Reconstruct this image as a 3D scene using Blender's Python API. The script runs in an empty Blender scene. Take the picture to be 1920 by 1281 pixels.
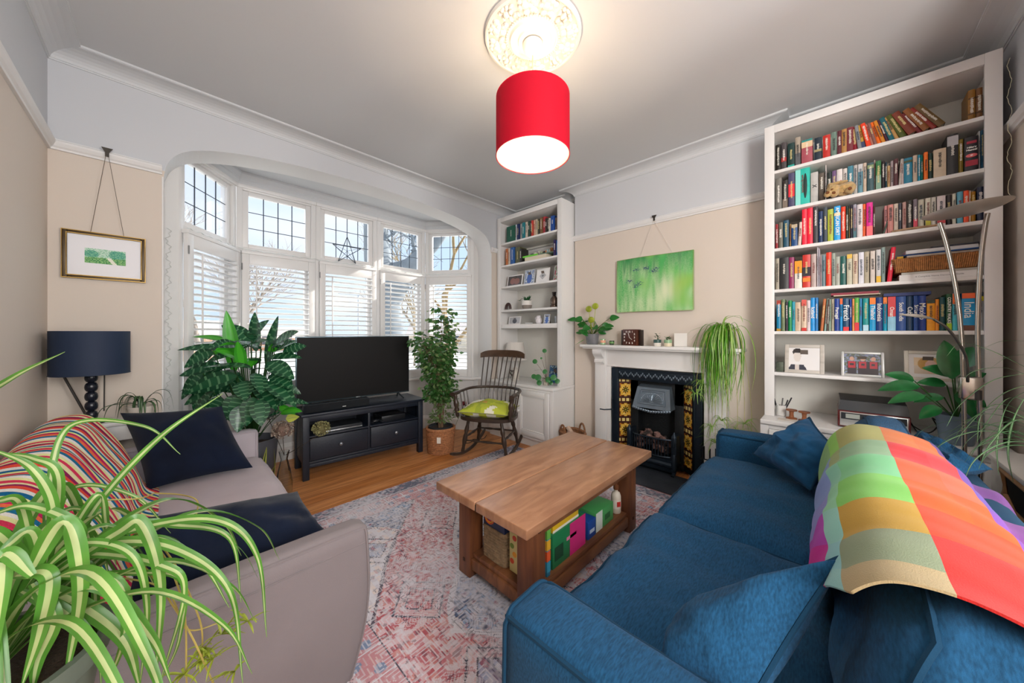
import bpy, bmesh, math, random
from mathutils import Vector, Matrix, noise
C = bpy.context.scene.collection
sc = bpy.context.scene
pi = math.pi; R = math.radians
# ---------------------------------------------------------------- camera
TH = R(46.07); S_, C_ = math.sin(TH), math.cos(TH); FP = 630.0; H = 1.25
cd = bpy.data.cameras.new('camera'); cam = bpy.data.objects.new('camera', cd); C.objects.link(cam)
cam.location = (0, 0, H); cam.rotation_euler = (pi/2, 0, -TH)
cd.sensor_width = 36; cd.lens = FP/1920*36; cd.shift_y = -16.5/1920; cd.clip_start = .02; cd.clip_end = 500
sc.camera = cam
# ---------------------------------------------------------------- colour management
vs = sc.view_settings; vs.view_transform = 'Standard'; vs.look = 'None'; vs.gamma = 1; vs.use_curve_mapping = False
vs.exposure = .72
# ---------------------------------------------------------------- sky
w = bpy.data.worlds.new('sky'); sc.world = w; w.use_nodes = True
nt = w.node_tree; nt.nodes.clear()
wo = nt.nodes.new('ShaderNodeOutputWorld'); bg = nt.nodes.new('ShaderNodeBackground'); nt.links.new(bg.outputs[0], wo.inputs[0])
tc = nt.nodes.new('ShaderNodeTexCoord'); mp = nt.nodes.new('ShaderNodeMapping'); mp.inputs['Scale'].default_value = (1, 1, 3.2)
nz = nt.nodes.new('ShaderNodeTexNoise'); nz.inputs['Scale'].default_value = 2.2; nz.inputs['Detail'].default_value = 5
cr = nt.nodes.new('ShaderNodeValToRGB'); cr.color_ramp.elements[0].position = .36; cr.color_ramp.elements[1].position = .66
cr.color_ramp.elements[0].color = (.62, .78, 1.0, 1); cr.color_ramp.elements[1].color = (.93, .93, .97, 1)
nt.links.new(tc.outputs['Generated'], mp.inputs[0]); nt.links.new(mp.outputs[0], nz.inputs['Vector'])
nt.links.new(nz.outputs['Fac'], cr.inputs[0]); nt.links.new(cr.outputs[0], bg.inputs[0]); bg.inputs[1].default_value = .72
# ---------------------------------------------------------------- lamps: sun, two added fill lamps behind the camera, daylight at the bay
def light(name, typ, loc, rot, energy, color=(1, 1, 1), **k):
    l = bpy.data.lights.new(name, typ); l.energy = energy; l.color = color
    for a, b in k.items(): setattr(l, a, b)
    o = bpy.data.objects.new(name, l); C.objects.link(o); o.location = loc; o.rotation_euler = rot; return o
sun = light('sun', 'SUN', (8, 3, 9), (0, 0, 0), 6.0, (1, .91, .80), angle=.01)
sun.rotation_euler = Vector((-1, .16, -.52)).to_track_quat('-Z', 'Y').to_euler()
rr = light('rear_fill', 'AREA', (-.05, -1.5, 1.75), (0, 0, 0), 58, (1, .98, .95), shape='RECTANGLE', size=.7, size_y=1.6)  # added area lamp behind the camera, brightens the bookcase side
rr.rotation_euler = Vector((.85, .55, -.03)).to_track_quat('-Z', 'Y').to_euler()
rl0 = light('rear_side_fill', 'AREA', (1.7, -1.9, 1.6), (0, 0, 0), 36, (1, .98, .95), shape='RECTANGLE', size=.9, size_y=1.8)  # second added area lamp out of view, brightens the left wall
rl0.rotation_euler = Vector((-.85, .55, -.03)).to_track_quat('-Z', 'Y').to_euler()
skyl = light('bay_daylight', 'SUN', (1.4, 8, 5), (0, 0, 0), 6.5, (.93, .97, 1), angle=R(130))
skyl.rotation_euler = Vector((-.95, -1, -.3)).to_track_quat('-Z', 'Y').to_euler()
# ---------------------------------------------------------------- helpers
def PX(px, py, X=None, Y=None, Z=None, D=None):
    t = (px-960)/FP; a = S_+C_*t; b = C_-S_*t; k = (624-py)/FP
    if X is not None: D = X/a
    elif Y is not None: D = Y/b
    elif Z is not None: D = (Z-H)/k
    return Vector((D*a, D*b, H+D*k))
def lin(h):
    if isinstance(h, str):
        h = h.lstrip('#'); c = [int(h[i:i+2], 16)/255 for i in (0, 2, 4)]
        return tuple(((x+.055)/1.055)**2.4 if x > .04045 else x/12.92 for x in c)+(1,)
    return tuple(h[:3])+(1,)
MC = {}
def M(col, rough=.6, metal=0, bump=0, bs=60, var=0, vsc=6, trans=0, ior=1.45, sheen=0, emis=0, alpha=1, spec=None, stretch=None, attr=False, key=None, coat=0):
    k = key or (col, rough, metal, bump, bs, var, vsc, trans, sheen, emis, alpha, spec, stretch, attr, coat)
    if k in MC: return MC[k]
    m = bpy.data.materials.new('mat_%d' % len(MC)); m.use_nodes = True; MC[k] = m
    n = m.node_tree.nodes; L = m.node_tree.links; b = n['Principled BSDF']
    c = lin(col); b.inputs['Base Color'].default_value = c; m.diffuse_color = c
    b.inputs['Roughness'].default_value = rough; b.inputs['Metallic'].default_value = metal
    if spec is not None: b.inputs['Specular IOR Level'].default_value = spec
    if trans: b.inputs['Transmission Weight'].default_value = trans; b.inputs['IOR'].default_value = ior
    if sheen: b.inputs['Sheen Weight'].default_value = sheen
    if coat: b.inputs['Coat Weight'].default_value = coat
    if emis: b.inputs['Emission Color'].default_value = c; b.inputs['Emission Strength'].default_value = emis
    src = None
    if bump or var:
        t = n.new('ShaderNodeTexCoord'); mm = n.new('ShaderNodeMapping'); mm.inputs['Scale'].default_value = stretch or (1, 1, 1)
        L.new(t.outputs['Object'], mm.inputs[0])
    if attr:
        at = n.new('ShaderNodeAttribute'); at.attribute_name = 'Col'; src = at.outputs['Color']; L.new(src, b.inputs['Base Color'])
    if var:
        q = n.new('ShaderNodeTexNoise'); q.inputs['Scale'].default_value = vsc; q.inputs['Detail'].default_value = 6; L.new(mm.outputs[0], q.inputs['Vector'])
        hs = n.new('ShaderNodeHueSaturation'); mr = n.new('ShaderNodeMapRange')
        mr.inputs[1].default_value = .3; mr.inputs[2].default_value = .7; mr.inputs[3].default_value = 1-var; mr.inputs[4].default_value = 1+var
        L.new(q.outputs['Fac'], mr.inputs[0]); L.new(mr.outputs[0], hs.inputs['Value'])
        hs.inputs['Color'].default_value = c
        if src: L.new(src, hs.inputs['Color'])
        L.new(hs.outputs[0], b.inputs['Base Color'])
    if bump:
        q2 = n.new('ShaderNodeTexNoise'); q2.inputs['Scale'].default_value = bs; q2.inputs['Detail'].default_value = 3; L.new(mm.outputs[0], q2.inputs['Vector'])
        bp = n.new('ShaderNodeBump'); bp.inputs['Strength'].default_value = bump; bp.inputs['Distance'].default_value = .01
        L.new(q2.outputs['Fac'], bp.inputs['Height']); L.new(bp.outputs[0], b.inputs['Normal'])
    return m
class MB:
    def __init__(s): s.v = []; s.f = []; s.m = []; s.c = {}
    def add(s, V, Fc, mi=0, T=None, col=None):
        o = len(s.v); s.v += [(T @ Vector(p)) if T is not None else Vector(p) for p in V]
        for q in Fc:
            if col: s.c[len(s.f)] = col
            s.f.append([i+o for i in q]); s.m.append(mi)
        return s
    def quad(s, a, b, c, d, mi=0, col=None): return s.add([a, b, c, d], [(0, 1, 2, 3)], mi, None, col)
    def box(s, x0, y0, z0, x1, y1, z1, mi=0, T=None):
        V = [(x, y, z) for x in (x0, x1) for y in (y0, y1) for z in (z0, z1)]
        return s.add(V, [(0, 1, 3, 2), (4, 6, 7, 5), (0, 4, 5, 1), (2, 3, 7, 6), (0, 2, 6, 4), (1, 5, 7, 3)], mi, T)
    def rbox(s, x0, y0, z0, x1, y1, z1, r=.004, seg=2, mi=0, T=None):
        bm = bmesh.new(); bmesh.ops.create_cube(bm, size=1)
        for v in bm.verts: v.co = Vector(((x0+x1)/2+v.co.x*(x1-x0), (y0+y1)/2+v.co.y*(y1-y0), (z0+z1)/2+v.co.z*(z1-z0)))
        r = min(r, .49*min(abs(x1-x0), abs(y1-y0), abs(z1-z0)))
        bmesh.ops.bevel(bm, geom=bm.edges[:], offset=r, segments=seg, profile=.5, affect='EDGES')
        s.frombm(bm, mi, T); return s
    def frombm(s, bm, mi=0, T=None):
        bm.verts.ensure_lookup_table(); bm.verts.index_update()
        s.add([v.co.copy() for v in bm.verts], [[v.index for v in f.verts] for f in bm.faces], mi, T); bm.free()
    def prism(s, poly, a, b, axis='z', mi=0, T=None):
        def p3(p, h): return (p[0], p[1], h) if axis == 'z' else ((p[0], h, p[1]) if axis == 'y' else (h, p[0], p[1]))
        n = len(poly); V = [p3(p, a) for p in poly]+[p3(p, b) for p in poly]
        Fc = [list(range(n)), list(range(2*n-1, n-1, -1))]+[(i, (i+1) % n, n+(i+1) % n, n+i) for i in range(n)]
        return s.add(V, Fc, mi, T)
    def tube(s, pts, r, n=8, mi=0, closed=False, T=None, cap=True):
        P = [Vector(p) for p in pts]; N = len(P); rr = r if isinstance(r, (list, tuple)) else [r]*N
        V = []; up = None
        for i in range(N):
            d = (P[(i+1) % N]-P[i-1]) if closed else (P[min(i+1, N-1)]-P[max(i-1, 0)])
            if d.length < 1e-9: d = Vector((0, 0, 1))
            d.normalize()
            if up is None: up = Vector((0, 0, 1)) if abs(d.z) < .9 else Vector((1, 0, 0))
            u = up-d*up.dot(d); u = u.normalized() if u.length > 1e-6 else d.orthogonal().normalized(); up = u; v = d.cross(u)
            for k in range(n):
                a = 2*pi*k/n; V.append(P[i]+(u*math.cos(a)+v*math.sin(a))*rr[i])
        Fc = []
        for i in range(N if closed else N-1):
            j = (i+1) % N
            for k in range(n): Fc.append((i*n+k, i*n+(k+1) % n, j*n+(k+1) % n, j*n+k))
        if cap and not closed: Fc += [list(range(n-1, -1, -1)), [(N-1)*n+k for k in range(n)]]
        return s.add(V, Fc, mi, T)
    def lathe(s, prof, n=32, c=(0, 0, 0), mi=0, T=None, cap=True):
        V = []; m = len(prof)
        for r, z in prof:
            for k in range(n): a = 2*pi*k/n; V.append((c[0]+r*math.cos(a), c[1]+r*math.sin(a), c[2]+z))
        Fc = [(i*n+k, i*n+(k+1) % n, (i+1)*n+(k+1) % n, (i+1)*n+k) for i in range(m-1) for k in range(n)]
        if cap: Fc += [list(range(n-1, -1, -1)), [(m-1)*n+k for k in range(n)]]
        return s.add(V, Fc, mi, T)
    def ball(s, c, r, n=12, mi=0, T=None, noise_=0):
        rx, ry, rz = (r, r, r) if not isinstance(r, (tuple, list)) else r; V = []; h = max(4, n//2)
        for i in range(h+1):
            p = pi*i/h
            for k in range(n):
                a = 2*pi*k/n; V.append((c[0]+rx*math.sin(p)*math.cos(a), c[1]+ry*math.sin(p)*math.sin(a), c[2]+rz*math.cos(p)))
        if noise_: V = [Vector(v)+(Vector(v)-Vector(c))*noise_*noise.noise(Vector(v)*40) for v in V]
        return s.add(V, [(i*n+k, (i+1)*n+k, (i+1)*n+(k+1) % n, i*n+(k+1) % n) for i in range(h) for k in range(n)], mi, T)
    def xf(s, T): s.v = [T @ p for p in s.v]; return s
def mk(name, mb, mats, parent=None, sharp=40, loc=None):
    if not isinstance(mats, (list, tuple)): mats = [mats]
    me = bpy.data.meshes.new(name)
    V = mb.v
    if parent is None and V:                                        # origin at the base of a thing
        if loc is None:
            xs = [p[0] for p in V]; ys = [p[1] for p in V]; zs = [p[2] for p in V]
            loc = Vector(((min(xs)+max(xs))/2, (min(ys)+max(ys))/2, min(zs)))
        V = [Vector(p)-Vector(loc) for p in V]
    me.from_pydata([tuple(p) for p in V], [], mb.f)
    for m in mats: me.materials.append(m)
    me.polygons.foreach_set('material_index', mb.m)
    if sharp is None: me.polygons.foreach_set('use_smooth', [False]*len(mb.f))
    else:
        me.polygons.foreach_set('use_smooth', [True]*len(mb.f)); me.set_sharp_from_angle(angle=R(sharp))
    if mb.c:
        at = me.color_attributes.new('Col', 'FLOAT_COLOR', 'CORNER'); buf = [1.0]*(4*len(me.loops))
        for p in me.polygons:
            c = mb.c.get(p.index)
            if c:
                for li in p.loop_indices: buf[4*li:4*li+3] = c[:3]
        at.data.foreach_set('color', buf)
    me.update(); o = bpy.data.objects.new(name, me); C.objects.link(o)
    if parent: o.parent = parent
    elif loc is not None: o.location = loc
    return o
def tag(o, label=None, cat=None, group=None, kind=None):
    for k, v in (('label', label), ('category', cat), ('group', group), ('kind', kind)):
        if v: o[k] = v
    return o
def thing(name, label, cat, loc=(0, 0, 0), rz=0, group=None, kind=None):
    o = bpy.data.objects.new(name, None); C.objects.link(o); o.location = loc; o.rotation_euler = (0, 0, rz); o.empty_display_size = .05
    return tag(o, label, cat, group, kind)
def copy_tree(o, parent=None):
    c = o.copy(); C.objects.link(c); c.parent = parent
    for ch in list(o.children): copy_tree(ch, c)
    return c
def struct(name, mb, mats, parent=None, **k):
    o = mk(name, mb, mats, parent, **k)
    if not parent: o['kind'] = 'structure'
    return o
def txt(s, size, T, m, parent, name='lettering', bold=0, sx=1, align='CENTER'):
    cu = bpy.data.curves.new('t', 'FONT'); cu.body = s; cu.size = size; cu.align_x = align; cu.align_y = 'CENTER'; cu.extrude = .0002; cu.offset = bold
    cu.resolution_u = 3
    t = bpy.data.objects.new('t', cu); C.objects.link(t); bpy.context.view_layer.update()
    me = bpy.data.meshes.new_from_object(t, depsgraph=bpy.context.evaluated_depsgraph_get()); bpy.data.objects.remove(t); bpy.data.curves.remove(cu)
    me.transform(T @ Matrix.Diagonal((sx, 1, 1, 1))); me.materials.clear(); me.materials.append(m); me.name = name
    o = bpy.data.objects.new(name, me); C.objects.link(o); o.parent = parent; return o
def TR(x=0, y=0, z=0, rx=0, ry=0, rz=0):
    return Matrix.Translation((x, y, z)) @ Matrix.Rotation(rz, 4, 'Z') @ Matrix.Rotation(ry, 4, 'Y') @ Matrix.Rotation(rx, 4, 'X')
def bez(p, n=12):
    """smooth curve through points (Catmull-Rom)"""
    P = [Vector(q) for q in p]; P = [2*P[0]-P[1]]+P+[2*P[-1]-P[-2]]; out = []
    for i in range(1, len(P)-2):
        for k in range(n):
            t = k/n; a, b, c, d = P[i-1:i+3]
            out.append(.5*((2*b)+(c-a)*t+(2*a-5*b+4*c-d)*t*t+(-a+3*b-3*c+d)*t**3))
    return out+[P[-2]]
# ================================================================ THE SETTING
X0, X1, XA = -.44, 3.17, 3.295; Y0, Y1 = -.65, 3.11; ZC = 2.83
def wallmat():
    m = bpy.data.materials.new('paint_two_tone'); m.use_nodes = True; n = m.node_tree.nodes; L = m.node_tree.links; b = n['Principled BSDF']
    g = n.new('ShaderNodeNewGeometry'); sx = n.new('ShaderNodeSeparateXYZ'); L.new(g.outputs['Position'], sx.inputs[0])
    gt = n.new('ShaderNodeMath'); gt.operation = 'GREATER_THAN'; gt.inputs[1].default_value = 2.29; L.new(sx.outputs['Z'], gt.inputs[0])
    mx = n.new('ShaderNodeMix'); mx.data_type = 'RGBA'; L.new(gt.outputs[0], mx.inputs[0])
    mx.inputs[6].default_value = lin('#d4c8bc'); mx.inputs[7].default_value = lin('#c9cbcf'); L.new(mx.outputs[2], b.inputs['Base Color'])
    b.inputs['Roughness'].default_value = .75; return m
WALL = wallmat(); WHITE = M('#dfdedd', .55); GLOSS = M('#e6e4e2', .35); CEIL = M('#d0d2d4', .8); CREAM = M('#dccdbd', .75)
# floor boards
def floormat():
    m = bpy.data.materials.new('pine_boards'); m.use_nodes = True; n = m.node_tree.nodes; L = m.node_tree.links; b = n['Principled BSDF']
    t = n.new('ShaderNodeTexCoord'); br = n.new('ShaderNodeTexBrick'); L.new(t.outputs['Object'], br.inputs[0])
    br.inputs['Scale'].default_value = 1; br.inputs['Brick Width'].default_value = 3.4; br.inputs['Row Height'].default_value = .125
    br.inputs['Mortar Size'].default_value = .0016; br.offset = .37; br.inputs['Color1'].default_value = lin('#cc8648'); br.inputs['Color2'].default_value = lin('#de9c62'); br.inputs['Mortar'].default_value = lin('#4a2410')
    mp = n.new('ShaderNodeMapping'); mp.inputs['Scale'].default_value = (1.5, 24, 1); L.new(t.outputs['Object'], mp.inputs[0])
    nz = n.new('ShaderNodeTexNoise'); nz.inputs['Scale'].default_value = 1.6; nz.inputs['Detail'].default_value = 8; nz.inputs['Distortion'].default_value = 1.2; L.new(mp.outputs[0], nz.inputs['Vector'])
    cr = n.new('ShaderNodeValToRGB'); cr.color_ramp.elements[0].position = .35; cr.color_ramp.elements[0].color = (.66, .55, .46, 1); cr.color_ramp.elements[1].position = .62; cr.color_ramp.elements[1].color = (1, 1, 1, 1)
    L.new(nz.outputs['Fac'], cr.inputs[0])
    mx = n.new('ShaderNodeMix'); mx.data_type = 'RGBA'; mx.blend_type = 'MULTIPLY'; mx.inputs[0].default_value = 1; L.new(br.outputs['Color'], mx.inputs[6]); L.new(cr.outputs[0], mx.inputs[7])
    vo = n.new('ShaderNodeTexVoronoi'); mv = n.new('ShaderNodeMapping'); mv.inputs['Scale'].default_value = (2.2, 4.5, 1); L.new(t.outputs['Object'], mv.inputs[0]); L.new(mv.outputs[0], vo.inputs['Vector']); vo.inputs['Scale'].default_value = 1.4
    kr = n.new('ShaderNodeValToRGB'); kr.color_ramp.elements[0].position = .03; kr.color_ramp.elements[0].color = (.22, .1, .05, 1); kr.color_ramp.elements[1].position = .055; kr.color_ramp.elements[1].color = (1, 1, 1, 1); L.new(vo.outputs['Distance'], kr.inputs[0])
    m2 = n.new('ShaderNodeMix'); m2.data_type = 'RGBA'; m2.blend_type = 'MULTIPLY'; m2.inputs[0].default_value = 1; L.new(mx.outputs[2], m2.inputs[6]); L.new(kr.outputs[0], m2.inputs[7])
    L.new(m2.outputs[2], b.inputs['Base Color']); b.inputs['Roughness'].default_value = .38; return m
struct('floor', MB().box(X0-.1, -3.1, -.05, XA+.1, 4.0, 0), floormat(), loc=(0, 0, 0))
mb = MB().box(X0-.1, -3.1, ZC, XA+.1, Y1+.1, ZC+.08); struct('ceiling', mb, CEIL)
struct('wall_left', MB().box(X0-.1, -3.1, 0, X0, Y1+.02, ZC), WALL)
# window wall with the basket arch
AX0, AX1, YB = -.002, 2.852, 3.36
half = [(0, 2.05), (.0, 2.17), (.004, 2.24), (.013, 2.31), (.035, 2.372), (.072, 2.422), (.122, 2.462), (.21, 2.5), (.34, 2.535), (.48, 2.56), (.65, 2.581), (.85, 2.598), (1.15, 2.613), (1.427, 2.618)]
half = [(p[0], p[1]) for p in bez([(a, b, 0) for a, b in half], 3)]
arch = [(AX0+a, b) for a, b in half]+[(AX1-a, b) for a, b in reversed(half[:-1])]
mb = MB().box(X0-.1, Y1, 0, AX0, YB, ZC).box(AX1, Y1, 0, XA+.1, YB, ZC)
for (a, za), (b, zb) in zip(arch[:-1], arch[1:]):
    for y, fl in ((Y1, 0), (YB, 1)):
        q = [(a, y, za), (b, y, zb), (b, y, ZC), (a, y, ZC)]; mb.quad(*(q if not fl else q[::-1]))
    mb.quad((a, Y1, za), (a, YB, za), (b, YB, zb), (b, Y1, zb), 1)
struct('wall_window', mb, [WALL, WHITE], sharp=20)
# arch reveal below springing is white paint: thin lining
struct('trim_1', MB().box(AX0-.004, Y1-.004, 0, AX0+.003, YB, 2.25).box(AX1-.003, Y1-.004, 0, AX1+.004, YB, 2.25), WHITE)
# chimney breast and alcoves
CY0, CY1 = .37, 2.085
struct('wall_chimney', MB().box(X1, CY0, 0, XA+.02, .92, ZC).box(X1, 1.48, 0, XA+.02, CY1, ZC).box(X1, .92, .84, XA+.02, 1.48, ZC), WALL)
struct('wall_right', MB().box(XA, -3.1, 0, XA+.1, Y1+.02, ZC), WALL)
struct('wall_back', MB().box(1.95, Y0-.1, 0, XA+.02, Y0, ZC), WALL)
struct('wall_rear_closure', MB().box(1.95, -3.1, 0, 2.05, Y0-.1, ZC), WALL)  # unseen wall, added to keep the sun out of the open back
# cornice: coved profile swept along runs ; (p0 -> p1) with room on the left side
def run(prof, pts, closed=False):
    """prof: (out, z). pts: plan polyline, room on the left of travel; mitred."""
    mb = MB(); n = len(pts); V = []
    for i, p in enumerate(pts):
        p = Vector(p); a = (p-Vector(pts[i-1])).normalized() if i > 0 else None; b = (Vector(pts[i+1])-p).normalized() if i < n-1 else None
        if a is None: a = b
        if b is None: b = a
        na = Vector((-a.y, a.x)); nb = Vector((-b.y, b.x)); m = (na+nb); m = m/m.length/max(.2, (m.normalized().dot(na)))
        for o, z in prof: V.append((p.x+m.x*o, p.y+m.y*o, z))
    k = len(prof)
    for i in range(n-1):
        for j in range(k-1): mb.add([V[i*k+j], V[i*k+j+1], V[(i+1)*k+j+1], V[(i+1)*k+j]], [(0, 1, 2, 3)])
    for e in (0, n-1): mb.add(V[e*k:(e+1)*k], [list(range(k))])
    return mb
cov = [(0, ZC-.075), (.006, ZC-.075), (.006, ZC-.066)]+[(.12-.11*math.cos(R(a)), ZC-.066+.052*math.sin(R(a))) for a in range(0, 91, 15)]+[(.12, ZC-.012), (.126, ZC-.012), (.126, ZC)]
plan = [(X0, -3), (X0, Y1), (XA, Y1), (XA, CY1), (X1, CY1), (X1, CY0), (XA, CY0), (XA, Y0), (1.95, Y0)]
plan = plan[::-1]
struct('trim_2', run(cov, plan), CEIL, sharp=50)
rail = [(0, 2.262), (.012, 2.262), (.014, 2.272), (.022, 2.28), (.03, 2.296), (.032, 2.306), (.026, 2.312), (.012, 2.314), (.012, 2.322), (0, 2.322)]
struct('trim_3', run(rail, [(AX0-.003, Y1), (X0, Y1), (X0, -3)]), WHITE, sharp=50)
struct('trim_4', run(rail, [(XA, CY0-.06), (XA, CY0), (X1, CY0), (X1, CY1), (XA, CY1), (XA, Y1), (AX1+.003, Y1)]), WHITE, sharp=50)
struct('trim_5', run(rail, [(1.95, Y0), (XA-.03, Y0)]), WHITE, sharp=50)
sk = [(0, 0), (.018, 0), (.018, .13), (.012, .145), (.006, .16), (0, .165)]
struct('baseboard_left', run(sk, [(AX0, Y1), (X0, Y1), (X0, -3)]), GLOSS, sharp=50)
# ---------------------------------------------------------------- bay
A0, A1, B1, B0 = (.075, YB), (.457, 3.893), (2.393, 3.893), (2.775, YB)
ZS, ZT, ZH = .68, 1.99, 2.60
bay = [(AX0, YB), A0, A1, B1, B0, (AX1, YB)]
mb = MB()
def wseg(mb, p, q, z0, z1, th=.1, mi=0):
    p = Vector(p); q = Vector(q); d = (q-p).normalized(); nrm = Vector((-d.y, d.x))*th     # outward = left of travel
    a, b, c, e = p, q, q+nrm, p+nrm
    mb.prism([(a.x, a.y), (b.x, b.y), (c.x, c.y), (e.x, e.y)], z0, z1, 'z', mi)
for p, q in zip(bay[1:-2], bay[2:-1]): wseg(mb, p, q, 0, ZS-.03); wseg(mb, p, q, ZH, 2.74)
wseg(mb, bay[0], bay[1], -.01, 2.71, .08); wseg(mb, bay[4], bay[5], -.01, 2.71, .08)
struct('wall_bay', mb, M('#d8d7d5', .6))
struct('ceiling_bay', MB().prism([(p[0], p[1]) for p in bay]+[(AX1, Y1+.2), (AX0, Y1+.2)], 2.70, 2.76), CEIL)
inb = [(b[0], b[1]) for b in bay][::-1]
struct('trim_6', run([(0, 2.60), (.02, 2.60), (.024, 2.615), (.034, 2.63), (.034, 2.645), (.06, 2.68), (.06, 2.70), (0, 2.70)], inb[::1]), CEIL, sharp=50)
struct('trim_7', run([(-.02, ZS-.035), (.05, ZS-.035), (.058, ZS-.025), (.058, ZS-.01), (.05, ZS), (-.02, ZS)], inb), GLOSS, sharp=50)
struct('baseboard_bay', run(sk, inb), GLOSS, sharp=50)
GLASS = bpy.data.materials.new('window_glass'); GLASS.use_nodes = True
g = GLASS.node_tree; g.nodes.clear(); go = g.nodes.new('ShaderNodeOutputMaterial'); tr = g.nodes.new('ShaderNodeBsdfTransparent'); gl = g.nodes.new('ShaderNodeBsdfGlossy'); gl.inputs['Roughness'].default_value = .02
lw = g.nodes.new('ShaderNodeLayerWeight'); lw.inputs[0].default_value = .35; fr = g.nodes.new('ShaderNodeMath'); fr.operation = 'POWER'; fr.inputs[1].default_value = 3; g.links.new(lw.outputs['Facing'], fr.inputs[0]); mx = g.nodes.new('ShaderNodeMixShader'); tr.inputs[0].default_value = (.96, .98, 1, 1)
g.links.new(fr.outputs[0], mx.inputs[0]); g.links.new(tr.outputs[0], mx.inputs[1]); g.links.new(gl.outputs[0], mx.inputs[2]); g.links.new(mx.outputs[0], go.inputs[0])
LEAD = M('#3c4652', .5, .4)
def facet(i, p, q, lastl=0, lastr=0):
    p = Vector(p); q = Vector(q); L = (q-p).length; ang = math.atan2(q.y-p.y, q.x-p.x)
    t = bpy.data.objects.new('window_%d' % i, None); C.objects.link(t); t.location = (p.x, p.y, 0); t.rotation_euler = (0, 0, ang); t['kind'] = 'structure'
    e = .02                                       # local: x along, y outward, z up
    mb = MB(); pw = .045
    for x in (0, L): mb.rbox(x-(0 if x == 0 else pw), .0, ZS, x+(pw if x == 0 else 0), .1, ZH+.01, .004)
    mb.rbox(pw, .005, ZT-.02, L-pw, .1, ZT+.045, .006); mb.rbox(pw, .0, ZH-.045, L-pw, .1, ZH+.01, .004); mb.rbox(pw, .01, ZS, L-pw, .1, ZS+.05, .004)
    # hood mould on top
    mb.rbox(0, -.018, ZH-.03, L, .01, ZH+.01, .006)
    mk('window_frame', mb, GLOSS, t)
    sf = MB(); a, b, c, d = pw, L-pw, ZT+.045, ZH-.045; s = .045
    sf.rbox(a, .02, c, a+s, .06, d, .004).rbox(b-s, .02, c, b, .06, d, .004).rbox(a+s, .02, c, b-s, .06, c+s*.8, .004).rbox(a+s, .02, d-s*.8, b-s, .06, d, .004)
    mk('casement', sf, GLOSS, t)
    mk('glass', MB().box(a+s, .038, c+.03, b-s, .042, d-.03), GLASS, t)
    ld = MB(); n = 4 if L > .5 else 3
    for k in range(1, n): x = a+s+(b-a-2*s)*k/n; ld.tube([(x, .037, c+.03), (x, .037, d-.03)], .0042, 6)
    for k in range(1, 3): z = c+.036+(d-c-.072)*k/3; ld.tube([(a+s, .037, z), (b-s, .037, z)], .0036, 6)
    mk('leading', ld, LEAD, t)
    lo = MB(); c, d = ZS+.05, ZT-.02; s = .05
    lo.rbox(a, .04, c, a+s, .08, d, .004).rbox(b-s, .04, c, b, .08, d, .004).rbox(a+s, .04, c, b-s, .08, c+s, .004).rbox(a+s, .04, d-s, b-s, .08, d, .004)
    mk('lower_sash', lo, GLOSS, t); mk('lower_glass', MB().box(a+s, .058, c+s, b-s, .062, d-s), GLASS, t)
    # plantation shutter on the room side
    names = {1: 'white louvred shutter of the left angled bay window', 2: 'white louvred shutter behind the big striped-leaf plant', 3: 'white louvred shutter behind the middle of the television', 4: 'white louvred shutter right of the television, behind the ficus', 5: 'white louvred shutter of the right angled bay window, beside the bookcase'}
    s = thing('plantation_shutter', names[i], 'shutter', (p.x, p.y, 0), ang, 'louvred shutters of the bay window')
    fm = MB(); y0, y1 = -.045, -.012; st = .055; x0, x1 = (.024 if i != 2 else .034), (L-.024 if i != 4 else L-.034); z0, z1 = ZS+.002, ZT-.022
    fm.rbox(x0, y0, z0, x0+st, y1, z1, .003).rbox(x1-st, y0, z0, x1, y1, z1, .003).rbox(x0+st, y0, z1-.095, x1-st, y1, z1, .003).rbox(x0+st, y0, z0, x1-st, y1, z0+.1, .003)
    fm.rbox(x0-.002, -.05, z1, x1+.002, -.001, z1+.028, .003)
    mk('frame', fm, GLOSS, s)
    lv = MB(); z = z0+.13
    while z < z1-.11:
        T = TR(0, (y0+y1)/2, z, rx=R(-8)); V = []
        lv.rbox(x0+st, -.03, -.0045, x1-st, .03, .0045, .004, 2, T=T); z += .0515
    mk('louvres', lv, GLOSS, s)
    mk('tilt_rod', MB().rbox(L*.13+.05, -.066, z0+.13, L*.13+.06, -.056, z1-.12, .002), GLOSS, s)
    for z in (z0+.15, z1-.12): mk('hinge', MB().tube([(x0, y0-.003, z-.03), (x0, y0-.003, z+.03)], .005, 8), M('#8d8d8d', .4, .7), s)
F3 = [A1, (A1[0]+(B1[0]-A1[0])/3, A1[1]), (A1[0]+(B1[0]-A1[0])*2/3, A1[1]), B1]
facet(1, A0, A1); facet(2, F3[0], F3[1]); facet(3, F3[1], F3[2]); facet(4, F3[2], F3[3]); facet(5, B1, B0)
# ---------------------------------------------------------------- outside
struct('ground', MB().box(-60, 4.1, -1.2, 80, 140, -1.1), M('#c9c6bf', .9, var=.1, vsc=.4))
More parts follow.
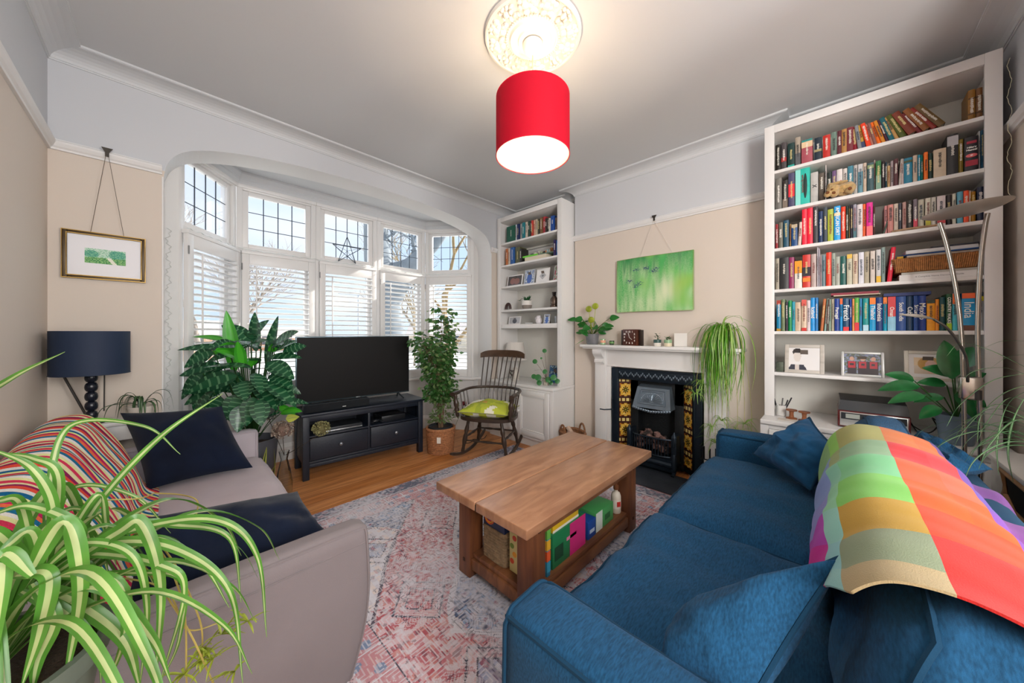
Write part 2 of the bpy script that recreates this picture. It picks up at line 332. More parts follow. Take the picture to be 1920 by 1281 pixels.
# ================================================================ LARGE FURNITURE
WOODW = GLOSS
def planks(col1, col2, scale=(1, 14, 14), rough=.45):
    k = ('wood', col1, col2, scale, rough)
    if k in MC: return MC[k]
    m = bpy.data.materials.new('wood'); m.use_nodes = True; MC[k] = m; n = m.node_tree.nodes; L = m.node_tree.links; b = n['Principled BSDF']
    t = n.new('ShaderNodeTexCoord'); mp = n.new('ShaderNodeMapping'); mp.inputs['Scale'].default_value = scale; L.new(t.outputs['Object'], mp.inputs[0])
    q = n.new('ShaderNodeTexNoise'); q.inputs['Scale'].default_value = 2.2; q.inputs['Detail'].default_value = 8; q.inputs['Distortion'].default_value = .8; L.new(mp.outputs[0], q.inputs['Vector'])
    cr = n.new('ShaderNodeValToRGB'); cr.color_ramp.elements[0].position = .33; cr.color_ramp.elements[0].color = lin(col1); cr.color_ramp.elements[1].position = .66; cr.color_ramp.elements[1].color = lin(col2)
    L.new(q.outputs['Fac'], cr.inputs[0]); L.new(cr.outputs[0], b.inputs['Base Color']); b.inputs['Roughness'].default_value = rough
    bp = n.new('ShaderNodeBump'); bp.inputs['Strength'].default_value = .15; bp.inputs['Distance'].default_value = .004; L.new(q.outputs['Fac'], bp.inputs['Height']); L.new(bp.outputs[0], b.inputs['Normal']); return m
# ---- bookcases and alcove cabinets. u runs along -Y from the left edge seen from the room
def bookcase(label, y0, y1, shelves, thick, x0=2.955):
    """y0<y1; shelves = list of top heights"""
    t = thing('bookcase', label, 'bookcase', (x0, y0, .672), 0); W = y1-y0; D = XA-x0-.004; Ht = 2.69-.672
    f = MB(); s = .055
    f.rbox(0, 0, 0, D, .03, Ht, .002).rbox(0, W-.03, 0, D, W, Ht, .002)
    f.rbox(-.018, 0, 0, 0, s, Ht, .002).rbox(-.018, W-s, 0, 0, W, Ht, .002).rbox(-.018, s, Ht-.055, 0, W-s, Ht, .002)
    f.rbox(0, .03, Ht-.055, D, W-.03, Ht-.03, .002); mk('frame', f, GLOSS, t)
    mk('back_panel', MB().box(D-.008, .03, 0, D, W-.03, Ht-.055), M('#d9d7d0', .6), t)
    for k, z in enumerate(shelves):
        th = .05 if k in thick else .022
        mk('shelf', MB().rbox(-.004, .03, z-.672-th, D-.008, W-.03, z-.672, .003), GLOSS, t)
    return t
def cabinet(label, y0, y1, ndoor, x0=2.80):
    t = thing('alcove_cabinet', label, 'cabinet', (x0, y0, 0), 0); W = y1-y0; D = XA-x0-.004
    f = MB().box(0, 0, .08, D, W, .64).box(.012, .0, 0, D, W, .08); mk('body', f, GLOSS, t)
    mk('worktop', MB().rbox(-.02, -.008, .64, D, W+(.0), .671, .006, 3), GLOSS, t)
    e = .045
    mk('face_frame', MB().rbox(-.006, 0, .08, 0, e, .64, .001).rbox(-.006, W-e, .08, 0, W, .64, .001).rbox(-.006, e, .08, 0, W-e, .11, .001).rbox(-.006, e, .615, 0, W-e, .64, .001), GLOSS, t)
    dw = (W-2*e)/ndoor
    for k in range(ndoor):
        a = e+dw*k+.003; b = e+dw*(k+1)-.003; c, d = .115, .612; fr = .055
        m = MB().rbox(-.024, a, c, -.006, a+fr, d, .002).rbox(-.024, b-fr, c, -.006, b, d, .002).rbox(-.024, a+fr, c, -.006, b-fr, c+fr, .002).rbox(-.024, a+fr, d-fr, -.006, b-fr, d, .002)
        m.box(-.012, a+fr, c+fr, -.006, b-fr, d-fr)
        g = .012
        for (p, q, r, s_) in ((a+fr, c+fr, a+fr+g, d-fr), (b-fr-g, c+fr, b-fr, d-fr), (a+fr, c+fr, b-fr, c+fr+g), (a+fr, d-fr-g, b-fr, d-fr)): m.rbox(-.021, p, q, -.012, r, s_, .004)
        dr = mk('door', m, GLOSS, t)
        ky = (b-.03) if k % 2 == 0 else (a+.03)
        mk('knob', MB().lathe([(.006, 0), (.006, .01), (.014, .018), (.015, .026), (.009, .032), (0.001, .033)], 16, T=TR(-.024, ky, .38, ry=-pi/2)), GLOSS, dr)
    return t
LSH = [2.368, 2.09, 1.825, 1.53, 1.353]; RSH = [2.377, 2.106, 1.836, 1.55, 1.261, .976]
bookcase('tall white built-in bookcase in the far corner beside the bay, sparsely filled', 2.10, 3.09, LSH, (4,))
bookcase('tall white built-in bookcase right of the fireplace, packed with books', -.608, .361, RSH, ())
cabinet('white panelled cupboard with a round knob behind the rocking chair', 2.10, 3.09, 2)
cabinet('low white panelled cupboard under the record player, behind the blue sofa', -.625, .366, 2)
# ---- rug
def rug():
    x0, x1, y0, y1 = .30, 2.68, -.28, 2.565; st = .0052
    nx = int((x1-x0)/st); ny = int((y1-y0)/st); V = []; Fc = []
    for j in range(ny+1):
        for i in range(nx+1): V.append((x0+(x1-x0)*i/nx, y0+(y1-y0)*j/ny, .012))
    for j in range(ny):
        for i in range(nx): a = j*(nx+1)+i; Fc.append((a, a+1, a+nx+2, a+nx+1))
    b = len(V); V += [(x0, y0, .001), (x1, y0, .001), (x1, y1, .001), (x0, y1, .001)]
    c = (0, nx, (ny+1)*(nx+1)-1, ny*(nx+1))
    Fc += [(b, b+1, c[1], c[0]), (b+1, b+2, c[2], c[1]), (b+2, b+3, c[3], c[2]), (b+3, b, c[0], c[3])]
    pk = [lin(h)[:3] for h in ('#c98f96', '#d6aeb4', '#c4737c', '#dcbcc2', '#cf8f8c', '#bb5f68')]; bl = [lin(h)[:3] for h in ('#7f90b0', '#a9b4cb', '#5b6c8e', '#8ea9cc')]
    wh = [lin(h)[:3] for h in ('#dedbe2', '#d2ccd4', '#e4d6d2')]; dk = [lin(h)[:3] for h in ('#4a4a5c', '#5d5562', '#3f4457')]
    cx, cy = (x0+x1)/2, (y0+y1)/2; hx, hy = (x1-x0)/2, (y1-y0)/2
    N = noise.noise; cols = []
    def mixc(a, b, t): return tuple(a[i]*(1-t)+b[i]*t for i in range(3))
    rnd = random.Random(3)
    for j in range(ny):
        for i in range(nx):
            X = x0+(i+.5)*st; Y = y0+(j+.5)*st; u = abs(X-cx); v = abs(Y-cy)
            wob = .02*N(Vector((X*3, Y*3, 1)))
            n1 = N(Vector((X*2.3, Y*2.3, 5))); n2 = N(Vector((X*9, Y*9, 2))); n3 = N(Vector((X*60, Y*60, 9)))
            e = min(hx-u, hy-v)                      # distance from the edge
            q = int(abs(N(Vector((round(X/.026), round(Y/.026), 3.3))))*97)
            if e < .012: base = pk[4]
            elif e < .115: base = dk[0] if (math.sin(X*75)*math.sin(Y*75)+n2) < .15 else (pk[0] if q % 3 else wh[1]); base = mixc(base, bl[1], .35)
            elif e < .13: base = wh[0]
            elif e < .137: base = dk[1]
            elif e < .30:
                base = pk[1] if n1 > -.1 else pk[0]
                if math.sin(X*48)*math.sin(Y*48) > .55: base = bl[0]
                elif abs(math.sin(X*24+1)*math.sin(Y*24)) < .06: base = wh[0]
            elif e < .307: base = dk[1]
            else:
                du = u/(hx-.32); dv = v/(hy-.32); s = du+dv*1.0+wob*3
                st8 = abs(((s*9) % 1)-.5)
                if s > 1.28: base = bl[q % 4] if n1 > -.05 else wh[q % 3]
                elif s > 1.255: base = dk[1]
                elif s > .78: base = pk[q % 6]
                elif s > .74: base = wh[0]
                elif s > .48: base = bl[(q+1) % 4] if n2 > -.25 else wh[q % 3]
                elif s > .468: base = dk[0]
                elif s > .2: base = pk[(q+2) % 6]
                else: base = wh[q % 3]
                # angular rosettes along the field
                lu = ((X-cx) % .44)-.22; lv = ((Y-cy) % .5)-.25; m = abs(lu)+abs(lv)*.9
                if .13 < m < .142 or .075 < m < .084: base = dk[q % 3]
                elif m < .075: base = mixc(base, bl[q % 4] if int(X/.44+Y/.5) % 2 else pk[2], .75)
                elif m < .13: base = mixc(base, wh[0], .35)
                a1 = abs(math.sin(X*37+3*n1))*abs(math.sin(Y*37-2*n1))
                if a1 < .045 and st8 < .4: base = mixc(base, dk[q % 3], .55)
                if N(Vector((X*28, Y*28, 7))) > .30: base = mixc(base, dk[1] if q % 2 else pk[5], .5)
                if N(Vector((X*24, Y*24, 17))) > .28: base = mixc(base, wh[0], .6)
            if e > .137:   # fine angular line work
                wx = X+.03*n1; wy = Y-.03*n1; ax = abs((wx % .105)-.0525); ay = abs((wy % .12)-.06); g = ax+ay*.9; h_ = max(ax*1.1, ay)
                sel = N(Vector((round(X/.105)*.7, round(Y/.12)*.9, 4)))
                lw = ((g if sel > 0 else h_)*62) % 1
                if lw < .30 and n2 > -.35: base = mixc(base, dk[q % 3] if n1 > -.15 else wh[0], .62)
                elif lw > .72 and n2 < .1: base = mixc(base, wh[q % 3], .5)
            else: base = mixc(base, dk[0], .3)
            wear = max(0, min(.75, .27+.75*n1+.8*n3+.25*n2)); base = mixc(base, wh[0] if n1 > -.2 else wh[1], wear)
            cols.append(base)
    mb = MB(); mb.v = [Vector(p) for p in V]; mb.f = Fc; mb.m = [0]*len(Fc)
    mb.c = {k: c_ for k, c_ in enumerate(cols)}
    for k in range(4): mb.c[len(cols)+k] = pk[4]
    o = mk('rug', mb, M('#ffffff', .95, bump=.5, bs=300, attr=True), loc=((x0+x1)/2, (y0+y1)/2, 0), sharp=30)
    tag(o, 'faded pink and blue oriental patterned rug under the coffee table', 'rug')
rug()
# ---- coffee table
TT = planks('#92674c', '#ad8162', (2.2, 11, 4), .3); TL = planks('#5a3320', '#84512f', (8, 8, 1), .5); TLd = planks('#5f3823', '#8a5a38', (1.5, 12, 4), .5)
tx0, tx1, ty0, ty1, tz = .968, 2.18, .853, 1.472, .49
t = thing('coffee_table', 'chunky wooden coffee table with a lower shelf standing on the rug', 'table', ((tx0+tx1)/2, (ty0+ty1)/2, .012))
O = Vector(((tx0+tx1)/2, (ty0+ty1)/2, .012)); T0 = Matrix.Translation(-O); ym = (ty0+ty1)/2
mk('tabletop', MB().rbox(tx0, ty0, tz-.042, tx1, ym-.003, tz, .005, 3, T=T0).rbox(tx0, ym+.003, tz-.042, tx1, ty1, tz, .005, 3, T=T0), TT, t)
mk('joint_batten', MB().box(tx0+.002, ym-.01, tz-.041, tx1-.002, ym+.01, tz-.012, T=T0), M('#2c1a10', .8), t)
la, lb = .1, .058; lx = (tx0+la, tx1-la-.09); ly = (ty0+lb, ty1-lb-.09)
for x in lx:
    for y in ly:
        lg = mk('leg', MB().rbox(x, y, .013, x+.09, y+.09, tz-.042, .006, 2, T=T0), TL, t)
        for z in (tz-.095, .085):
            mk('peg', MB().box(x-.003, y+.038, z, x+.002, y+.052, z+.016, T=T0), M('#3a2114', .6), lg); mk('peg', MB().box(x+.038, y-.003, z, x+.052, y+.002, z+.016, T=T0), M('#3a2114', .6), lg)
ap = MB()
for y in (ly[0]+.02, ly[1]+.03): ap.rbox(lx[0]+.09, y, tz-.13, lx[1], y+.035, tz-.042, .003, T=T0)
for x in (lx[0]+.02, lx[1]+.03): ap.rbox(x, ly[0]+.09, tz-.13, x+.035, ly[1], tz-.042, .003, T=T0)
mk('apron', ap, TLd, t)
mk('lower_shelf', MB().rbox(lx[0]+.09, ly[0]+.02, .11, lx[1], ly[1]+.07, .135, .003, T=T0).rbox(lx[0]+.02, ly[0]+.09, .11, lx[0]+.09, ly[1], .135, .003, T=T0), TLd, t)
rl = MB()
for y in (ly[0]+.01, ly[1]+.04): rl.rbox(lx[0]+.09, y, .055, lx[1], y+.035, .11, .003, T=T0)
for x in (lx[0]+.01, lx[1]+.04): rl.rbox(x, ly[0]+.09, .055, x+.035, ly[1], .11, .003, T=T0)
mk('lower_rail', rl, TLd, t)
# ---- television bench, set slightly askew in front of the bay
BB = M('#171e2b', .45, bump=.1, bs=80)
bl_ = Vector((.81, 3.21, 0)); br_ = Vector((1.895, 3.125, 0)); L_ = (br_-bl_).length; ang = math.atan2(br_.y-bl_.y, br_.x-bl_.x)
BT = Matrix.Translation(bl_) @ Matrix.Rotation(ang, 4, 'Z')
t = thing('television_bench', 'dark blue-black television bench with two drawers on the pine floor', 'television stand', bl_, ang)
D_ = .40; bh = .56
mk('top', MB().rbox(-.015, -.02, bh-.022, L_+.015, D_+.01, bh, .003), BB, t)
for x in (0, L_-.05):
    for y in (0, D_-.05): mk('leg', MB().rbox(x, y, 0, x+.05, y+.05, bh-.022, .003), BB, t)
mk('side_panel', MB().rbox(.008, .05, .13, .028, D_-.05, bh-.022, .002), BB, t); mk('side_panel', MB().rbox(L_-.028, .05, .13, L_-.008, D_-.05, bh-.022, .002), BB, t)
mk('carcass', MB().rbox(.05, .012, .13, L_-.05, D_-.02, .15, .002).rbox(.05, .012, .352, L_-.05, D_-.02, .366, .002).rbox(.05, .012, .49, L_-.05, .03, bh-.022, .002).rbox(L_/2-.01, .012, .15, L_/2+.01, D_-.02, .49, .002).box(.05, D_-.03, .15, L_-.05, D_-.02, .5).rbox(.05, .004, .10, L_-.05, .022, .13, .002).rbox(.02, .05, .10, .04, D_-.05, .13, .002), BB, t)
for a, b in ((.054, L_/2-.014), (L_/2+.014, L_-.054)):
    d = mk('drawer', MB().rbox(a, .006, .156, b, .03, .347, .003), BB, t)
    mk('knob', MB().lathe([(.006, 0), (.006, .01), (.014, .016), (.015, .024), (.008, .03), (.001, .031)], 16, T=TR((a+b)/2, .006, .26, rx=pi/2)), M('#8b9098', .3, .6), d)
def BP(x, y, z=0): return BT @ Vector((x, y, z))
# television
tvz = bh+.001
tv = thing('television', 'wide flat black television standing on the dark bench', 'television', BP(.5, .2, tvz), ang+R(-1))
W2 = .52; hT = .6
mk('bezel', MB().rbox(-W2, -.006, .055, W2, .028, .055+hT, .005, 3), M('#5f6f76', .25, .7), tv)
mk('screen', MB().rbox(-W2+.008, -.0085, .068, W2-.008, -.0055, .055+hT-.008, .001, 1), M('#1c1b1b', .45, spec=.12), tv)
mk('rear_housing', MB().rbox(-W2+.12, .028, .08, W2-.12, .06, .45, .012), M('#17181a', .5), tv)
for s in (-1, 1): mk('foot', MB().tube([(s*.40, .01, .06), (s*.43, -.075, .006)], .0075, 8).tube([(s*.40, .01, .06), (s*.43, .1, .006)], .0075, 8), M('#2b3338', .3, .5), tv)
for q in (.13,): mk('badge', MB().rbox(-.02, -.0095, .059, .02, -.007, .065, .001), M('#a8adb0', .3, .6), tv)
sb = thing('soundbar', 'slim black soundbar lying on the bench under the television', 'soundbar', BP(.28, .05, tvz), ang)
mk('housing', MB().rbox(-.27, -.035, 0, .27, .045, .075, .012, 3), M('#1d2329', .4), sb); mk('grille', MB().rbox(-.262, -.038, .006, .262, -.034, .069, .002), M('#14181d', .9, bump=.6, bs=500), sb); mk('badge', MB().rbox(.03, -.0395, .022, .06, -.0375, .028, .001), M('#dddddd', .3), sb)
# ================================================================ SOFT FURNISHING
def pillow4(a, b, c, d, th, seed=0, wr=.004, n=26, puff=.5):
    """pillow between corners a-b-c-d (bilinear), thickness th; returns MB + seam loop"""
    a, b, c, d = map(Vector, (a, b, c, d)); V = []; Fc = []
    def P(u, v):
        pin = .055; uu = u+(.5-u)*pin*4*v*(1-v)*1.2*abs(2*u-1); vv = v+(.5-v)*pin*4*u*(1-u)*1.2*abs(2*v-1)
        return a*(1-uu)*(1-vv)+b*uu*(1-vv)+c*uu*vv+d*(1-uu)*vv
    nrm = ((b-a).cross(d-a)+(c-b).cross(d-c)).normalized()
    for s in (1, -1):
        for j in range(n+1):
            for i in range(n+1):
                u, v = i/n, j/n; p = P(u, v); k = (16*u*(1-u)*v*(1-v)); h = th/2*(k**puff)
                e = 1-abs(k-.35); w_ = wr*noise.noise(Vector((u*5+seed, v*5, s*2)))*2+wr*.8*noise.noise(Vector((u*13+seed, v*13, s*3)))
                V.append(p+nrm*s*(h+w_*min(1, k*4)))
    m = (n+1)*(n+1)
    for s in (0, 1):
        for j in range(n):
            for i in range(n):
                q = j*(n+1)+i+s*m; f = (q, q+1, q+n+2, q+n+1); Fc.append(f if s == 0 else f[::-1])
    mb = MB().add(V, Fc)
    loop = [P(i/n, 0) for i in range(n)]+[P(1, i/n) for i in range(n)]+[P(1-i/n, 1) for i in range(n)]+[P(0, 1-i/n) for i in range(n)]
    return mb, loop
def softbox(x0, y0, z0, x1, y1, z1, r=.04, dome=0, wr=.004, seed=0, n=18, side=0, sag=None, wsc=4):
    hx, hy, hz = (x1-x0)/2, (y1-y0)/2, (z1-z0)/2; c = Vector(((x0+x1)/2, (y0+y1)/2, (z0+z1)/2))
    def f(p):
        q = Vector((p[0]*hx, p[1]*hy, p[2]*hz)); a = Vector((hx-r, hy-r, hz-r)); k = Vector([max(-a[i], min(a[i], q[i])) for i in range(3)])
        d = q-k; o = k+(d.normalized()*r if d.length > 1e-6 else d)
        kx, ky, kz = 1-p[0]**2, 1-p[1]**2, 1-p[2]**2
        if p[2] > 0: o.z += dome*p[2]*(kx*ky)**.6
        if side: o.x += side*p[0]*kz; o.y += side*p[1]*kz
        g = c+o; w_ = wr*(noise.noise(Vector((g.x*wsc*1.5+seed, g.y*wsc, g.z*wsc)))*1.6+.7*noise.noise(Vector((g.x*wsc*4+seed, g.y*wsc*3, g.z*wsc*3))))
        nn = Vector((p[0]**7, p[1]**7, p[2]**7)); nn = nn.normalized() if nn.length > 0 else nn
        if sag: g = sag(g, p)
        return g+nn*w_
    m = MB()
    for ax in range(3):
        for s in (-1, 1):
            V = []
            for j in range(n+1):
                for i in range(n+1):
                    p = [0, 0, 0]; p[ax] = s; p[(ax+1) % 3] = -1+2*i/n; p[(ax+2) % 3] = -1+2*j/n; V.append(f(p))
            Fc = [(j*(n+1)+i, j*(n+1)+i+1, (j+1)*(n+1)+i+1, (j+1)*(n+1)+i) for j in range(n) for i in range(n)]
            m.add(V, Fc if s > 0 else [q[::-1] for q in Fc])
    return weld(m), f
def weld(m, d=.0006):
    bm = bmesh.new(); vs_ = [bm.verts.new(p) for p in m.v]
    for q in m.f:
        try: bm.faces.new([vs_[i] for i in q])
        except ValueError: pass
    bmesh.ops.remove_doubles(bm, verts=bm.verts[:], dist=d); o = MB(); o.frombm(bm); return o
def edgeloop(f, z, n=20, lift=0):
    L = []
    for a, b, c, d in ((-1, -1, 1, -1), (1, -1, 1, 1), (1, 1, -1, 1), (-1, 1, -1, -1)):
        for i in range(n): t = i/n; L.append(f((a+(c-a)*t, b+(d-b)*t, z))+Vector((0, 0, lift)))
    return L
def cloth(h, sheen=.08, bump=.35, bs=420, var=.1, vsc=9, stretch=(1, 1, 1)): return M(h, .92, bump=bump, bs=bs, var=var, vsc=vsc, sheen=sheen, stretch=stretch, spec=.2)
BLUE = cloth('#184668', .04, .22, 420, .34, 60, (1, 4.5, 2)); BLUED = cloth('#103650', .02, .15, 500); 
# ---- blue sofa (faces the bay; its back runs along the rear wall)
sx0, sx1 = .53, 2.60
t = thing('blue_sofa', 'large deep blue denim-like sofa with piped loose cushions in front of the right wall', 'sofa', ((sx0+sx1)/2, .1, 0)); O = Matrix.Translation(-Vector(t.location))
def prt(name, mb, m, par=t, O_=None): return mk(name, mb.xf(O_ if O_ is not None else O), m, par)
for a, b, nm in ((sx0, .695, 1), (2.435, sx1, 2)):
    m, f = softbox(a, -.36, .06, b, .555, .62, .035, .012, .0025, nm)
    ar = prt('arm', m, BLUE)
    for y in (.555,):
        L1 = []; k = 24
        zz = [(-1, -1), (-1, .985), (1, .985), (1, -1)]
        for (p, q), (p2, q2) in zip(zz[:-1], zz[1:]):
            for i in range(k): tt = i/k; L1.append(f((p+(p2-p)*tt, .97, q+(q2-q)*tt)))
        prt('piping', MB().tube(L1, .0055, 6), BLUED, ar)
    for s in (-1, 1): prt('piping', MB().tube([f((s*.985, -1+2*i/30, .985)) for i in range(31)], .0055, 6), BLUED, ar)
m, f = softbox(.69, -.3, .10, 2.44, .535, .33, .03, 0, .002, 5); prt('base', m, BLUED)
def sagb(g, p): return g
m, f = softbox(.60, -.40, .10, 2.53, -.19, .72, .05, .01, .004, 9, 26); prt('back_frame', m, BLUED)
for i, (a, b) in enumerate(((.70, 1.50), (1.505, 2.43))):
    def sg(g, p, a=a, b=b, i=i):
        k = (1-p[0]**2)*(1-p[1]**2)
        if p[2] > 0: g.z -= .018*math.exp(-((g.x-(a+b)/2-.1)**2+(g.y-.25)**2)/.02)*p[2]; g.z += (.006*math.sin(g.x*26+3*math.sin(g.y*6))*(1 if i else .3)*k)*p[2]
        return g
    m, f = softbox(a, -.02, .325, b, .575, .475, .045, .035, .008, 3+i*7, 34, .008, sg, 5)
    sc_ = prt('seat_cushion', m, BLUE); prt('piping', MB().tube(edgeloop(f, .78), .0055, 6, closed=True), BLUED, sc_); prt('piping', MB().tube(edgeloop(f, -.78), .0055, 6, closed=True), BLUED, sc_)
for i, (a, b) in enumerate(((.71, 1.52), (1.53, 2.42))):
    def sg(g, p): 
        k = (g.z-.46)/.42; g.y -= (.02+.07*max(0, min(1, (g.y+.2)/.205)))*max(0, k)**1.2; g.z -= .02*(abs(p[0])**4)*(p[2] > 0); return g
    m, f = softbox(a, -.20, .46, b, .005, .865, .06, .018, .009, 20+i*5, 26, .02, sg, 4)
    bc = prt('back_cushion', m, BLUE)
    for q in (.8, -.8):
        L1 = []
        zz = [(-1, -1), (-1, 1), (1, 1), (1, -1)]
        for (p, r_), (p2, r2) in zip(zz[:-1], zz[1:]):
            for k in range(20): tt = k/20; L1.append(f((p+(p2-p)*tt, q, r_+(r2-r_)*tt)))
        prt('piping', MB().tube(L1, .0058, 6), BLUED, bc)
for x in (.58, 2.50):
    for y in (-.33, .48): prt('foot', MB().lathe([(.02, 0), (.026, .062)], 14, (x, y, 0.0125 if y > 0 else 0)), M('#3a2718', .5))
def pillowthing(name, label, cat, corners, th, mat, mp=None, seed=0, group=None, pw=.005, **k):
    mb, lp = pillow4(*corners, th, seed, **k)
    c = sum((Vector(q) for q in corners), Vector())/4; c.z = min(q[2] for q in corners)
    tt = thing(name, label, cat, c, 0, group); T = Matrix.Translation(-c)
    mk('cover', mb.xf(T), mat, tt)
    if mp: mk('piping', MB().tube(lp, pw, 6, closed=True, T=T), mp, tt)
    return tt
pillowthing('scatter_cushion', 'blue piped cushion in the near corner of the blue sofa, closest to the camera', 'cushion',
            [(.87, -.013, .84), (.83, .265, .585), (.68, .25, .575), (.70, .11, .60)], .15, BLUE, BLUED, 3)
pillowthing('scatter_cushion', 'crumpled blue cushion slumped against the far arm of the blue sofa', 'cushion',
            [(2.02, .08, .54), (2.33, .34, .56), (2.38, .10, .80), (2.05, -.0, .74)], .17, cloth('#17496f', .06, .15, 300, .3, 16), BLUED, 8, wr=.012)
pillowthing('scatter_cushion', 'dark blue cushion laid over the rear edge of the blue sofa behind the checked throw', 'cushion',
            [(2.40, -.27, .80), (2.08, -.41, .755), (1.95, -.30, .74), (2.28, -.22, .75)], .10, BLUE, None, 12, wr=.01)
# checked throw draped over the back of the blue sofa
def drape(section, x0, x1, ncol, colf, nx=110, ns=130, th=.004, wav=.006, axis='x', edge=None, seed=0):
    """section: list of (q, z); swept along the other horizontal axis from x0 to x1."""
    S = bez([(a, b, 0) for a, b in section], 10); L = [0]
    for a, b in zip(S[:-1], S[1:]): L.append(L[-1]+(b-a).length)
    def at(s):
        d = s*L[-1]
        for k in range(len(L)-1):
            if L[k+1] >= d or k == len(L)-2: t_ = (d-L[k])/max(1e-9, L[k+1]-L[k]); return S[k].lerp(S[k+1], min(1, max(0, t_)))
    sec = [at(j/ns) for j in range(ns+1)]; V = []; mb = MB()
    for side in (0, 1):
        for i in range(nx+1):
            for j in range(ns+1):
                u, v = i/nx, j/ns; s = sec[j]; a = sec[min(ns, j+1)]-sec[max(0, j-1)]; nrm = Vector((-a.y, a.x)).normalized(); 
                if edge: e0, e1 = edge(v)
                else: e0, e1 = 0, 0
                x = x0+e0+(x1+e1-x0-e0)*u
                w_ = wav*(noise.noise(Vector((x*5+seed, v*4, 1)))*1.5+.8*noise.noise(Vector((x*11+v*4+seed, v*3, 4))))
                off = w_+.008+(th if side == 0 else 0)
                q = s.x+nrm.x*off; z = s.y+nrm.y*off
                V.append(Vector((x, q, z)) if axis == 'x' else Vector((q, x, z)))
    m_ = (nx+1)*(ns+1); mb.v = V
    for side in (0, 1):
        for i in range(nx):
            for j in range(ns):
                k = i*(ns+1)+j+side*m_; mb.c[len(mb.f)] = colf((i+.5)/nx, (j+.5)/ns); mb.f.append([k, k+1, k+ns+2, k+ns+1]); mb.m.append(0)
    def rim(k1, k2, c): mb.c[len(mb.f)] = c; mb.f.append([k1, k2, k2+m_, k1+m_]); mb.m.append(0)
    for i in range(nx): rim(i*(ns+1), (i+1)*(ns+1), colf(i/nx, 0)); rim(i*(ns+1)+ns, (i+1)*(ns+1)+ns, colf(i/nx, 1))
    for j in range(ns): rim(j, j+1, colf(0, j/ns)); rim(nx*(ns+1)+j, nx*(ns+1)+j+1, colf(1, j/ns))
    return mb
GR = [ # rows along x from the near end; columns from the front hem to the rear
 ['#e0108c', '#a8e0dc', '#c9b48a', '#d8322e', '#da3430', '#a06ab0', '#7a4a9a'],
 ['#d812a0', '#9fdce0', '#9aa888', '#e03630', '#e23a34', '#9a5ab0', '#70429c'],
 ['#c040c0', '#a6e6d8', '#d4a840', '#f04a22', '#f24a20', '#8e4eb0', '#6a3f98'],
 ['#9a9ae0', '#a2e4b8', '#8edc6a', '#f06222', '#ee5c24', '#7e4aa8', '#8a3f9a'],
 ['#8ea4e2', '#98dcc0', '#8cdca0', '#e8663c', '#ee6a4c', '#6a50a8', '#9a3fa0'],
 ['#8aa6dc', '#a9b87e', '#9cc29a', '#e8323a', '#f23e44', '#6a4aa0', '#8a4a9c'],
 ['#90c080', '#9cdc62', '#b6b46a', '#e07a3c', '#dc7038', '#6a4a8e', '#7a4a90']]
def throwcol(u, v):
    # u along sofa, v across
    wv = 0; r = sum((u+wv) > q for q in (.05, .15, .29, .45, .61, .78)); c = [0, .30, .35, .485, .56, .615, .72]; k = 0
    vv = v
    for i, e in enumerate(c):
        if vv >= e: k = i
    return tuple(q*.62 for q in lin(GR[r][k])[:3])
sec = [(.04, .50), (.052, .58), (.056, .66), (.04, .75), (.01, .83), (-.04, .885), (-.10, .902), (-.17, .895), (-.25, .86), (-.282, .79), (-.325, .745), (-.385, .732), (-.418, .66), (-.42, .56)]
def eg(v): return (.55*max(0, 1-v/.36)**1.1-.02-.10*max(0, v-.5), .03-.10*abs(v-.3))
mb = drape(sec, .765, 1.89, 7, throwcol, edge=eg, wav=.012, nx=190, ns=280)
o = mk('checked_throw', mb, M('#ffffff', .95, bump=.2, bs=500, attr=True, sheen=.1, spec=.1), sharp=60)
tag(o, 'woollen throw in bright orange, green and purple checks draped over the blue sofa', 'blanket')
# ---- small pale sofa along the left wall
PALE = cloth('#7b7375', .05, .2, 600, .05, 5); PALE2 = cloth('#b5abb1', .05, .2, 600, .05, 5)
t2 = thing('pale_sofa', 'small pale mauve-grey two-seat sofa against the left wall', 'sofa', (.02, 2.0, 0)); O2 = Matrix.Translation(-Vector(t2.location))
def tap(g, p):
    if g.x > .2: g.x -= .055*max(0, (.42-g.z)/.32)**2*(g.x-.2)/.28; g.x += .012*math.sin(pi*(g.z-.1)/.5)*(g.x-.2)/.28
    return g
m, f = softbox(-.36, 1.135, .10, .485, 1.225, .605, .03, .006, .0015, 2, 26, 0, tap)
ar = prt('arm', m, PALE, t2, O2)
L1 = [f((-1+1.97*i/30, -.9, .96)) for i in range(31)]+[f((.97, -.9, .96-1.92*i/30)) for i in range(1, 31)]
prt('piping', MB().tube(L1, .004, 6), PALE, ar, O2)
prt('piping', MB().tube([(-.3, 1.1335, .545), (.1, 1.1335, .545), (.47, 1.1345, .548)], .0018, 5), PALE, ar, O2)
m, f = softbox(-.36, 2.80, .10, .45, 2.885, .60, .03, .006, .0015, 2); ar = prt('arm', m, PALE2, t2, O2)
prt('piping', MB().tube([f((-1+1.97*i/30, -.9, .96)) for i in range(31)]+[f((.97, -.9, .96-1.92*i/30)) for i in range(1, 31)], .0045, 6), PALE2, ar, O2)
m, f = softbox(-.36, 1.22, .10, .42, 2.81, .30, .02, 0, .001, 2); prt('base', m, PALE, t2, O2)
def lean(g, p): g.x -= .14*max(0, (g.z-.42)/.4); return g
m, f = softbox(-.25, 1.2, .10, -.10, 2.82, .80, .05, .012, .004, 2, 26, 0, lean); prt('backrest', m, PALE2, t2, O2)
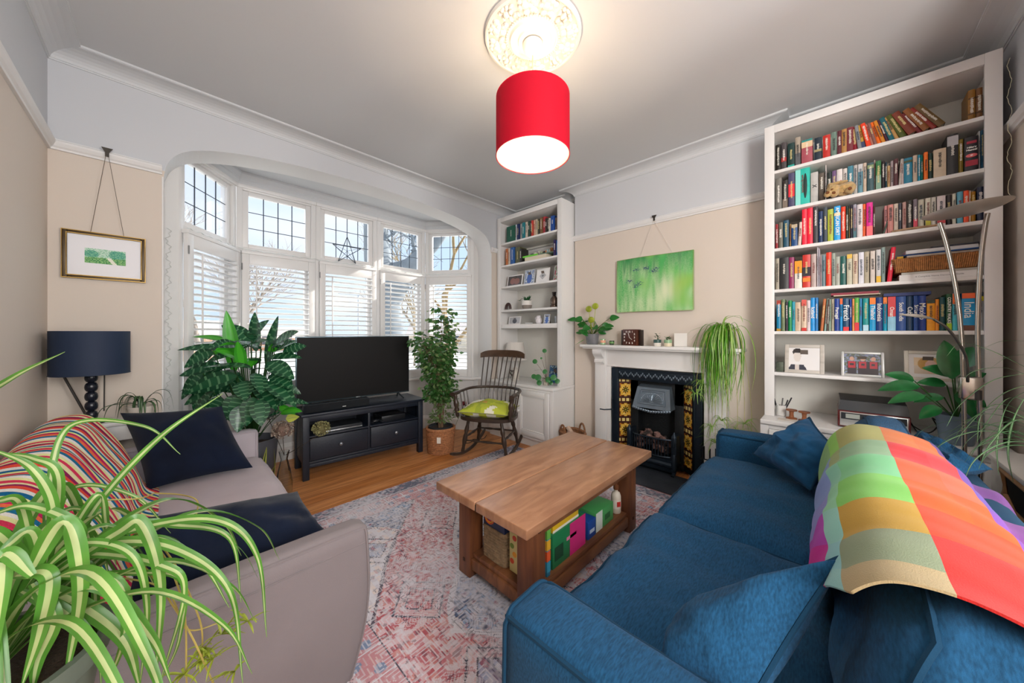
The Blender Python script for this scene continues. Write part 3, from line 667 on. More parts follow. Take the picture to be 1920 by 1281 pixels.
for i, (a, b) in enumerate(((1.228, 1.90), (1.905, 2.795))):
    m, f = softbox(-.10, a, .295, .455, b, .435, .045, .02, .004, i*4, 24, .006); sc_ = prt('seat_cushion', m, PALE2, t2, O2)
    prt('piping', MB().tube(edgeloop(f, .8), .004, 6, closed=True), PALE2, sc_, O2)
for y in (1.2, 2.82):
    for x in (-.3, .4): prt('foot', MB().lathe([(.012, 0), (.018, .102)], 12, (x, y, 0.0125 if x > .3 and y < 2.5 else 0)), M('#4a3626', .5), t2, O2)
NAVY = cloth('#0a1428', .12, .1, 400, .25, 7)
pillowthing('velvet_cushion', 'navy velvet cushion standing against the far arm of the pale sofa', 'cushion', [(-.055, 2.44, .475), (.36, 2.43, .47), (.24, 2.62, .815), (-.16, 2.76, .82)], .17, NAVY, None, 4, wr=.005)
pillowthing('velvet_cushion', 'navy velvet cushion slumped inside the near arm of the pale sofa', 'cushion', [(-.08, 1.32, .50), (.44, 1.36, .49), (.37, 1.54, .62), (-.06, 1.44, .72)], .17, NAVY, None, 14, wr=.007)
ST = ['#d83a5c', '#e8e7a8', '#e9e6e0', '#1f6f96', '#e9704a', '#c81f62', '#e4e59a', '#17628e', '#dcdcd8', '#e0503e', '#8f2258', '#e8dfae']
def strip(u, v): 
    k = int(u*62); return lin(ST[k % 12])[:3]
sec = [(-.418, .50), (-.415, .66), (-.41, .78), (-.37, .845), (-.30, .865), (-.23, .84), (-.155, .72), (-.095, .60), (-.06, .50), (-.01, .462)]
mb = drape([(a, b) for a, b in sec][::-1], 1.27, 2.66, 1, strip, nx=400, ns=90, axis='y', wav=.008, edge=lambda v: (.05*v, -.16*(1-v)**2), seed=5)
o = mk('striped_blanket', mb, M('#fffffe', .95, bump=.5, bs=250, attr=True, spec=.1), sharp=60)
tag(o, 'blanket in fine red, cream and teal stripes draped over the pale sofa', 'blanket')
# ---- rocking chair (local +x is forward)
ch = thing('rocking_chair', 'dark wooden spindle-back rocking chair between the ficus and the corner bookcase', 'rocking chair', (2.345, 2.575, 0.0125), R(207)); ch.scale = (1, 1.08, .93)
DW = M('#3a2d25', .32, var=.3, vsc=12)
def ln(a, b, n=8): a, b = Vector(a), Vector(b); return [a.lerp(b, i/n) for i in range(n+1)]
def turned(a, b, r): return ln(a, b, 12), [r*k for k in (.6, .8, .75, 1.0, 1.15, .8, 1.1, 1.2, 1.1, .8, .75, .9, .7)]
for s in (-1, 1):
    pr = [(-.44+.86*i/20, s*.215, .012+.10*((-.44+.86*i/20+.02)/.44)**2) for i in range(21)]
    mk('rocker', MB().tube(pr, [.012]+[.017]*19+[.012], 8), DW, ch)
    for x, xx in ((.15, .17), (-.17, -.24)):
        a, r = turned((x, s*.16, .395), (xx, s*.215, .035), .019); mk('leg', MB().tube(a, r, 10), DW, ch)
    a, r = turned((.165, s*.19, .2), (-.2, s*.19, .2), .012); mk('stretcher', MB().tube(a, r, 8), DW, ch)
    a, r = turned((.19, s*.255, .425), (.20, s*.275, .665), .021); mk('arm_post', MB().tube(a, r, 10), DW, ch)
    for x in (.10, .02, -.06): mk('arm_spindle', MB().tube(ln((x, s*.235, .43), (x-.01, s*.272, .665), 4), .007, 6), DW, ch)
a, r = turned((.165, -.205, .17), (.165, .205, .17), .012); mk('stretcher', MB().tube(a, r, 8), DW, ch)
a, r = turned((-.20, -.20, .2), (-.20, .20, .2), .012); mk('stretcher', MB().tube(a, r, 8), DW, ch)
pts = []
for i in range(40):
    a = 2*pi*i/40; c, s = math.cos(a), math.sin(a); pts.append((.235*(abs(c)**.7)*(1 if c > 0 else -1)+.0, .265*(abs(s)**.7)*(1 if s > 0 else -1)*(1+.05*c)))
sm = MB(); sm.prism(pts, .395, .43)
mk('seat', weld(sm), DW, ch, sharp=30)
arm = bez([(.24, -.285, .672), (.05, -.285, .675), (-.14, -.26, .68), (-.235, -.15, .685), (-.26, 0, .685), (-.235, .15, .685), (-.14, .26, .68), (.05, .285, .675), (.24, .285, .672)], 6)
mk('arm_rail', MB().tube(arm, [.024 if (i < 5 or i > len(arm)-6) else .016 for i in range(len(arm))], 8), DW, ch)
for k in range(9):
    y = -.17+.34*k/8; yt = y*1.22; top = -.40-.03*(1-(y/.17)**2)
    mk('back_spindle', MB().tube(bez([(-.19-.02*(1-(y/.17)**2), y, .43), (-.245-.015*(1-(y/.17)**2), y*1.08, .68), (top, yt, 1.04)], 5), .0062, 6), DW, ch)
cr_ = MB(); P_ = []
for i in range(21):
    u = -1+2*i/20; P_.append((-.395-.045*(1-u*u), u*.245, 1.03-.012*(abs(u)**3), .085*(1-.35*abs(u)**6)))
V = []; 
for x, y, z, h in P_: V += [(x+.012, y, z), (x+.008, y, z+h), (x-.012, y, z+h), (x-.012, y, z)]
Fc = [(i*4+k, i*4+(k+1) % 4, i*4+4+(k+1) % 4, i*4+4+k) for i in range(20) for k in range(4)]+[(0, 1, 2, 3), (83, 82, 81, 80)]
mk('crest_rail', MB().add(V, Fc), M('#4a3526', .28, var=.35, vsc=12), ch)
m_ = ch.matrix_basis.copy(); ch_m = Matrix.Translation(ch.location) @ Matrix.Rotation(R(207), 4, 'Z') @ Matrix.Diagonal((1, 1.08, .93, 1))
cor = [ch_m @ Vector(p) for p in ((-.2, -.24, .49), (.23, -.24, .485), (.23, .24, .485), (-.2, .24, .49))]
mb, lp = pillow4(*cor, .17, 31, wr=.008)
def limecol(p):
    n_ = noise.noise(p*9); n2 = noise.noise(p*5+Vector((7, 3, 1)))
    return lin('#b9c23c')[:3] if n_ > -.05 else (lin('#e4e2d0')[:3] if n2 > 0 else lin('#c9a24a')[:3] if n_ < -.35 else lin('#9fae34')[:3])
for k, f_ in enumerate(mb.f): mb.c[k] = limecol(sum((mb.v[i] for i in f_), Vector())/4)
c = sum(cor, Vector())/4; c.z = .44
tt = thing('seat_cushion', 'lime green and cream cushion lying on the rocking chair', 'cushion', c); T = Matrix.Translation(-c)
mk('cover', mb.xf(T), M('#fffffd', .85, bump=.3, bs=200, attr=True), tt); mk('piping', MB().tube(lp, .004, 6, closed=True, T=T), cloth('#8a8a5a'), tt)
# ================================================================ FIREPLACE AND MANTEL
IRON = M('#222d38', .34, .6, bump=.15, bs=120); IRONL = M('#75828e', .32, .6, bump=.1, bs=90); MANT = M('#e0dedc', .4)
CY = 1.20
fs = thing('fire_surround', 'white painted wooden mantelpiece around the black cast iron fireplace', 'mantelpiece', (X1, CY, 0))
def L(mb): return mb.xf(Matrix.Translation((-X1, -CY, 0)))
mk('mantel_shelf', L(MB().rbox(2.975, CY-.70, 1.103, X1-.001, CY+.70, 1.13, .004).rbox(2.995, CY-.68, 1.088, X1-.001, CY+.68, 1.104, .004)), MANT, fs)
mk('frieze', L(MB().rbox(3.105, CY-.50, .915, X1-.001, CY+.50, 1.089, .003).rbox(3.09, CY-.46, .915, 3.106, CY+.46, .93, .004)), MANT, fs)
for s in (-1, 1):
    c = CY+s*.52
    mk('pilaster', L(MB().rbox(3.075, c-.06, .02, X1-.001, c+.06, 1.089, .003).rbox(3.065, c-.068, .001, X1-.001, c+.068, .16, .004).rbox(3.098, c-s*.082-.022, .02, X1-.002, c-s*.082+.022, .915, .003)), MANT, fs)
    pr = [(0, 1.088), (-.068, 1.088), (-.072, 1.07), (-.07, 1.045), (-.05, 1.02), (-.028, 1.0), (-.022, .985), (-.034, .97), (-.032, .95), (-.012, .942), (-.012, .932), (0, .932)]
    mk('corbel', L(MB().prism([(3.076+a, z) for a, z in pr], c-.05, c+.05, 'y')), MANT, fs)
# cast iron insert
fi = thing('cast_iron_fireplace', 'black cast iron fireplace with flower tiles, hood and barred grate', 'fireplace', (3.12, CY, 0.0))
def L(mb): return mb.xf(Matrix.Translation((-3.12, -CY, 0)))
def isurf(mb): return mb
fr = MB().rbox(3.095, CY-.405, .02, 3.14, CY-.335, .905, .004).rbox(3.095, CY+.335, .02, 3.14, CY+.405, .905, .004).rbox(3.095, CY-.335, .80, 3.14, CY+.335, .905, .004)
for z in (.808, .895): fr.tube([(3.094, CY-.335, z), (3.094, CY+.335, z)], .005, 6)
for s in (-1, 1):
    for y in (.343, .397): fr.tube([(3.094, CY+s*y, .03), (3.094, CY+s*y, .80)], .004, 6)
mk('outer_frame', L(fr), IRON, fi)
rl_ = MB(); rnd = random.Random(5)
for k in range(46):
    y = CY-.32+.64*k/45; rl_.ball((3.094, y, .851+.014*math.sin(k*1.57)), (.006, .007, .012), 8)
mk('relief_band', L(rl_), IRONL, fi)
# splayed tile panels
def splay(s, u, z, off=0):
    """u 0..1 from outer to inner edge"""
    return Vector((3.10+.09*u+off*-.7, CY+s*(.335-.10*u)-s*off*.7, z))
YEL = lin('#d9a83c')[:3]; BRN = lin('#5a2c1a')[:3]; GRN = lin('#4a4a1e')[:3]; CRM = lin('#e0cf86')[:3]; ORG = lin('#a8642a')[:3]
def tilecol(a, b):
    r = math.hypot(a, b); th = math.atan2(b, a); petals = .62+.2*math.cos(8*th); q = max(abs(a), abs(b))
    if q > .95: return BRN
    if r < .12: return YEL
    if r < .12+.40*abs(math.cos(4*th))**.6 and r < .55: return GRN if r < .4 else BRN
    if r < .95+.12*math.cos(8*th): return YEL if noise.noise(Vector((a*6, b*6, 0))) > -.25 else CRM
    return ORG if r > 1.08 else BRN
for s in (-1, 1):
    pn = MB(); N = 1
    pn.add([splay(s, 0, .03), splay(s, 1, .03), splay(s, 1, .80), splay(s, 0, .80)], [(0, 1, 2, 3)]); mk('tile_backing', L(pn), IRON, fi)
    zt = .797
    seq = [('s', .035), ('b', .145), ('s', .05), ('b', .145), ('s', .05), ('b', .145), ('s', .05), ('b', .1)]
    for kind, h in seq:
        z1_ = zt; z0_ = max(.035, zt-h+.006); zt -= h; mb = MB(); n = 26 if kind == 'b' else 18; nz_ = n if kind == 'b' else 6
        for i in range(n):
            for j in range(nz_):
                u0, u1 = .04+.92*i/n, .04+.92*(i+1)/n; a0, a1 = z0_+(z1_-z0_)*j/nz_, z0_+(z1_-z0_)*(j+1)/nz_
                if kind == 'b': c = tilecol(2*(i+.5)/n-1, 2*(j+.5)/nz_-1)
                else:
                    uu = ((i+.5)/n*3) % 1; vv = (j+.5)/nz_; c = BRN if (abs(uu-.5) < .2 and abs(vv-.5) < .3) else (BRN if vv < .17 or vv > .83 else CRM)
                mb.add([splay(s, u0, a0, .005), splay(s, u1, a0, .005), splay(s, u1, a1, .005), splay(s, u0, a1, .005)], [(0, 1, 2, 3)], 0, None, c)
        mk('flower_tile' if kind == 'b' else 'border_tile', L(mb), M('#fffffb', .15, attr=True, coat=.5), fi)
# firebox
fb = MB(); yi = .235
ap_ = [(CY-.16, .02)]
opening = [(CY-.165, .03), (CY-.165, .56), (CY-.14, .60)]+[(CY-.14+.28*k/10, .60+.0*k) for k in range(1, 10)]+[(CY+.14, .60), (CY+.165, .56), (CY+.165, .03)]
for s in (-1, 1): fb.rbox(3.165, min(CY+s*.165, CY+s*.24), .03, 3.20, max(CY+s*.165, CY+s*.24), .80, .003)
fb.rbox(3.165, CY-.24, .60, 3.20, CY+.24, .80, .003)
fb.box(3.20, CY-.17, .03, 3.29, CY-.165, .62).box(3.20, CY+.165, .03, 3.29, CY+.17, .62).box(3.285, CY-.17, .03, 3.292, CY+.17, .62).box(3.20, CY-.17, .6, 3.29, CY+.17, .605)
mk('firebox', L(fb), M('#15191c', .6, .3, bump=.2, bs=60), fi)
# hood
hd = MB(); hx = [(3.165, .755), (3.12, .745), (3.06, .60)]
V = [(3.165, CY-.14, .765), (3.165, CY+.14, .765), (3.10, CY+.145, .745), (3.10, CY-.145, .745), (3.045, CY-.17, .565), (3.045, CY+.17, .565), (3.165, CY-.17, .565), (3.165, CY+.17, .565)]
hd.add(V, [(0, 1, 2, 3), (3, 2, 5, 4), (4, 5, 7, 6), (0, 3, 4, 6), (1, 7, 5, 2)]); mk('hood', L(hd), IRONL, fi, sharp=20)
def hp(a, z, o=.004):    # point on the hood face
    t_ = (z-.565)/.18; return Vector((3.045+.055*t_-o, CY+a, z))
rf = MB(); rf.tube([hp(-.125, .60), hp(.125, .60), hp(.112, .725), hp(-.112, .725)], .004, 6, closed=True); rf.tube([hp(-.105, .615), hp(.105, .615), hp(.095, .71), hp(-.095, .71)], .0025, 6, closed=True)
for k in range(11):
    a = pi*k/10; rf.tube([hp(.018*math.cos(a), .625+.012*math.sin(a)), hp(.055*math.cos(a)*1.2, .625+.05*math.sin(a)), hp(.07*math.cos(a+.15)*1.2, .625+.065*math.sin(a))], [.003, .005, .002], 6)
for k in range(20):
    a = pi*k/19; rf.ball(hp(.1*math.cos(a), .62+.078*math.sin(a)), .0045, 6)
mk('relief', L(rf), IRONL, fi)
fr2 = MB()
for k in range(-7, 8): u = k/7; fr2.ball(hp(.16*u, .565-.022*(1-abs(u))**.7-.004, 0), (.006, .014, .013), 8)
mk('hood_frill', L(fr2), IRONL, fi)
# grate basket
gr = MB(); gx = 3.02
def gp(a, z): return Vector((gx+.05*(abs(a)/.19)**3, CY+a, z))
for z in (.315, .165): gr.tube([gp(-.19+.38*i/12, z) for i in range(13)], .008, 8)
for k in range(15): a = -.175+.35*k/14; gr.tube([gp(a, .315), gp(a*1.0, .165)], .0052, 6)
mk('grate_bars', L(gr), IRON, fi)
gb = MB()
gb.prism([(gx-.012, .155), (3.165, .155), (3.165, .023), (3.05, .023), (3.02, .05), (gx-.005, .09), (gx-.025, .10), (gx-.025, .115), (gx-.01, .13)], CY-.19, CY+.19, 'y')
for s in (-1, 1): gb.rbox(3.035, CY+s*.2-.022, .10, 3.165, CY+s*.2+.022, .36, .008); gb.lathe([(.018, 0), (.024, .02), (.02, .04), (.024, .09), (.014, .105), (.004, .13)], 10, (3.05, CY+s*.2, .26))
for s in (-1, 1): gb.tube([(3.04, CY+s*.2, .20), (3.02, CY+s*.205, .12), (3.035, CY+s*.205, .05), (2.995, CY+s*.205, .026)], [.02, .024, .016, .014], 8)
mk('grate_base', L(gb), IRON, fi)
co = MB(); rnd = random.Random(7)
for k in range(46): co.ball((3.06+rnd.random()*.17, CY-.15+.3*rnd.random(), .19+rnd.random()*.13), .026+.012*rnd.random(), 8, rnd.choice((0, 0, 1)), noise_=.9)
tag(mk('coals', L(co), [M('#7d5f58', .9, bump=.6, bs=90), M('#2e2624', .9, bump=.6, bs=90)], fi), kind='stuff')
mk('damper_rod', L(MB().tube([(3.06, CY+.375, .50), (2.99, CY+.43, .498), (2.98, CY+.47, .50)], .006, 8).tube([(3.09, CY+.39, .44), (3.085, CY+.39, .60)], .008, 8)), IRON, fi)
hs = mk('hearth', MB().rbox(2.685, .36, 0, 3.058, 1.90, .022, .004), M('#34383f', .35, bump=.3, bs=14, var=.25, vsc=7)); tag(hs, 'dark slate hearth slab in front of the cast iron fireplace', 'hearth')
# fire irons
ft = thing('fire_irons', 'black fire irons on a stand between the fireplace and the blue sofa', 'fireside tools', (2.93, .70, .0225)); BK = M('#1b1d20', .4, .5)
mk('stand', MB().tube([(0, 0, .01), (0, 0, .33)], .006, 8).lathe([(.07, 0), (.07, .008), (.02, .014), (.01, .02)], 20).tube([(0, -.07, .24), (0, .07, .24)], .005, 6), BK, ft)
for y in (-.045, .045): mk('tool_handle', MB().tube([(-.0, y, .05), (-.0, y, .24)], .004, 6).tube([(0, y, .24), (0, y, .34)], .0105, 8), BK, ft)
mk('shovel_pan', MB().rbox(-.03, -.075, .025, .0, -.02, .09, .006), BK, ft); mk('brush_head', MB().tube([(0, .045, .03), (0, .045, .09)], [.026, .015], 10), BK, ft)
# log basket
WK = M('#8a5e3e', .75, bump=.5, bs=150, var=.4, vsc=60)
def basket(name, label, c, rx, ry, h, mat, flare=1.1, rows=11, n=44, square=.0, rw=None, handles=0, rz=0, cat='basket'):
    b = thing(name, label, cat, c, rz); mb = MB(); rw = rw or h/rows/2
    def rad(a, z):
        c_, s_ = math.cos(a), math.sin(a)
        if square: c_ = math.copysign(abs(c_)**square, c_); s_ = math.copysign(abs(s_)**square, s_)
        k = 1+(flare-1)*z/h; return rx*k*c_, ry*k*s_
    for r_ in range(rows):
        z = rw+(h-2*rw)*r_/(rows-1); P_ = []
        for i in range(n*2):
            a = 2*pi*i/(n*2); x, y = rad(a, z); o = 1+(.012 if (i//2+r_) % 2 else -.012)*1.6; P_.append((x*o, y*o, z))
        mb.tube(P_, rw*1.15, 6, closed=True)
    mk('weave', mb, mat, b); mk('rim', MB().tube([(*rad(2*pi*i/40, h), h) for i in range(40)], rw*1.6, 8, closed=True), mat, b)
    mk('lining', MB().lathe([(.001, .004), (min(rx, ry)*.9, .004)], 24, cap=False).tube([(0, 0, .002), (0, 0, .004)], min(rx, ry)*.9, 16), mat, b)
    for s in ((-1, 1) if handles else ()):
        mk('handle', MB().tube([((s*ry*.0)+rx*flare*.42*math.cos(a), s*ry*flare*.98, h-.01+handles*math.sin(a)) for a in [pi*i/14 for i in range(15)]], .010, 8), mat, b)
    return b
lb = basket('log_basket', 'brown wicker log basket standing between the corner cupboard and the fireplace', (2.93, 1.955, 0.024), .125, .10, .2, WK, 1.12, 11, 30, .75, None, .09, R(60))
rnd = random.Random(2)
for k, (x, y, rz, el, c_) in enumerate([(-.04, .03, .4, .5, '#b59a86'), (.05, -.02, 2.2, .35, '#a3877a'), (.0, .0, 1.2, .6, '#c3aa98')]):
    T = TR(2.93+x, 1.955+y, .17+.012*k, 0, -el, rz)
    o = mk('firewood_log', MB().tube([T @ Vector((-.09, 0, 0)), T @ Vector((.10, 0, 0))], .026, 9, 0), M(c_, .9, bump=.6, bs=50)); tag(o, ['split log sticking out of the wicker basket towards the cupboard', 'split log lying in the wicker basket nearest the fireplace', 'pale split log on top of the wicker basket'][k], 'log', 'logs in the wicker basket')
# ---- items on the mantelpiece
MZ = 1.131
def pot(prof, mat, loc, name='plant_pot', label='', cat='plant pot', par=None):
    if par: return mk(name, MB().lathe(prof, 32), mat, par)
def leafmb(mb, base, tip, w, mi=0, droop=.0, fold=.15, n=7, side=None, twist=0, shape=.55, strips=None, face=None):
    """a pointed leaf from base to tip bending by droop"""
    b = Vector(base); t_ = Vector(tip); ax = (t_-b); Ln = ax.length
    if Ln < 1e-6: return
    d = ax.normalized(); up = Vector((0, 0, 1)); sd = d.cross(up)
    if sd.length < .1: sd = Vector((1, 0, 0)) if side is None else Vector(side)
    sd.normalize(); nn = sd.cross(d).normalized()
    if face is not None:
        s2 = d.cross(Vector(face).normalized())
        if s2.length > .2: sd = s2.normalized(); nn = sd.cross(d).normalized()
    if twist: q = Matrix.Rotation(twist, 3, d); sd = q @ sd; nn = q @ nn
    V = []; cols = 4
    for i in range(n+1):
        s = i/n; wi = w*.5*(max(0.0, math.sin(pi*min(1, s**shape*1.0)))**.8 if 0 < s < 1 else 0.0)+1e-4
        c = b+ax*s+Vector((0, 0, 1))*droop*Ln*(4*s*(1-s))
        for k in range(cols+1):
            u = -1+2*k/cols; V.append(c+sd*u*wi+nn*abs(u)*wi*fold)
    o = len(mb.v); mb.v += V
    for i in range(n):
        for k in range(cols):
            q = o+i*(cols+1)+k; mb.f.append([q, q+1, q+cols+2, q+cols+1]); mb.m.append(strips[k] if strips else mi)
def strap(mb, pts, w, strips=(0, 1, 0), n=8, taper=.25, tw=0, face=None):
    """long strap leaf along a curve, three strips wide"""
    P_ = bez(pts, n); N = len(P_); k = len(strips); V = []; pv = None
    xs = [-1, -.33, .33, 1] if k == 3 else [-1, 1]
    for i, p in enumerate(P_):
        s = i/(N-1); d = (P_[min(N-1, i+1)]-P_[max(0, i-1)])
        d = d.normalized() if d.length > 1e-9 else Vector((0, 0, 1)); sd = d.cross(Vector(face).normalized() if face is not None else Vector((0, 0, 1)))
        if sd.length < .2: sd = pv if pv is not None else Vector((1, 0, 0))
        sd.normalize()
        if pv is not None and sd.dot(pv) < 0: sd = -sd
        if pv is not None: sd = (sd+pv*1.5).normalized()
        pv = sd; q = sd
        if tw: q = Matrix.Rotation(tw*s, 3, d) @ sd
        nn = q.cross(d); ww = w/2*(min(1, .45+s*3))*(1-max(0, (s-.45)/.55)**1.6*(1-taper*.2))+.0003
        for x in xs: V.append(p+q*x*ww+nn*abs(x)*ww*.35)
    o = len(mb.v); mb.v += V; m = len(xs)
    for i in range(N-1):
        for j in range(m-1): a = o+i*m+j; mb.f.append([a, a+1, a+m+1, a+m]); mb.m.append(strips[j])
def leafmat(c, c2=None, rough=.35, tr=.35):
    k = ('leaf', c, rough, tr)
    if k in MC: return MC[k]
    m = bpy.data.materials.new('leaf'); m.use_nodes = True; MC[k] = m; n = m.node_tree.nodes; L_ = m.node_tree.links; b = n['Principled BSDF']; b.inputs['Roughness'].default_value = rough
    t = n.new('ShaderNodeTexCoord'); q = n.new('ShaderNodeTexNoise'); q.inputs['Scale'].default_value = 14; L_.new(t.outputs['Object'], q.inputs['Vector'])
    hs = n.new('ShaderNodeHueSaturation'); mr = n.new('ShaderNodeMapRange'); mr.inputs[1].default_value = .3; mr.inputs[2].default_value = .7; mr.inputs[3].default_value = .75; mr.inputs[4].default_value = 1.3
    L_.new(q.outputs['Fac'], mr.inputs[0]); L_.new(mr.outputs[0], hs.inputs['Value']); hs.inputs['Color'].default_value = lin(c); L_.new(hs.outputs[0], b.inputs['Base Color'])
    tl = n.new('ShaderNodeBsdfTranslucent'); L_.new(hs.outputs[0], tl.inputs[0]); mx = n.new('ShaderNodeMixShader'); mx.inputs[0].default_value = tr
    L_.new(b.outputs[0], mx.inputs[1]); L_.new(tl.outputs[0], mx.inputs[2]); L_.new(mx.outputs[0], n['Material Output'].inputs[0]); return m
SOIL = M('#3a2a20', .95, bump=.8, bs=200)
# anthurium
an = thing('anthurium', 'green-flowered anthurium in a grey glazed pot on the left end of the mantelpiece', 'pot plant', (3.055, 1.80, MZ)); an.scale = (1.1, 1.35, 1.25)
mk('pot', MB().lathe([(.04, 0), (.046, .01), (.05, .05), (.053, .085), (.047, .085), (.044, .06)], 32), M('#77777b', .25, var=.2, vsc=20), an); mk('soil', MB().lathe([(.045, .07), (.001, .074)], 20), SOIL, an)
st, lf = MB(), MB(); rnd = random.Random(11)
for k in range(22):
    a = 2*pi*k/22*2.4+rnd.random(); r_ = .05+.09*rnd.random(); z = .08+.13*rnd.random(); p = Vector((r_*math.cos(a)*.6, r_*math.sin(a), z+.0)); p.x = min(p.x, .05)
    st.tube(bez([(0, 0, .07), p*.5+Vector((0, 0, .05)), p], 4), .002, 5); dr = Vector((math.cos(a)*.5, math.sin(a), -.35+.5*rnd.random())).normalized(); tp = p+dr*.075; tp.x = min(tp.x, .09); leafmb(lf, p, tp, .055, fold=.2, shape=.6, twist=rnd.uniform(-.5, .5), face=(-.7, -.3, .6))
mk('stems', st, leafmat('#4f6b2a'), an); mk('leaves', lf, leafmat('#2f7a32'), an)
for (y, z) in ((.02, .29), (-.035, .31), (.0, .20)):
    mb = MB(); mb.tube(bez([(0, 0, .07), (-.01, y*.6, z*.6), (-.015, y, z-.015)], 5), .002, 5); mb.ball((-.02, y, z), (.012, .028, .026), 12); mk('flower', mb, leafmat('#b3bf3a'), an)
t = thing('trailing_leaf', 'single bright green trailing leaf hanging off the left end of the mantelpiece', 'leaf', (3.0, 1.93, 1.15)); mb = MB(); leafmb(mb, (.03, -.06, .03), (-.02, .03, -.03), .04, fold=.2); leafmb(mb, (.03, -.06, .03), (-.02, .03, -.03), .04, fold=.2, twist=.1); mk('blade', mb, leafmat('#4fae34'), t)
def glassjar(label, loc, r, h, c1, c2):
    t = thing('candle_glass', label, 'candle holder', loc); mk('glass', MB().lathe([(r*.8, 0), (r, .006), (r, h), (r-.003, h), (r-.003, .01), (.001, .008)], 28), M(c1, .1, trans=.0, spec=.6, coat=.6), t)
    mk('band', MB().lathe([(r+.0006, h*.35), (r+.0008, h*.37), (r+.0008, h*.75), (r+.0006, h*.77)], 28, cap=False), M(c2, .3), t); mk('wax', MB().lathe([(r-.005, h*.6), (.001, h*.6)], 20, cap=False), M('#e9e1cf', .6), t)
glassjar('taller green and pink banded glass beside the anthurium', (3.03, 1.665, MZ), .026, .058, '#8fae86', '#e0a488')
glassjar('small dark green glass between the banded glass and the clock', (3.03, 1.57, MZ), .024, .042, '#2c3b30', '#5f8f4a')
ck = thing('mantel_clock', 'square dark wooden clock with scattered white numerals on the mantelpiece', 'clock', (3.055, 1.375, MZ), R(-8)); DWN = planks('#3c1f14', '#6b3a28', (1, 3, 1), .35)
mk('case', MB().rbox(-.045, -.075, 0, .03, .075, .15, .003), DWN, ck)
mk('dial', MB().rbox(-.048, -.068, .006, -.044, .068, .144, .001), M('#4a2418', .3), ck)
for s, x in ((-1, .0), (1, .0)): mk('side_wing', MB().rbox(-.02, s*.077 if s > 0 else -.105, 0, .02, .105 if s > 0 else -.077, .145, .003), M('#241611', .4), ck)
WHT = M('#f3efe6', .5); mb = MB(); 
for k in range(12):
    a = pi/2-2*pi*k/12; q = .052/max(abs(math.cos(a)), abs(math.sin(a))); y, z = -q*math.cos(a), .075+q*math.sin(a)
    s_ = str(12 if k == 0 else k); txt(s_, .022, Matrix.Translation((-.0485, y, z)) @ Matrix(((0, 0, -1, 0), (-1, 0, 0, 0), (0, 1, 0, 0), (0, 0, 0, 1))), WHT, ck, 'numeral', .0008)
def hand(a, l, nm): mk(nm, MB().tube([(-.0495, 0, .075), (-.0495, -l*math.cos(a), .075+l*math.sin(a))], .0016, 6), WHT, ck)
hand(R(105), .044, 'minute_hand'); hand(R(-38), .033, 'hour_hand')
def minipot(label, y, top, bot, seed, hh, cc):
    t = thing('small_pot_plant', label, 'pot plant', (3.03, y, MZ)); mk('pot', MB().lathe([(.027, 0), (.031, .006), (.031, .03)], 28), M(bot, .4), t); mk('pot_glaze', MB().lathe([(.031, .03), (.032, .058), (.027, .058), (.026, .048)], 28), M(top, .25), t); mk('soil', MB().lathe([(.027, .048), (.001, .05)], 16), SOIL, t)
    lf = MB(); rnd = random.Random(seed)
    for k in range(16): a = rnd.random()*6.28; r_ = .012+.02*rnd.random(); z = .05+hh*rnd.random(); b = Vector((r_*.4*math.cos(a), r_*.4*math.sin(a), z)); leafmb(lf, b, b+Vector((.024*math.cos(a), .024*math.sin(a), .012)), .013, fold=.3, n=4)
    lf.tube([(0, 0, .045), (.0, 0, .05+hh*.8)], .002, 5); mk('leaves', lf, leafmat(cc), t)
minipot('small white pot with a dark rim and upright succulent right of the clock', 1.135, '#3f5a55', '#d8d2c8', 3, .06, '#2f5a2e')
minipot('small green and cream banded pot with a low plant next to the hanging spider plant', 1.045, '#8fb08a', '#ddd0b4', 6, .028, '#3c6b34')
o = mk('greeting_card', MB().box(-.002, -.05, 0, .0, .05, .115).xf(TR(3.10, .965, MZ, 0, R(-6), R(20))), M('#d8d4cf', .6)); tag(o, 'pale card propped on the mantelpiece behind the spider plant', 'card')
# hanging spider plant at the right end of the mantelpiece
G1, G2, G3 = leafmat('#6fae2c', tr=.4), leafmat('#dfe6a4', tr=.45), leafmat('#3f8a22', tr=.35)
hp_ = thing('hanging_spider_plant', 'spider plant trailing long striped leaves and runners off the right end of the mantelpiece', 'pot plant', (3.05, .64, MZ))
mk('pot', MB().lathe([(.04, 0), (.05, .06), (.055, .10), (.049, .10), (.046, .06)], 28), M('#cfc9bd', .5), hp_); mk('soil', MB().lathe([(.047, .085), (.001, .088)], 16), SOIL, hp_)
lf = MB(); rnd = random.Random(21)
for k in range(120):
    a = rnd.uniform(pi*.45, pi*1.55); l = rnd.uniform(.24, .60); o = rnd.uniform(.02, .10); dy = math.sin(a)*rnd.uniform(.5, 1.25); dx = math.cos(a)*.62
    up = rnd.uniform(.03, .10); p0 = (rnd.uniform(-.02, .02), rnd.uniform(-.02, .02), .085)
    strap(lf, [p0, (dx*o*.9, dy*o, .10+up), (dx*o*1.7-.03, dy*o*1.6, .06), (dx*o*1.9-.04, dy*o*1.75+rnd.uniform(-.02, .02), .06-l*.45), (dx*o*1.9-.045, dy*o*1.5+rnd.uniform(-.03, .03), .08-l)], rnd.uniform(.008, .013), rnd.choice(((0, 1, 0), (2, 1, 2), (0, 2, 0))), 4)
for (y1_, z1_, y2_, z2_) in ((.09, .17, .24, .13), (-.05, .24, -.21, .20), (-.03, .21, -.15, .235), (.05, .20, .20, .10)):
    strap(lf, [(0, 0, .09), (-.05, y1_*.7, z1_), (-.08, y2_*.8, z2_+.01), (-.10, y2_, z2_-.04)], .011, (0, 1, 0), 6)
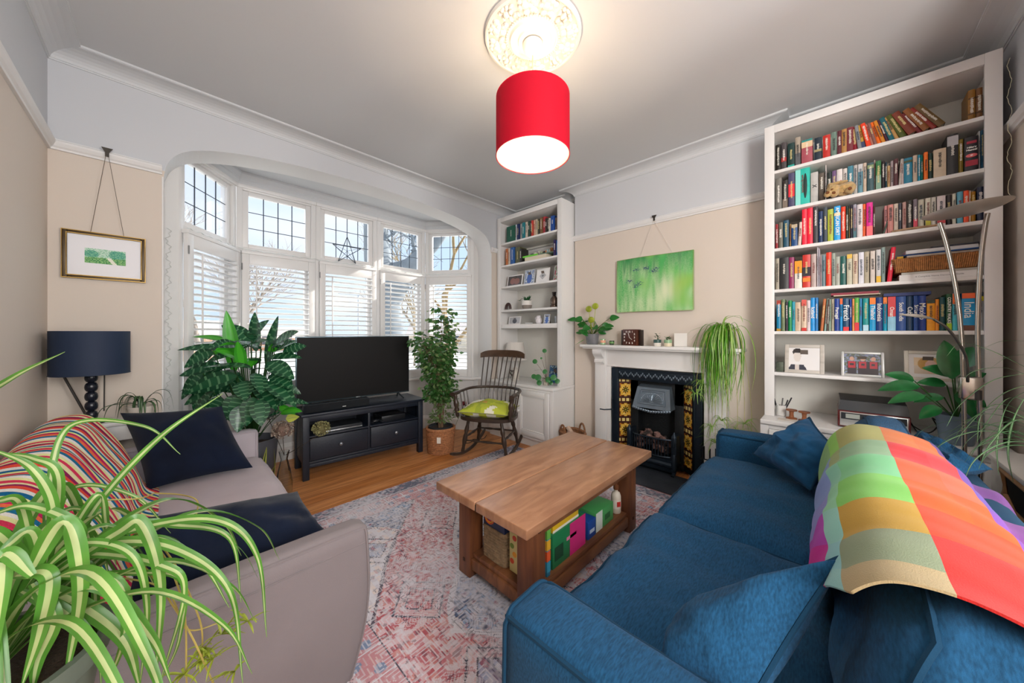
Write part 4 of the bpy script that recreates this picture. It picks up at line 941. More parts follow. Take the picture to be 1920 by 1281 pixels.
mk('leaves', lf, [G1, G2, G3], hp_)
rn = MB(); bb = MB()
for (y, z, x) in ((-.12, -.62, -.12), (-.06, -.66, -.16), (-.16, -.55, -.10), (.1, -.28, -.16), (.02, -.72, -.14), (-.02, -.55, -.12), (-.20, -.68, -.08), (.14, -.36, -.18), (.05, -.62, -.1)):
    rn.tube(bez([(0, 0, .09), (-.08, y*.6, .12), (x*.9, y*.95, z*.5), (x, y, z)], 6), .0016, 5)
    for k in range(20): a = rnd.random()*6.28; e = rnd.uniform(-.7, .5); l = rnd.uniform(.06, .15); d = Vector((math.cos(a)*math.cos(e)*.6, math.sin(a)*math.cos(e), math.sin(e))); strap(bb, [Vector((x, y, z)), Vector((x, y, z))+d*l*.5+Vector((0, 0, .02)), Vector((x, y, z))+d*l-Vector((0, 0, .03))], .006, (0, 1, 0), 4)
mk('runners', rn, leafmat('#b9b46a'), hp_); mk('plantlets', bb, [G1, G2, G3], hp_)
# ---- green canvas and its cord
cv = thing('green_painting', 'unframed green abstract canvas hanging above the mantelpiece', 'painting', (3.10, 1.21, 1.43)); n = 130; m_ = 90; mb = MB(); 
Y_a, Y_b, z_a, z_b = 1.571, .872, 1.447, 1.963
gcs = [lin(h)[:3] for h in ('#4fae5c', '#7cc46e', '#bcd8a4', '#2f8a4a', '#9cc24a', '#dfe3c0')]; gn = lin('#3a4f6a')[:3]; br = lin('#8a7a34')[:3]
def paintc(u, v):     # u 0 left..1 right, v 0 bottom..1 top
    a = noise.noise(Vector((u*9, v*1.6, 1))); b = noise.noise(Vector((u*22, v*2.5, 5))); c = noise.noise(Vector((u*3, v*3, 8))); d = noise.noise(Vector((u*60, v*60, 2)))
    t_ = .50+1.1*a+.6*b-.6*(v-.5)+.35*d
    def mx(p, q, k): k = max(0, min(1, k)); return tuple(p[i]*(1-k)+q[i]*k for i in range(3))
    col = mx(gcs[0], gcs[2], t_); col = mx(col, gcs[1], .35+c*1.5); col = mx(col, gcs[3], 1.5*(v-.66)*(1+2*a)+1.2*max(0, b))
    g = math.exp(-((u-.70)**2/.02+(v-.36)**2/.05)); col = mx(col, gcs[5], .85*g+.2*b); col = mx(col, gcs[4], .6*max(0, c-.15)*2)
    for cu, cv_ in ((.28, .78), (.42, .78), (.55, .75), (.19, .57), (.28, .48), (.33, .52), (.52, .72)):
        k = math.exp(-((u-cu)**2/.0016+(v-cv_)**2/.0009)); col = mx(col, gn, k*1.8*(.35+noise.noise(Vector((u*50, v*50, 9)))*2.6))
    e = min(u, 1-u, v, 1-v); col = mx(col, br, max(0, .5-e*28))
    return col
def cp(u, v, x): return Vector((x, Y_a+(Y_b-Y_a)*u+.003*math.sin(v*4), z_a+(z_b-z_a)*v+.004*math.sin(u*5)))-Vector((3.10, 1.21, 1.43))
for i in range(n):
    for j in range(m_):
        mb.add([cp(i/n, j/m_, 3.135), cp((i+1)/n, j/m_, 3.135), cp((i+1)/n, (j+1)/m_, 3.135), cp(i/n, (j+1)/m_, 3.135)], [(0, 1, 2, 3)], 0, None, paintc((i+.5)/n, (j+.5)/m_))
mk('canvas', mb, M('#fffff9', .8, bump=.3, bs=300, attr=True), cv, sharp=30)
sdm = MB().box(3.136-3.10, Y_b-1.21+.002, z_a-1.43+.003, 3.164-3.10, Y_a-1.21-.002, z_b-1.43-.003); mk('stretcher_frame', sdm, M('#a8b48a', .8), cv)
mk('hanging_cord', MB().tube([(.05, -.17, .53), (.045, 0, .865)], .0012, 5).tube([(.05, .13, .53), (.045, 0, .865)], .0012, 5), M('#d8d0c4', .7), cv)
def rail_hook(label, loc, rz):
    t = thing('picture_hook', label, 'hook', loc, rz); mk('hook_body', MB().prism([(-.022, .03), (.022, .03), (.008, .004), (.008, -.02), (-.008, -.02), (-.008, .004)], 0, .006, 'y').tube([(0, -.003, -.008), (0, -.003, -.02)], .004, 6), M('#4a443e', .4, .6), t)
    return t
rail_hook('dark metal picture hook on the rail above the green painting', (X1-.036, 1.205, 2.302), -pi/2)
rail_hook('dark metal picture hook on the rail above the small framed landscape', (-.228, Y1-.040, 2.302), 0)
# framed landscape on the window wall
fp = thing('framed_picture', 'small landscape print in a gold and brown frame on the wall left of the bay', 'picture', (-.235, Y1, 1.56)); 
mb = MB(); fw, fh = .318, .272; g = .021
for (a, b, c, d) in ((-fw/2, 0, -fw/2+g, fh), (fw/2-g, 0, fw/2, fh), (-fw/2+g, 0, fw/2-g, g), (-fw/2+g, fh-g, fw/2-g, fh)): mb.rbox(a, -.018, b, c, -.002, d, .003)
mk('frame', mb, M('#4a3a22', .4, .4), fp); mb = MB()
for rr_, yy in ((0.002, -.019), (g-.003, -.019)): 
    P_ = [(-fw/2+rr_, yy, rr_), (fw/2-rr_, yy, rr_), (fw/2-rr_, yy, fh-rr_), (-fw/2+rr_, yy, fh-rr_)]; mb.tube(P_, .0035, 6, closed=True)
mk('gilt_edge', mb, M('#b08d4a', .35, .6), fp); mk('mount', MB().box(-fw/2+g, -.010, g, fw/2-g, -.006, fh-g), M('#e7e6ea', .5), fp)
mb = MB(); n, m_ = 60, 34; pw, ph = .155, .085; pc = [lin(h)[:3] for h in ('#4a9a86', '#7fc09a', '#3f8a52', '#c8e0d0', '#e9ead8', '#8fc27a')]
def landc(u, v):
    a = noise.noise(Vector((u*9, v*9, 3))); b = noise.noise(Vector((u*30, v*30, 1)))
    if v < .42+.05*a: return pc[4] if abs(u-.62-.35*(.3-v)) < .06 else (pc[2] if b > 0 else pc[5])
    c1 = math.hypot((u-.15)/.2, (v-.62)/.25); c2 = math.hypot((u-.8)/.24, (v-.66)/.32)
    if c1+.3*b < 1 or c2+.3*b < 1: return pc[0] if b > -.1 else pc[1]
    return pc[3] if b > -.1 else pc[1]
for i in range(n):
    for j in range(m_): x0_ = -pw/2+pw*i/n; z0_ = fh/2-ph/2+ph*j/m_; mb.add([(x0_, -.0105, z0_), (x0_+pw/n, -.0105, z0_), (x0_+pw/n, -.0105, z0_+ph/m_), (x0_, -.0105, z0_+ph/m_)], [(0, 1, 2, 3)], 0, None, landc((i+.5)/n, (j+.5)/m_))
mk('print', mb, M('#fffff7', .7, attr=True), fp)
mk('hanging_wire', MB().tube([(-.055, -.02, fh), (.003, -.038, .735)], .0012, 5).tube([(.07, -.02, fh), (.011, -.038, .735)], .0012, 5), M('#6a6258', .5, .5), fp)
# ---- ceiling rose and pendant
cl = Vector((1.368, 1.165, 0))
rs = thing('ceiling_rose', 'ornate round white plaster ceiling rose above the red lampshade', 'ceiling rose', (cl.x, cl.y, ZC-.04)); PL = M('#e8e4dc', .7)
mk('disc', MB().lathe([(.001, .0), (.04, .0), (.045, .006), (.075, .006), (.08, .018), (.10, .02), (.105, .012), (.118, .01), (.125, .022), (.15, .03), (.235, .028), (.243, .02), (.252, .022), (.256, .032), (.256, .039)], 72, cap=False), PL, rs)
or_ = MB()
for k in range(12):
    a = 2*pi*k/12
    for (r_, da, s1, s2, h) in ((.165, 0, .018, .012, .014), (.20, 0, .02, .016, .018), (.195, .12, .014, .01, .014), (.195, -.12, .014, .01, .014), (.222, .10, .011, .011, .012), (.222, -.10, .011, .011, .012), (.215, .2, .01, .016, .012), (.17, .17, .009, .014, .01), (.165, .26, .012, .009, .012), (.228, 0, .01, .014, .012)):
        or_.ball((r_*math.cos(a+da), r_*math.sin(a+da), .026), (s1*abs(math.cos(a))+s2*abs(math.sin(a)), s1*abs(math.sin(a))+s2*abs(math.cos(a)), h), 8)
for k in range(60): a = 2*pi*k/60; or_.ball((.14*math.cos(a), .14*math.sin(a), .022), .006, 6)
mk('acanthus_relief', or_, PL, rs)
pl = thing('pendant_lamp', 'pendant light with a red cylindrical fabric shade and glowing white inside', 'ceiling lamp', (cl.x, cl.y, 2.19))
mk('ceiling_cup', MB().lathe([(.001, .54), (.02, .542), (.045, .56), (.052, .585), (.052, .599)], 32, cap=False), M('#efece2', .4), pl); mk('cord', MB().tube([(0, 0, .24), (0, 0, .545)], .003, 8), M('#d9c9a0', .6), pl)
def shade(par, r, h, zb, cout, cin, tr=.5, r2=None, nm='lamp_shade', inner='shade_lining'):
    r2 = r2 or r; mo = bpy.data.materials.new('shade'); mo.use_nodes = True; n = mo.node_tree.nodes; L_ = mo.node_tree.links; b = n['Principled BSDF']; b.inputs['Base Color'].default_value = lin(cout); b.inputs['Roughness'].default_value = .7
    tl = n.new('ShaderNodeBsdfTranslucent'); tl.inputs[0].default_value = lin(cout); mx = n.new('ShaderNodeMixShader'); mx.inputs[0].default_value = tr; L_.new(b.outputs[0], mx.inputs[1]); L_.new(tl.outputs[0], mx.inputs[2]); L_.new(mx.outputs[0], n['Material Output'].inputs[0])
    t_ = n.new('ShaderNodeTexCoord'); mp = n.new('ShaderNodeMapping'); mp.inputs['Scale'].default_value = (60, 60, 2); q = n.new('ShaderNodeTexNoise'); q.inputs['Scale'].default_value = 3; L_.new(t_.outputs['Object'], mp.inputs[0]); L_.new(mp.outputs[0], q.inputs['Vector']); bp = n.new('ShaderNodeBump'); bp.inputs['Strength'].default_value = .25; L_.new(q.outputs['Fac'], bp.inputs['Height']); L_.new(bp.outputs[0], b.inputs['Normal'])
    s = mk(nm, MB().lathe([(r, zb), (r2, zb+h)], 64, cap=False), mo, par)
    mk(inner, MB().lathe([(r-.003, zb+.002), (r2-.003, zb+h-.002)], 64, cap=False), M(cin, .8), s)
    mk('rim', MB().tube([(r*math.cos(2*pi*k/64), r*math.sin(2*pi*k/64), zb) for k in range(64)], .0022, 6, closed=True), M(cout, .6), s); return s
sh = shade(pl, .195, .31, 0, '#e8103c', '#cbbfa8', .6)
mk('shade_ring', MB().tube([(.022*math.cos(2*pi*k/24), .022*math.sin(2*pi*k/24), .285) for k in range(24)], .002, 6, closed=True).tube([(.02, 0, .285), (.19, 0, .30)], .0015, 5).tube([(-.01, .0173, .285), (-.095, .1645, .30)], .0015, 5).tube([(-.01, -.0173, .285), (-.095, -.1645, .30)], .0015, 5), M('#dddddd', .4), pl)
mk('bulb_holder', MB().lathe([(.014, .0), (.018, .005), (.018, .05), (.006, .06)], 20, (0, 0, .235)), M('#f0ead8', .4), pl)
mk('bulb', MB().ball((0, 0, .20), .032, 20), M('#ffd9a0', .3, emis=12), pl)
light('pendant_bulb', 'POINT', (cl.x, cl.y, 2.19+.215), (0, 0, 0), 26, (1, .80, .58), shadow_soft_size=.035)
# ================================================================ BOOKS
NAMES = {'black': '#1c1c1e', 'charcoal': '#3c3c40', 'grey': '#7c7c7c', 'pale grey': '#b4b4b4', 'white': '#e0dcdc', 'cream': '#d4c6ac', 'beige': '#b0a48c', 'tan': '#b8884c', 'brown': '#7a5030', 'dark brown': '#3c2c28',
 'red': '#c82c28', 'bright red': '#f02444', 'orange': '#f07424', 'brick red': '#8a3426', 'maroon': '#6c2430', 'pink': '#d49490', 'magenta': '#d82090', 'purple': '#6c5078', 'navy': '#16305c', 'blue': '#1c5cac', 'sky blue': '#1c98d8', 'pale blue': '#7cacc0',
 'teal': '#1c848c', 'turquoise': '#1cb8a8', 'dark green': '#1c4c3c', 'green': '#3c8c4c', 'olive': '#5c5c28', 'lime': '#a4b83c', 'yellow': '#e8c438', 'mustard': '#a47818', 'grey-green': '#748478'}
def cname(h):
    c = [int(h[i:i+2], 16) for i in (1, 3, 5)]
    return min(NAMES, key=lambda n: sum((a-b)**2 for a, b in zip(c, [int(NAMES[n][i:i+2], 16) for i in (1, 3, 5)])))
ORD = ['zeroth']+'first second third fourth fifth sixth seventh eighth ninth tenth eleventh twelfth thirteenth fourteenth fifteenth sixteenth seventeenth eighteenth nineteenth twentieth'.split()
ORD += ['twenty-'+o for o in ORD[1:10]]+['thirtieth']+['thirty-'+o for o in ORD[1:10]]+['fortieth']+['forty-'+o for o in ORD[1:10]]
PAGE = M('#d9cfb8', .9)
rb = random.Random(77)
def book(loc, w_, h, dp, col, label, group, tilt=0, bands=(), text=None, tcol='#f2efe6', tsz=.012, seed=0, mir=0):
    """spine faces -X, width runs along -Y, origin at bottom left of the spine"""
    t = thing('book', label, 'book', loc, 0, group); t.rotation_euler = (R(-tilt), 0, 0)
    mb = MB(); cm = M(col, .45, var=.08, vsc=30); r = .0015
    # cover: rounded spine board + two covers
    P_ = []
    k = 5
    for i in range(k+1): u = i/k; P_.append((-.004*math.sin(pi*u)-.0, -w_*u))
    P_ += [(dp, -w_), (dp, -w_+.0015), (.004, -w_+.0015), (.004, -.0015), (dp, -.0015), (dp, 0)]
    mb.prism([(x, y) for x, y in P_], 0, h, 'z'); mk('cover', mb, cm, t, sharp=35)
    if dp > .05 and w_ > .006: mk('pages', MB().box(.004, -w_+.0016, .003, dp-.003, -.0016, h-.004), PAGE, t)
    for (z0, z1, bc) in bands: mk('spine_panel', MB().box(-.0052, -w_+.0004, z0*h, -.0012, -.0004, z1*h), M(bc, .45), t)
    tm = M(tcol, .5)
    if text:
        T = Matrix.Translation((-.0056, -w_/2, h*.5 if not bands else h*.52)) @ Matrix(((0, 0, -1, 0), (0, -1, 0, 0), (-1, 0, 0, 0), (0, 0, 0, 1)))
        T = Matrix.Translation((-.0060, -w_/2, h*.55)) @ Matrix(((0, 0, -1, 0), (0, -1, 0, 0), (-1, 0, 0, 0), (0, 0, 0, 1)))
        txt(text, tsz, T, tm, t, 'spine_title', .0003)
    else:
        # a run of tiny uneven strokes standing for worn, unreadable spine print
        rr = random.Random(seed*13+5); mb = MB(); z = h*rr.uniform(.72, .9); e = h*rr.uniform(.2, .5); hw = min(w_*.28, .006)
        while z > e: d = rr.uniform(.0015, .004); mb.box(-.0054, -w_/2-hw*rr.uniform(.5, 1), z-d, -.0018, -w_/2+hw*rr.uniform(.5, 1), z); z -= d+rr.uniform(.0012, .003)
        lum = sum(int(col[i:i+2], 16) for i in (1, 3, 5))/3; mk('spine_title', mb, M(rr.choice(('#e6e2d6', '#d9c98a', '#f0ece4')) if lum < 120 else rr.choice(('#2c2a2c', '#7a2a24', '#24384c')), .5), t)
    return t
def row(data, z, shelf_y, case, grp, X=2.985, dp=.13, hs=1.0):
    n = 0
    for i, d in enumerate(data):
        x0, x1, h, col = d[:4]; o = d[4] if len(d) > 4 else {}
        ya = PX(x0, 600, X=X).y; yb = PX(x1, 600, X=X).y; w_ = max(.003, (ya-yb)*.985); n += 1
        lab = '%s book%s, %s from left, %s shelf down, %s bookcase' % (cname(col), o.get('d', ''), ORD[n], shelf_y, case)
        xo = X+rb.uniform(-.006, .01); ti = o.get('t', 0)
        book((xo, ya, z+.0008+(abs(math.sin(R(ti)))*w_ if ti > 0 else 0)), w_, h*hs/100, dp, col, lab, grp, ti, o.get('b', ()), o.get('s'), o.get('c', '#f4f2ea'), o.get('z', .012), i+int(z*100))
RC = 'right-hand'
A = lambda **k: k
row([(1454, 1464, 19, '#25211c'), (1465, 1475, 19, '#4a4446', A(b=[(.3, .45, '#a82a2a')])), (1477, 1490, 17, '#0f3432', A(b=[(0, .12, '#1fa094')])), (1491, 1501, 20, '#a89c8c', A(b=[(0, .45, '#5a5c60')])), (1503, 1524, 16, '#a8505c', A(b=[(.68, .92, '#e0c29c'), (.92, 1, '#2a8a84')])), (1527, 1541, 15.5, '#1d2c3a', A(b=[(.4, .5, '#a09468')])), (1543, 1557, 15.5, '#c02a20'), (1559, 1569, 16, '#6d8478'), (1570, 1578, 15.5, '#5c2430'), (1578, 1588, 16, '#b5854a'), (1588, 1600, 16, '#7a3038'), (1600, 1609, 15.5, '#8e1226', A(t=3)), (1609, 1616, 15.5, '#8a8c90', A(t=6)), (1616, 1624, 15.5, '#c8a040', A(t=8, b=[(0, .3, '#3a4468')])), (1625, 1634, 15.5, '#f0421a', A(t=10)), (1634, 1640, 15, '#b87868', A(t=11)), (1640, 1646, 15, '#8e6660', A(t=12)), (1646, 1654, 15, '#f47014', A(t=13)), (1654, 1661, 15, '#d88828', A(t=14)), (1662, 1668, 15, '#4a1f34', A(t=15)), (1668, 1678, 15.5, '#17626e', A(t=16)), (1679, 1687, 15.5, '#c89a5e', A(t=18)), (1688, 1701, 16, '#4f5a1c', A(t=21)), (1703, 1719, 16, '#7a3420', A(t=24)), (1722, 1730, 15, '#6a1c20', A(t=26)), (1731, 1745, 16.5, '#8a5426', A(t=28)), (1748, 1758, 17, '#8a2a22', A(t=30)), (1760, 1776, 17.5, '#6b5228', A(t=31)), (1815, 1829, 16.5, '#8f6524', A(b=[(.2, .24, '#5c3c14'), (.7, .74, '#5c3c14')])), (1830.5, 1843, 16.5, '#7d5530', A(b=[(.2, .24, '#4c3014'), (.7, .74, '#4c3014')]))], 2.377, 'first', RC, 'books on the top shelf of the right-hand bookcase')
row([(1454, 1466, 22, '#77736c'), (1467, 1477, 20, '#2e2826', A(b=[(.0, .35, '#7a6c60')])), (1478, 1490, 24, '#4a4868', A(b=[(.32, .68, '#dc2c3c')])), (1491, 1519, 25, '#1bb8a8', A(d=' with a dark feather')), (1520, 1534, 20.5, '#b8b6b2', A(s='X', z=.03, c='#1c1c1e')), (1535, 1546.5, 19, '#5a5046'), (1547.5, 1549.5, 23, '#e8dcd8'), (1551, 1560, 18, '#1c2826'), (1560.5, 1568, 18, '#6c5078'), (1569, 1580, 18.5, '#d8d0cc', A(s='W', z=.022, c='#d02c24')), (1581, 1589, 18, '#d4cbc4'), (1589.5, 1600, 18.5, '#3e7c8e'), (1600.5, 1608, 18.5, '#b8b4b0'), (1609, 1618, 18.5, '#6a98a8', A(b=[(.75, 1, '#c8c8c8')])), (1618.5, 1625, 18.5, '#d0bca8'), (1626, 1638.5, 17.5, '#3c5a60', A(b=[(.8, .92, '#8a9a6a')])), (1639, 1641.5, 19, '#d8c4bc'), (1642, 1652, 17.5, '#3a7a4a', A(b=[(0, .5, '#7aa08c')])), (1653, 1659.5, 17, '#33292c'), (1660, 1663.5, 16, '#2c4a58'), (1664, 1669, 13.5, '#c8a878'), (1670, 1675.5, 16, '#a89a9c'), (1676, 1684, 16.5, '#5a3438'), (1684.5, 1689, 15.5, '#c0b8b0', A(t=-3)), (1689.5, 1694.5, 15.5, '#c8b4b0'), (1695, 1711, 15.5, '#1f7a96', A(b=[(.82, .9, '#3a4a2c')])), (1712, 1720.5, 16, '#c8b4a0'), (1721, 1726, 15.5, '#1a8aa8'), (1727, 1731, 15.5, '#1d8c84'), (1732, 1739.5, 16, '#f07422'), (1740, 1749, 15, '#1e3a34'), (1750, 1774, 16, '#d0bea4', A(d=' folder')), (1775.5, 1797, 22.5, '#2a2a2c', A(b=[(.72, .95, '#b8b8bc')])), (1798, 1807, 19, '#8a742a'), (1808, 1834, 18.5, '#211c22', A(d=' with a red eye')), (1836, 1839, 21, '#c8c8c8'), (1840, 1845, 21, '#2a5a78')], 2.106, 'second', RC, 'books on the second shelf of the right-hand bookcase')
row([(1454, 1459.5, 17.5, '#a8343a'), (1460, 1468, 18, '#6c6a5c'), (1469, 1479, 19, '#1d4f66'), (1480.5, 1483.5, 16, '#b08c5c'), (1484, 1495.5, 15, '#14467e', A(b=[(.85, 1, '#b8a88c')])), (1496, 1502, 16, '#d8c8bc', A(t=-3)), (1504, 1513.5, 24, '#ee2440'), (1514, 1524, 24.5, '#f02444'), (1525, 1534, 25, '#3a3a3e'), (1535, 1543, 21, '#14305c'), (1544, 1551.5, 23, '#3c4650'), (1552, 1563, 21, '#aab83c'), (1564, 1576, 22, '#1a9cdc', A(s='AMERICAN DIRT', z=.024, b=[(.72, .8, '#e8c890')])), (1577, 1585.5, 21, '#e83c18'), (1586, 1591, 21, '#1e3028'), (1591.5, 1594, 19.5, '#a88c54'), (1594.5, 1599, 21, '#242030'), (1599.5, 1606, 21, '#9a98a4', A(b=[(0, .3, '#3c6a74')])), (1607, 1617.5, 20.5, '#dcd4d4'), (1618, 1624, 20.5, '#f4703a'), (1624.5, 1636.5, 20.5, '#e02090', A(b=[(0, .3, '#f06a70')])), (1637, 1641, 18, '#4a3028'), (1654, 1658, 17, '#4a5a50', A(t=-14)), (1658.5, 1664, 17, '#d49090'), (1664.5, 1675, 17, '#c8847c'), (1676, 1684, 17, '#cdbfae'), (1685, 1691, 17, '#4a4e58'), (1692, 1699, 17, '#b08c84'), (1700, 1711, 17.5, '#33302c'), (1712, 1720, 17.5, '#7a7078', A(b=[(0, .35, '#c8304a')])), (1722, 1733, 17, '#cfcbb8'), (1735, 1745, 17, '#dfdccb', A(b=[(.1, .3, '#b8b42c')])), (1746, 1755, 17, '#d8d6cc'), (1757, 1773, 17, '#dcd0d0', A(b=[(.1, .4, '#b8343c')])), (1775, 1785, 17, '#30282a'), (1786, 1793, 17, '#cccab8'), (1795, 1806, 17.5, '#5aa0b8'), (1807, 1816.5, 17.5, '#e8532c'), (1817.5, 1820, 17, '#d8c4b0'), (1821, 1830, 16.5, '#a87414'), (1832, 1844, 18, '#1c2440')], 1.836, 'third', RC, 'books on the third shelf of the right-hand bookcase')
row([(1454, 1461, 22, '#a8a08e'), (1462, 1479, 22, '#26282a'), (1479.5, 1489, 21.5, '#8e2458'), (1490, 1504, 18.5, '#e4ded2', A(b=[(.55, 1, '#f0981c')])), (1505, 1520, 22, '#c8342c', A(b=[(.35, .62, '#24202c'), (.18, .3, '#e8842c')])), (1521, 1531, 22, '#b8a49e'), (1532, 1534, 26, '#e4e0e6'), (1535, 1537, 25, '#cfcad4'), (1538, 1540.5, 20, '#bfa9ac'), (1541, 1548, 20.5, '#6a8088'), (1549, 1559, 22, '#dc3a20'), (1560, 1566.5, 21, '#98a094'), (1567, 1575, 18.5, '#a9aca0'), (1576, 1587, 18.5, '#1c5a54'), (1588, 1598, 19, '#c0bca4', A(b=[(.86, 1, '#e0b848')])), (1599, 1609, 19, '#d2c0a8'), (1610, 1620, 19.5, '#dcdce4'), (1620.5, 1630, 19.5, '#b2a890'), (1632, 1641, 19.5, '#ddd2c8'), (1643, 1652, 20, '#dadada', A(b=[(0, .2, '#e8b81c')])), (1653, 1660, 21, '#8fa8a4'), (1663, 1671.5, 20.5, '#e02040', A(t=-5))], 1.55, 'fourth', RC, 'books on the fourth shelf of the right-hand bookcase')
row([(1456, 1464, 21.5, '#1c86b0', A(b=[(.86, 1, '#a83c2c'), (0, .08, '#b08428')])), (1465, 1472, 22, '#6a7a58'), (1473, 1477.5, 20, '#3a3440'), (1478, 1484.5, 21, '#128a4a'), (1485, 1490.5, 20, '#2a9ab0'), (1491, 1502.5, 19.5, '#cbb49a'), (1503, 1512.5, 21, '#d8bfa4', A(b=[(.8, 1, '#d85a50'), (0, .1, '#c8302c')])), (1513, 1519.5, 20.5, '#d8c8cc'), (1520, 1528, 22, '#1a90d8', A(s='Iceland', z=.026)), (1528.5, 1534, 22, '#2878b8'), (1538, 1543.5, 21, '#b86838', A(t=-4)), (1545, 1549.5, 21, '#8fb0a8', A(t=-4)), (1550, 1553.5, 20.5, '#5c4e48', A(t=-2)), (1554, 1558, 20.5, '#9ab0a0'), (1559, 1564, 20.5, '#a8a08c'), (1565, 1574, 20.5, '#1b3a8c', A(s='Portugal', z=.022)), (1575, 1580, 20.5, '#1896d8', A(b=[(.82, 1, '#f0642c')])), (1581, 1592, 20.5, '#1d4a6e', A(s='French', z=.036, c='#f4f6f4', b=[(0, .12, '#e02c34')])), (1593, 1597.5, 20, '#2a4aa0'), (1598, 1602, 20, '#f0a060'), (1602.5, 1611, 20.5, '#5ab04a', A(b=[(0, .25, '#e02838')])), (1611.5, 1616.5, 20, '#3a8abc'), (1618, 1629, 20, '#1a9a9a', A(b=[(.0, .18, '#b4dcec')])), (1630.5, 1642, 20, '#18a0d8', A(b=[(.8, 1, '#f4801c')], s='Thailand', z=.025)), (1642.5, 1655, 20, '#143a7c', A(s='Indonesia', z=.028)), (1656, 1663.5, 20, '#18a8c8', A(b=[(.8, 1, '#f4801c')])), (1664.5, 1679.5, 20, '#9cd4ec', A(b=[(.42, 1, '#d83038')], s='Oman', z=.024)), (1680, 1699, 20, '#1c4a90', A(s='South India', z=.024)), (1700, 1712, 20, '#163a5c', A(s='Cuba', z=.026)), (1713, 1721.5, 20, '#1c4488', A(s='Sri Lanka', z=.02)), (1722, 1737, 20, '#1a3c8c', A(s='Mexico', z=.032)), (1738, 1753.5, 17, '#f4a428', A(b=[(.9, 1, '#20301c')])), (1754, 1761, 17.5, '#e8902a'), (1762, 1773, 18.5, '#1e4e50'), (1774, 1784, 20, '#2a5a34', A(s='COUNTRY WALKS', z=.017, b=[(0, .2, '#a8cc24')])), (1785, 1795, 20, '#48b8c8', A(b=[(.72, 1, '#f0702c')])), (1796, 1800, 20, '#6a2a8a'), (1803.5, 1829, 20, '#1c98d0', A(s='India', z=.046, b=[(.86, 1, '#f0642c'), (0, .14, '#6a4030')])), (1833, 1844.5, 20, '#b8b8b4', A(b=[(.78, .9, '#d8c81c'), (.9, 1, '#2c3c44')]))], 1.261, 'fifth', RC, 'books on the fifth shelf of the right-hand bookcase')
# the red eye and author lines on the thick black book, the feather on the turquoise one
def on_spine(px, z, X=2.972): return PX(px, 600, X=X).y
BKW = [o for o in C.objects if o.get('label', '').startswith(('charcoal book with a red eye', 'black book with a red eye', 'dark brown book with a red eye'))]
for b in BKW:
    w_ = on_spine(1808, 0)-on_spine(1834, 0)
    def Tx(z): return Matrix.Translation((-.0062, -w_/2, z)) @ Matrix(((0, 0, -1, 0), (-1, 0, 0, 0), (0, 1, 0, 0), (0, 0, 0, 1)))
    for ch_ in list(b.children):
        if ch_.name.startswith('spine_title'): bpy.data.objects.remove(ch_)
    txt('Hilary', .013, Tx(.128), M('#f0ece8', .5), b, 'spine_title', .0004); txt('Mantel', .013, Tx(.114), M('#f0ece8', .5), b, 'spine_title', .0004)
    mk('eye_emblem', MB().ball((-.0045, -w_/2, .085), (.002, .019, .010), 16), M('#e06a70', .5), b); mk('eye_pupil', MB().ball((-.006, -w_/2, .085), (.0015, .005, .004), 12), M('#fbe8e4', .5), b)
    mk('spine_band', MB().box(-.0056, -w_/2-.02, .03, -.004, -w_/2+.02, .06), M('#a02038', .5), b); mk('spine_band', MB().box(-.0056, -w_/2-.016, .148, -.004, -w_/2+.016, .162), M('#a02038', .5), b)
for b in [o for o in C.objects if 'dark feather' in o.get('label', '')]:
    w_ = on_spine(1491, 0)-on_spine(1519, 0); mk('pale_spine_strip', MB().box(-.0046, -w_*.36, .004, -.0004, -.001, .246), M('#8fdcd2', .45), b)
    mk('feather_emblem', MB().ball((-.0042, -w_*.68, .13), (.0014, w_*.13, .085), 16), M('#14302c', .5), b)
# lying books and papers
def flat(label, px0, px1, z, th, dp, col, name='book', cat='book', X=2.975, group=None, text=None, tc='#3a3a3a', tz=.01, rot=0, pages=True, bk='flat'):
    ya = PX(px0, 600, X=X).y; yb = PX(px1, 600, X=X).y; L_ = ya-yb; t = thing(name, label, cat, (X, (ya+yb)/2, z), rot, group)
    if pages: mk('cover', MB().box(0, -L_/2, 0, dp, L_/2, .0016).box(0, -L_/2, th-.0016, dp, L_/2, th).box(-.001, -L_/2, 0, .002, L_/2, th), M(col, .5), t); mk('pages', MB().box(.002, -L_/2+.003, .0016, dp-.003, L_/2-.003, th-.0016), PAGE, t)
    else: mk('sheets', MB().rbox(0, -L_/2, 0, dp, L_/2, th, min(.001, th/3)), M(col, .7), t)
    if text: txt(text, tz, Matrix.Translation((-.0015, 0, th/2)) @ Matrix(((0, 0, -1, 0), (-1, 0, 0, 0), (0, 1, 0, 0), (0, 0, 0, 1))), M(tc, .5), t, 'spine_title')
    return t
flat('maroon book lying flat on top of the upright travel guides, fifth shelf', 1558, 1648, 1.261+.228, .014, .11, '#8a2438', X=2.985)
flat('cream book lying flat under the maroon book, fifth shelf', 1563, 1651, 1.261+.2215, .006, .11, '#c8b8a0', X=2.985)
flat('navy book lying flat on the travel guides right of the maroon one', 1657, 1746, 1.261+.204, .018, .12, '#142c6c', X=2.985)
flat('thick white decorating book lying at the bottom of the pile under the wicker tray', 1686, 1843, 1.5508, .032, .24, '#e4e2e0', X=2.965, text='A Complete Home Decorating Guide', tc='#6a6a70', tz=.011)
flat('thin pale grey book lying on the white decorating book', 1690, 1842, 1.5838, .012, .24, '#bcbab0', X=2.968)
wb = thing('wicker_tray', 'brown wicker tray heaped with papers on the fourth shelf of the right-hand bookcase', 'basket', (3.11, (PX(1672, 0, X=2.95).y+PX(1843, 0, X=2.95).y)/2, 1.597)); yw = (PX(1672, 0, X=2.95).y-PX(1843, 0, X=2.95).y)/2-.005
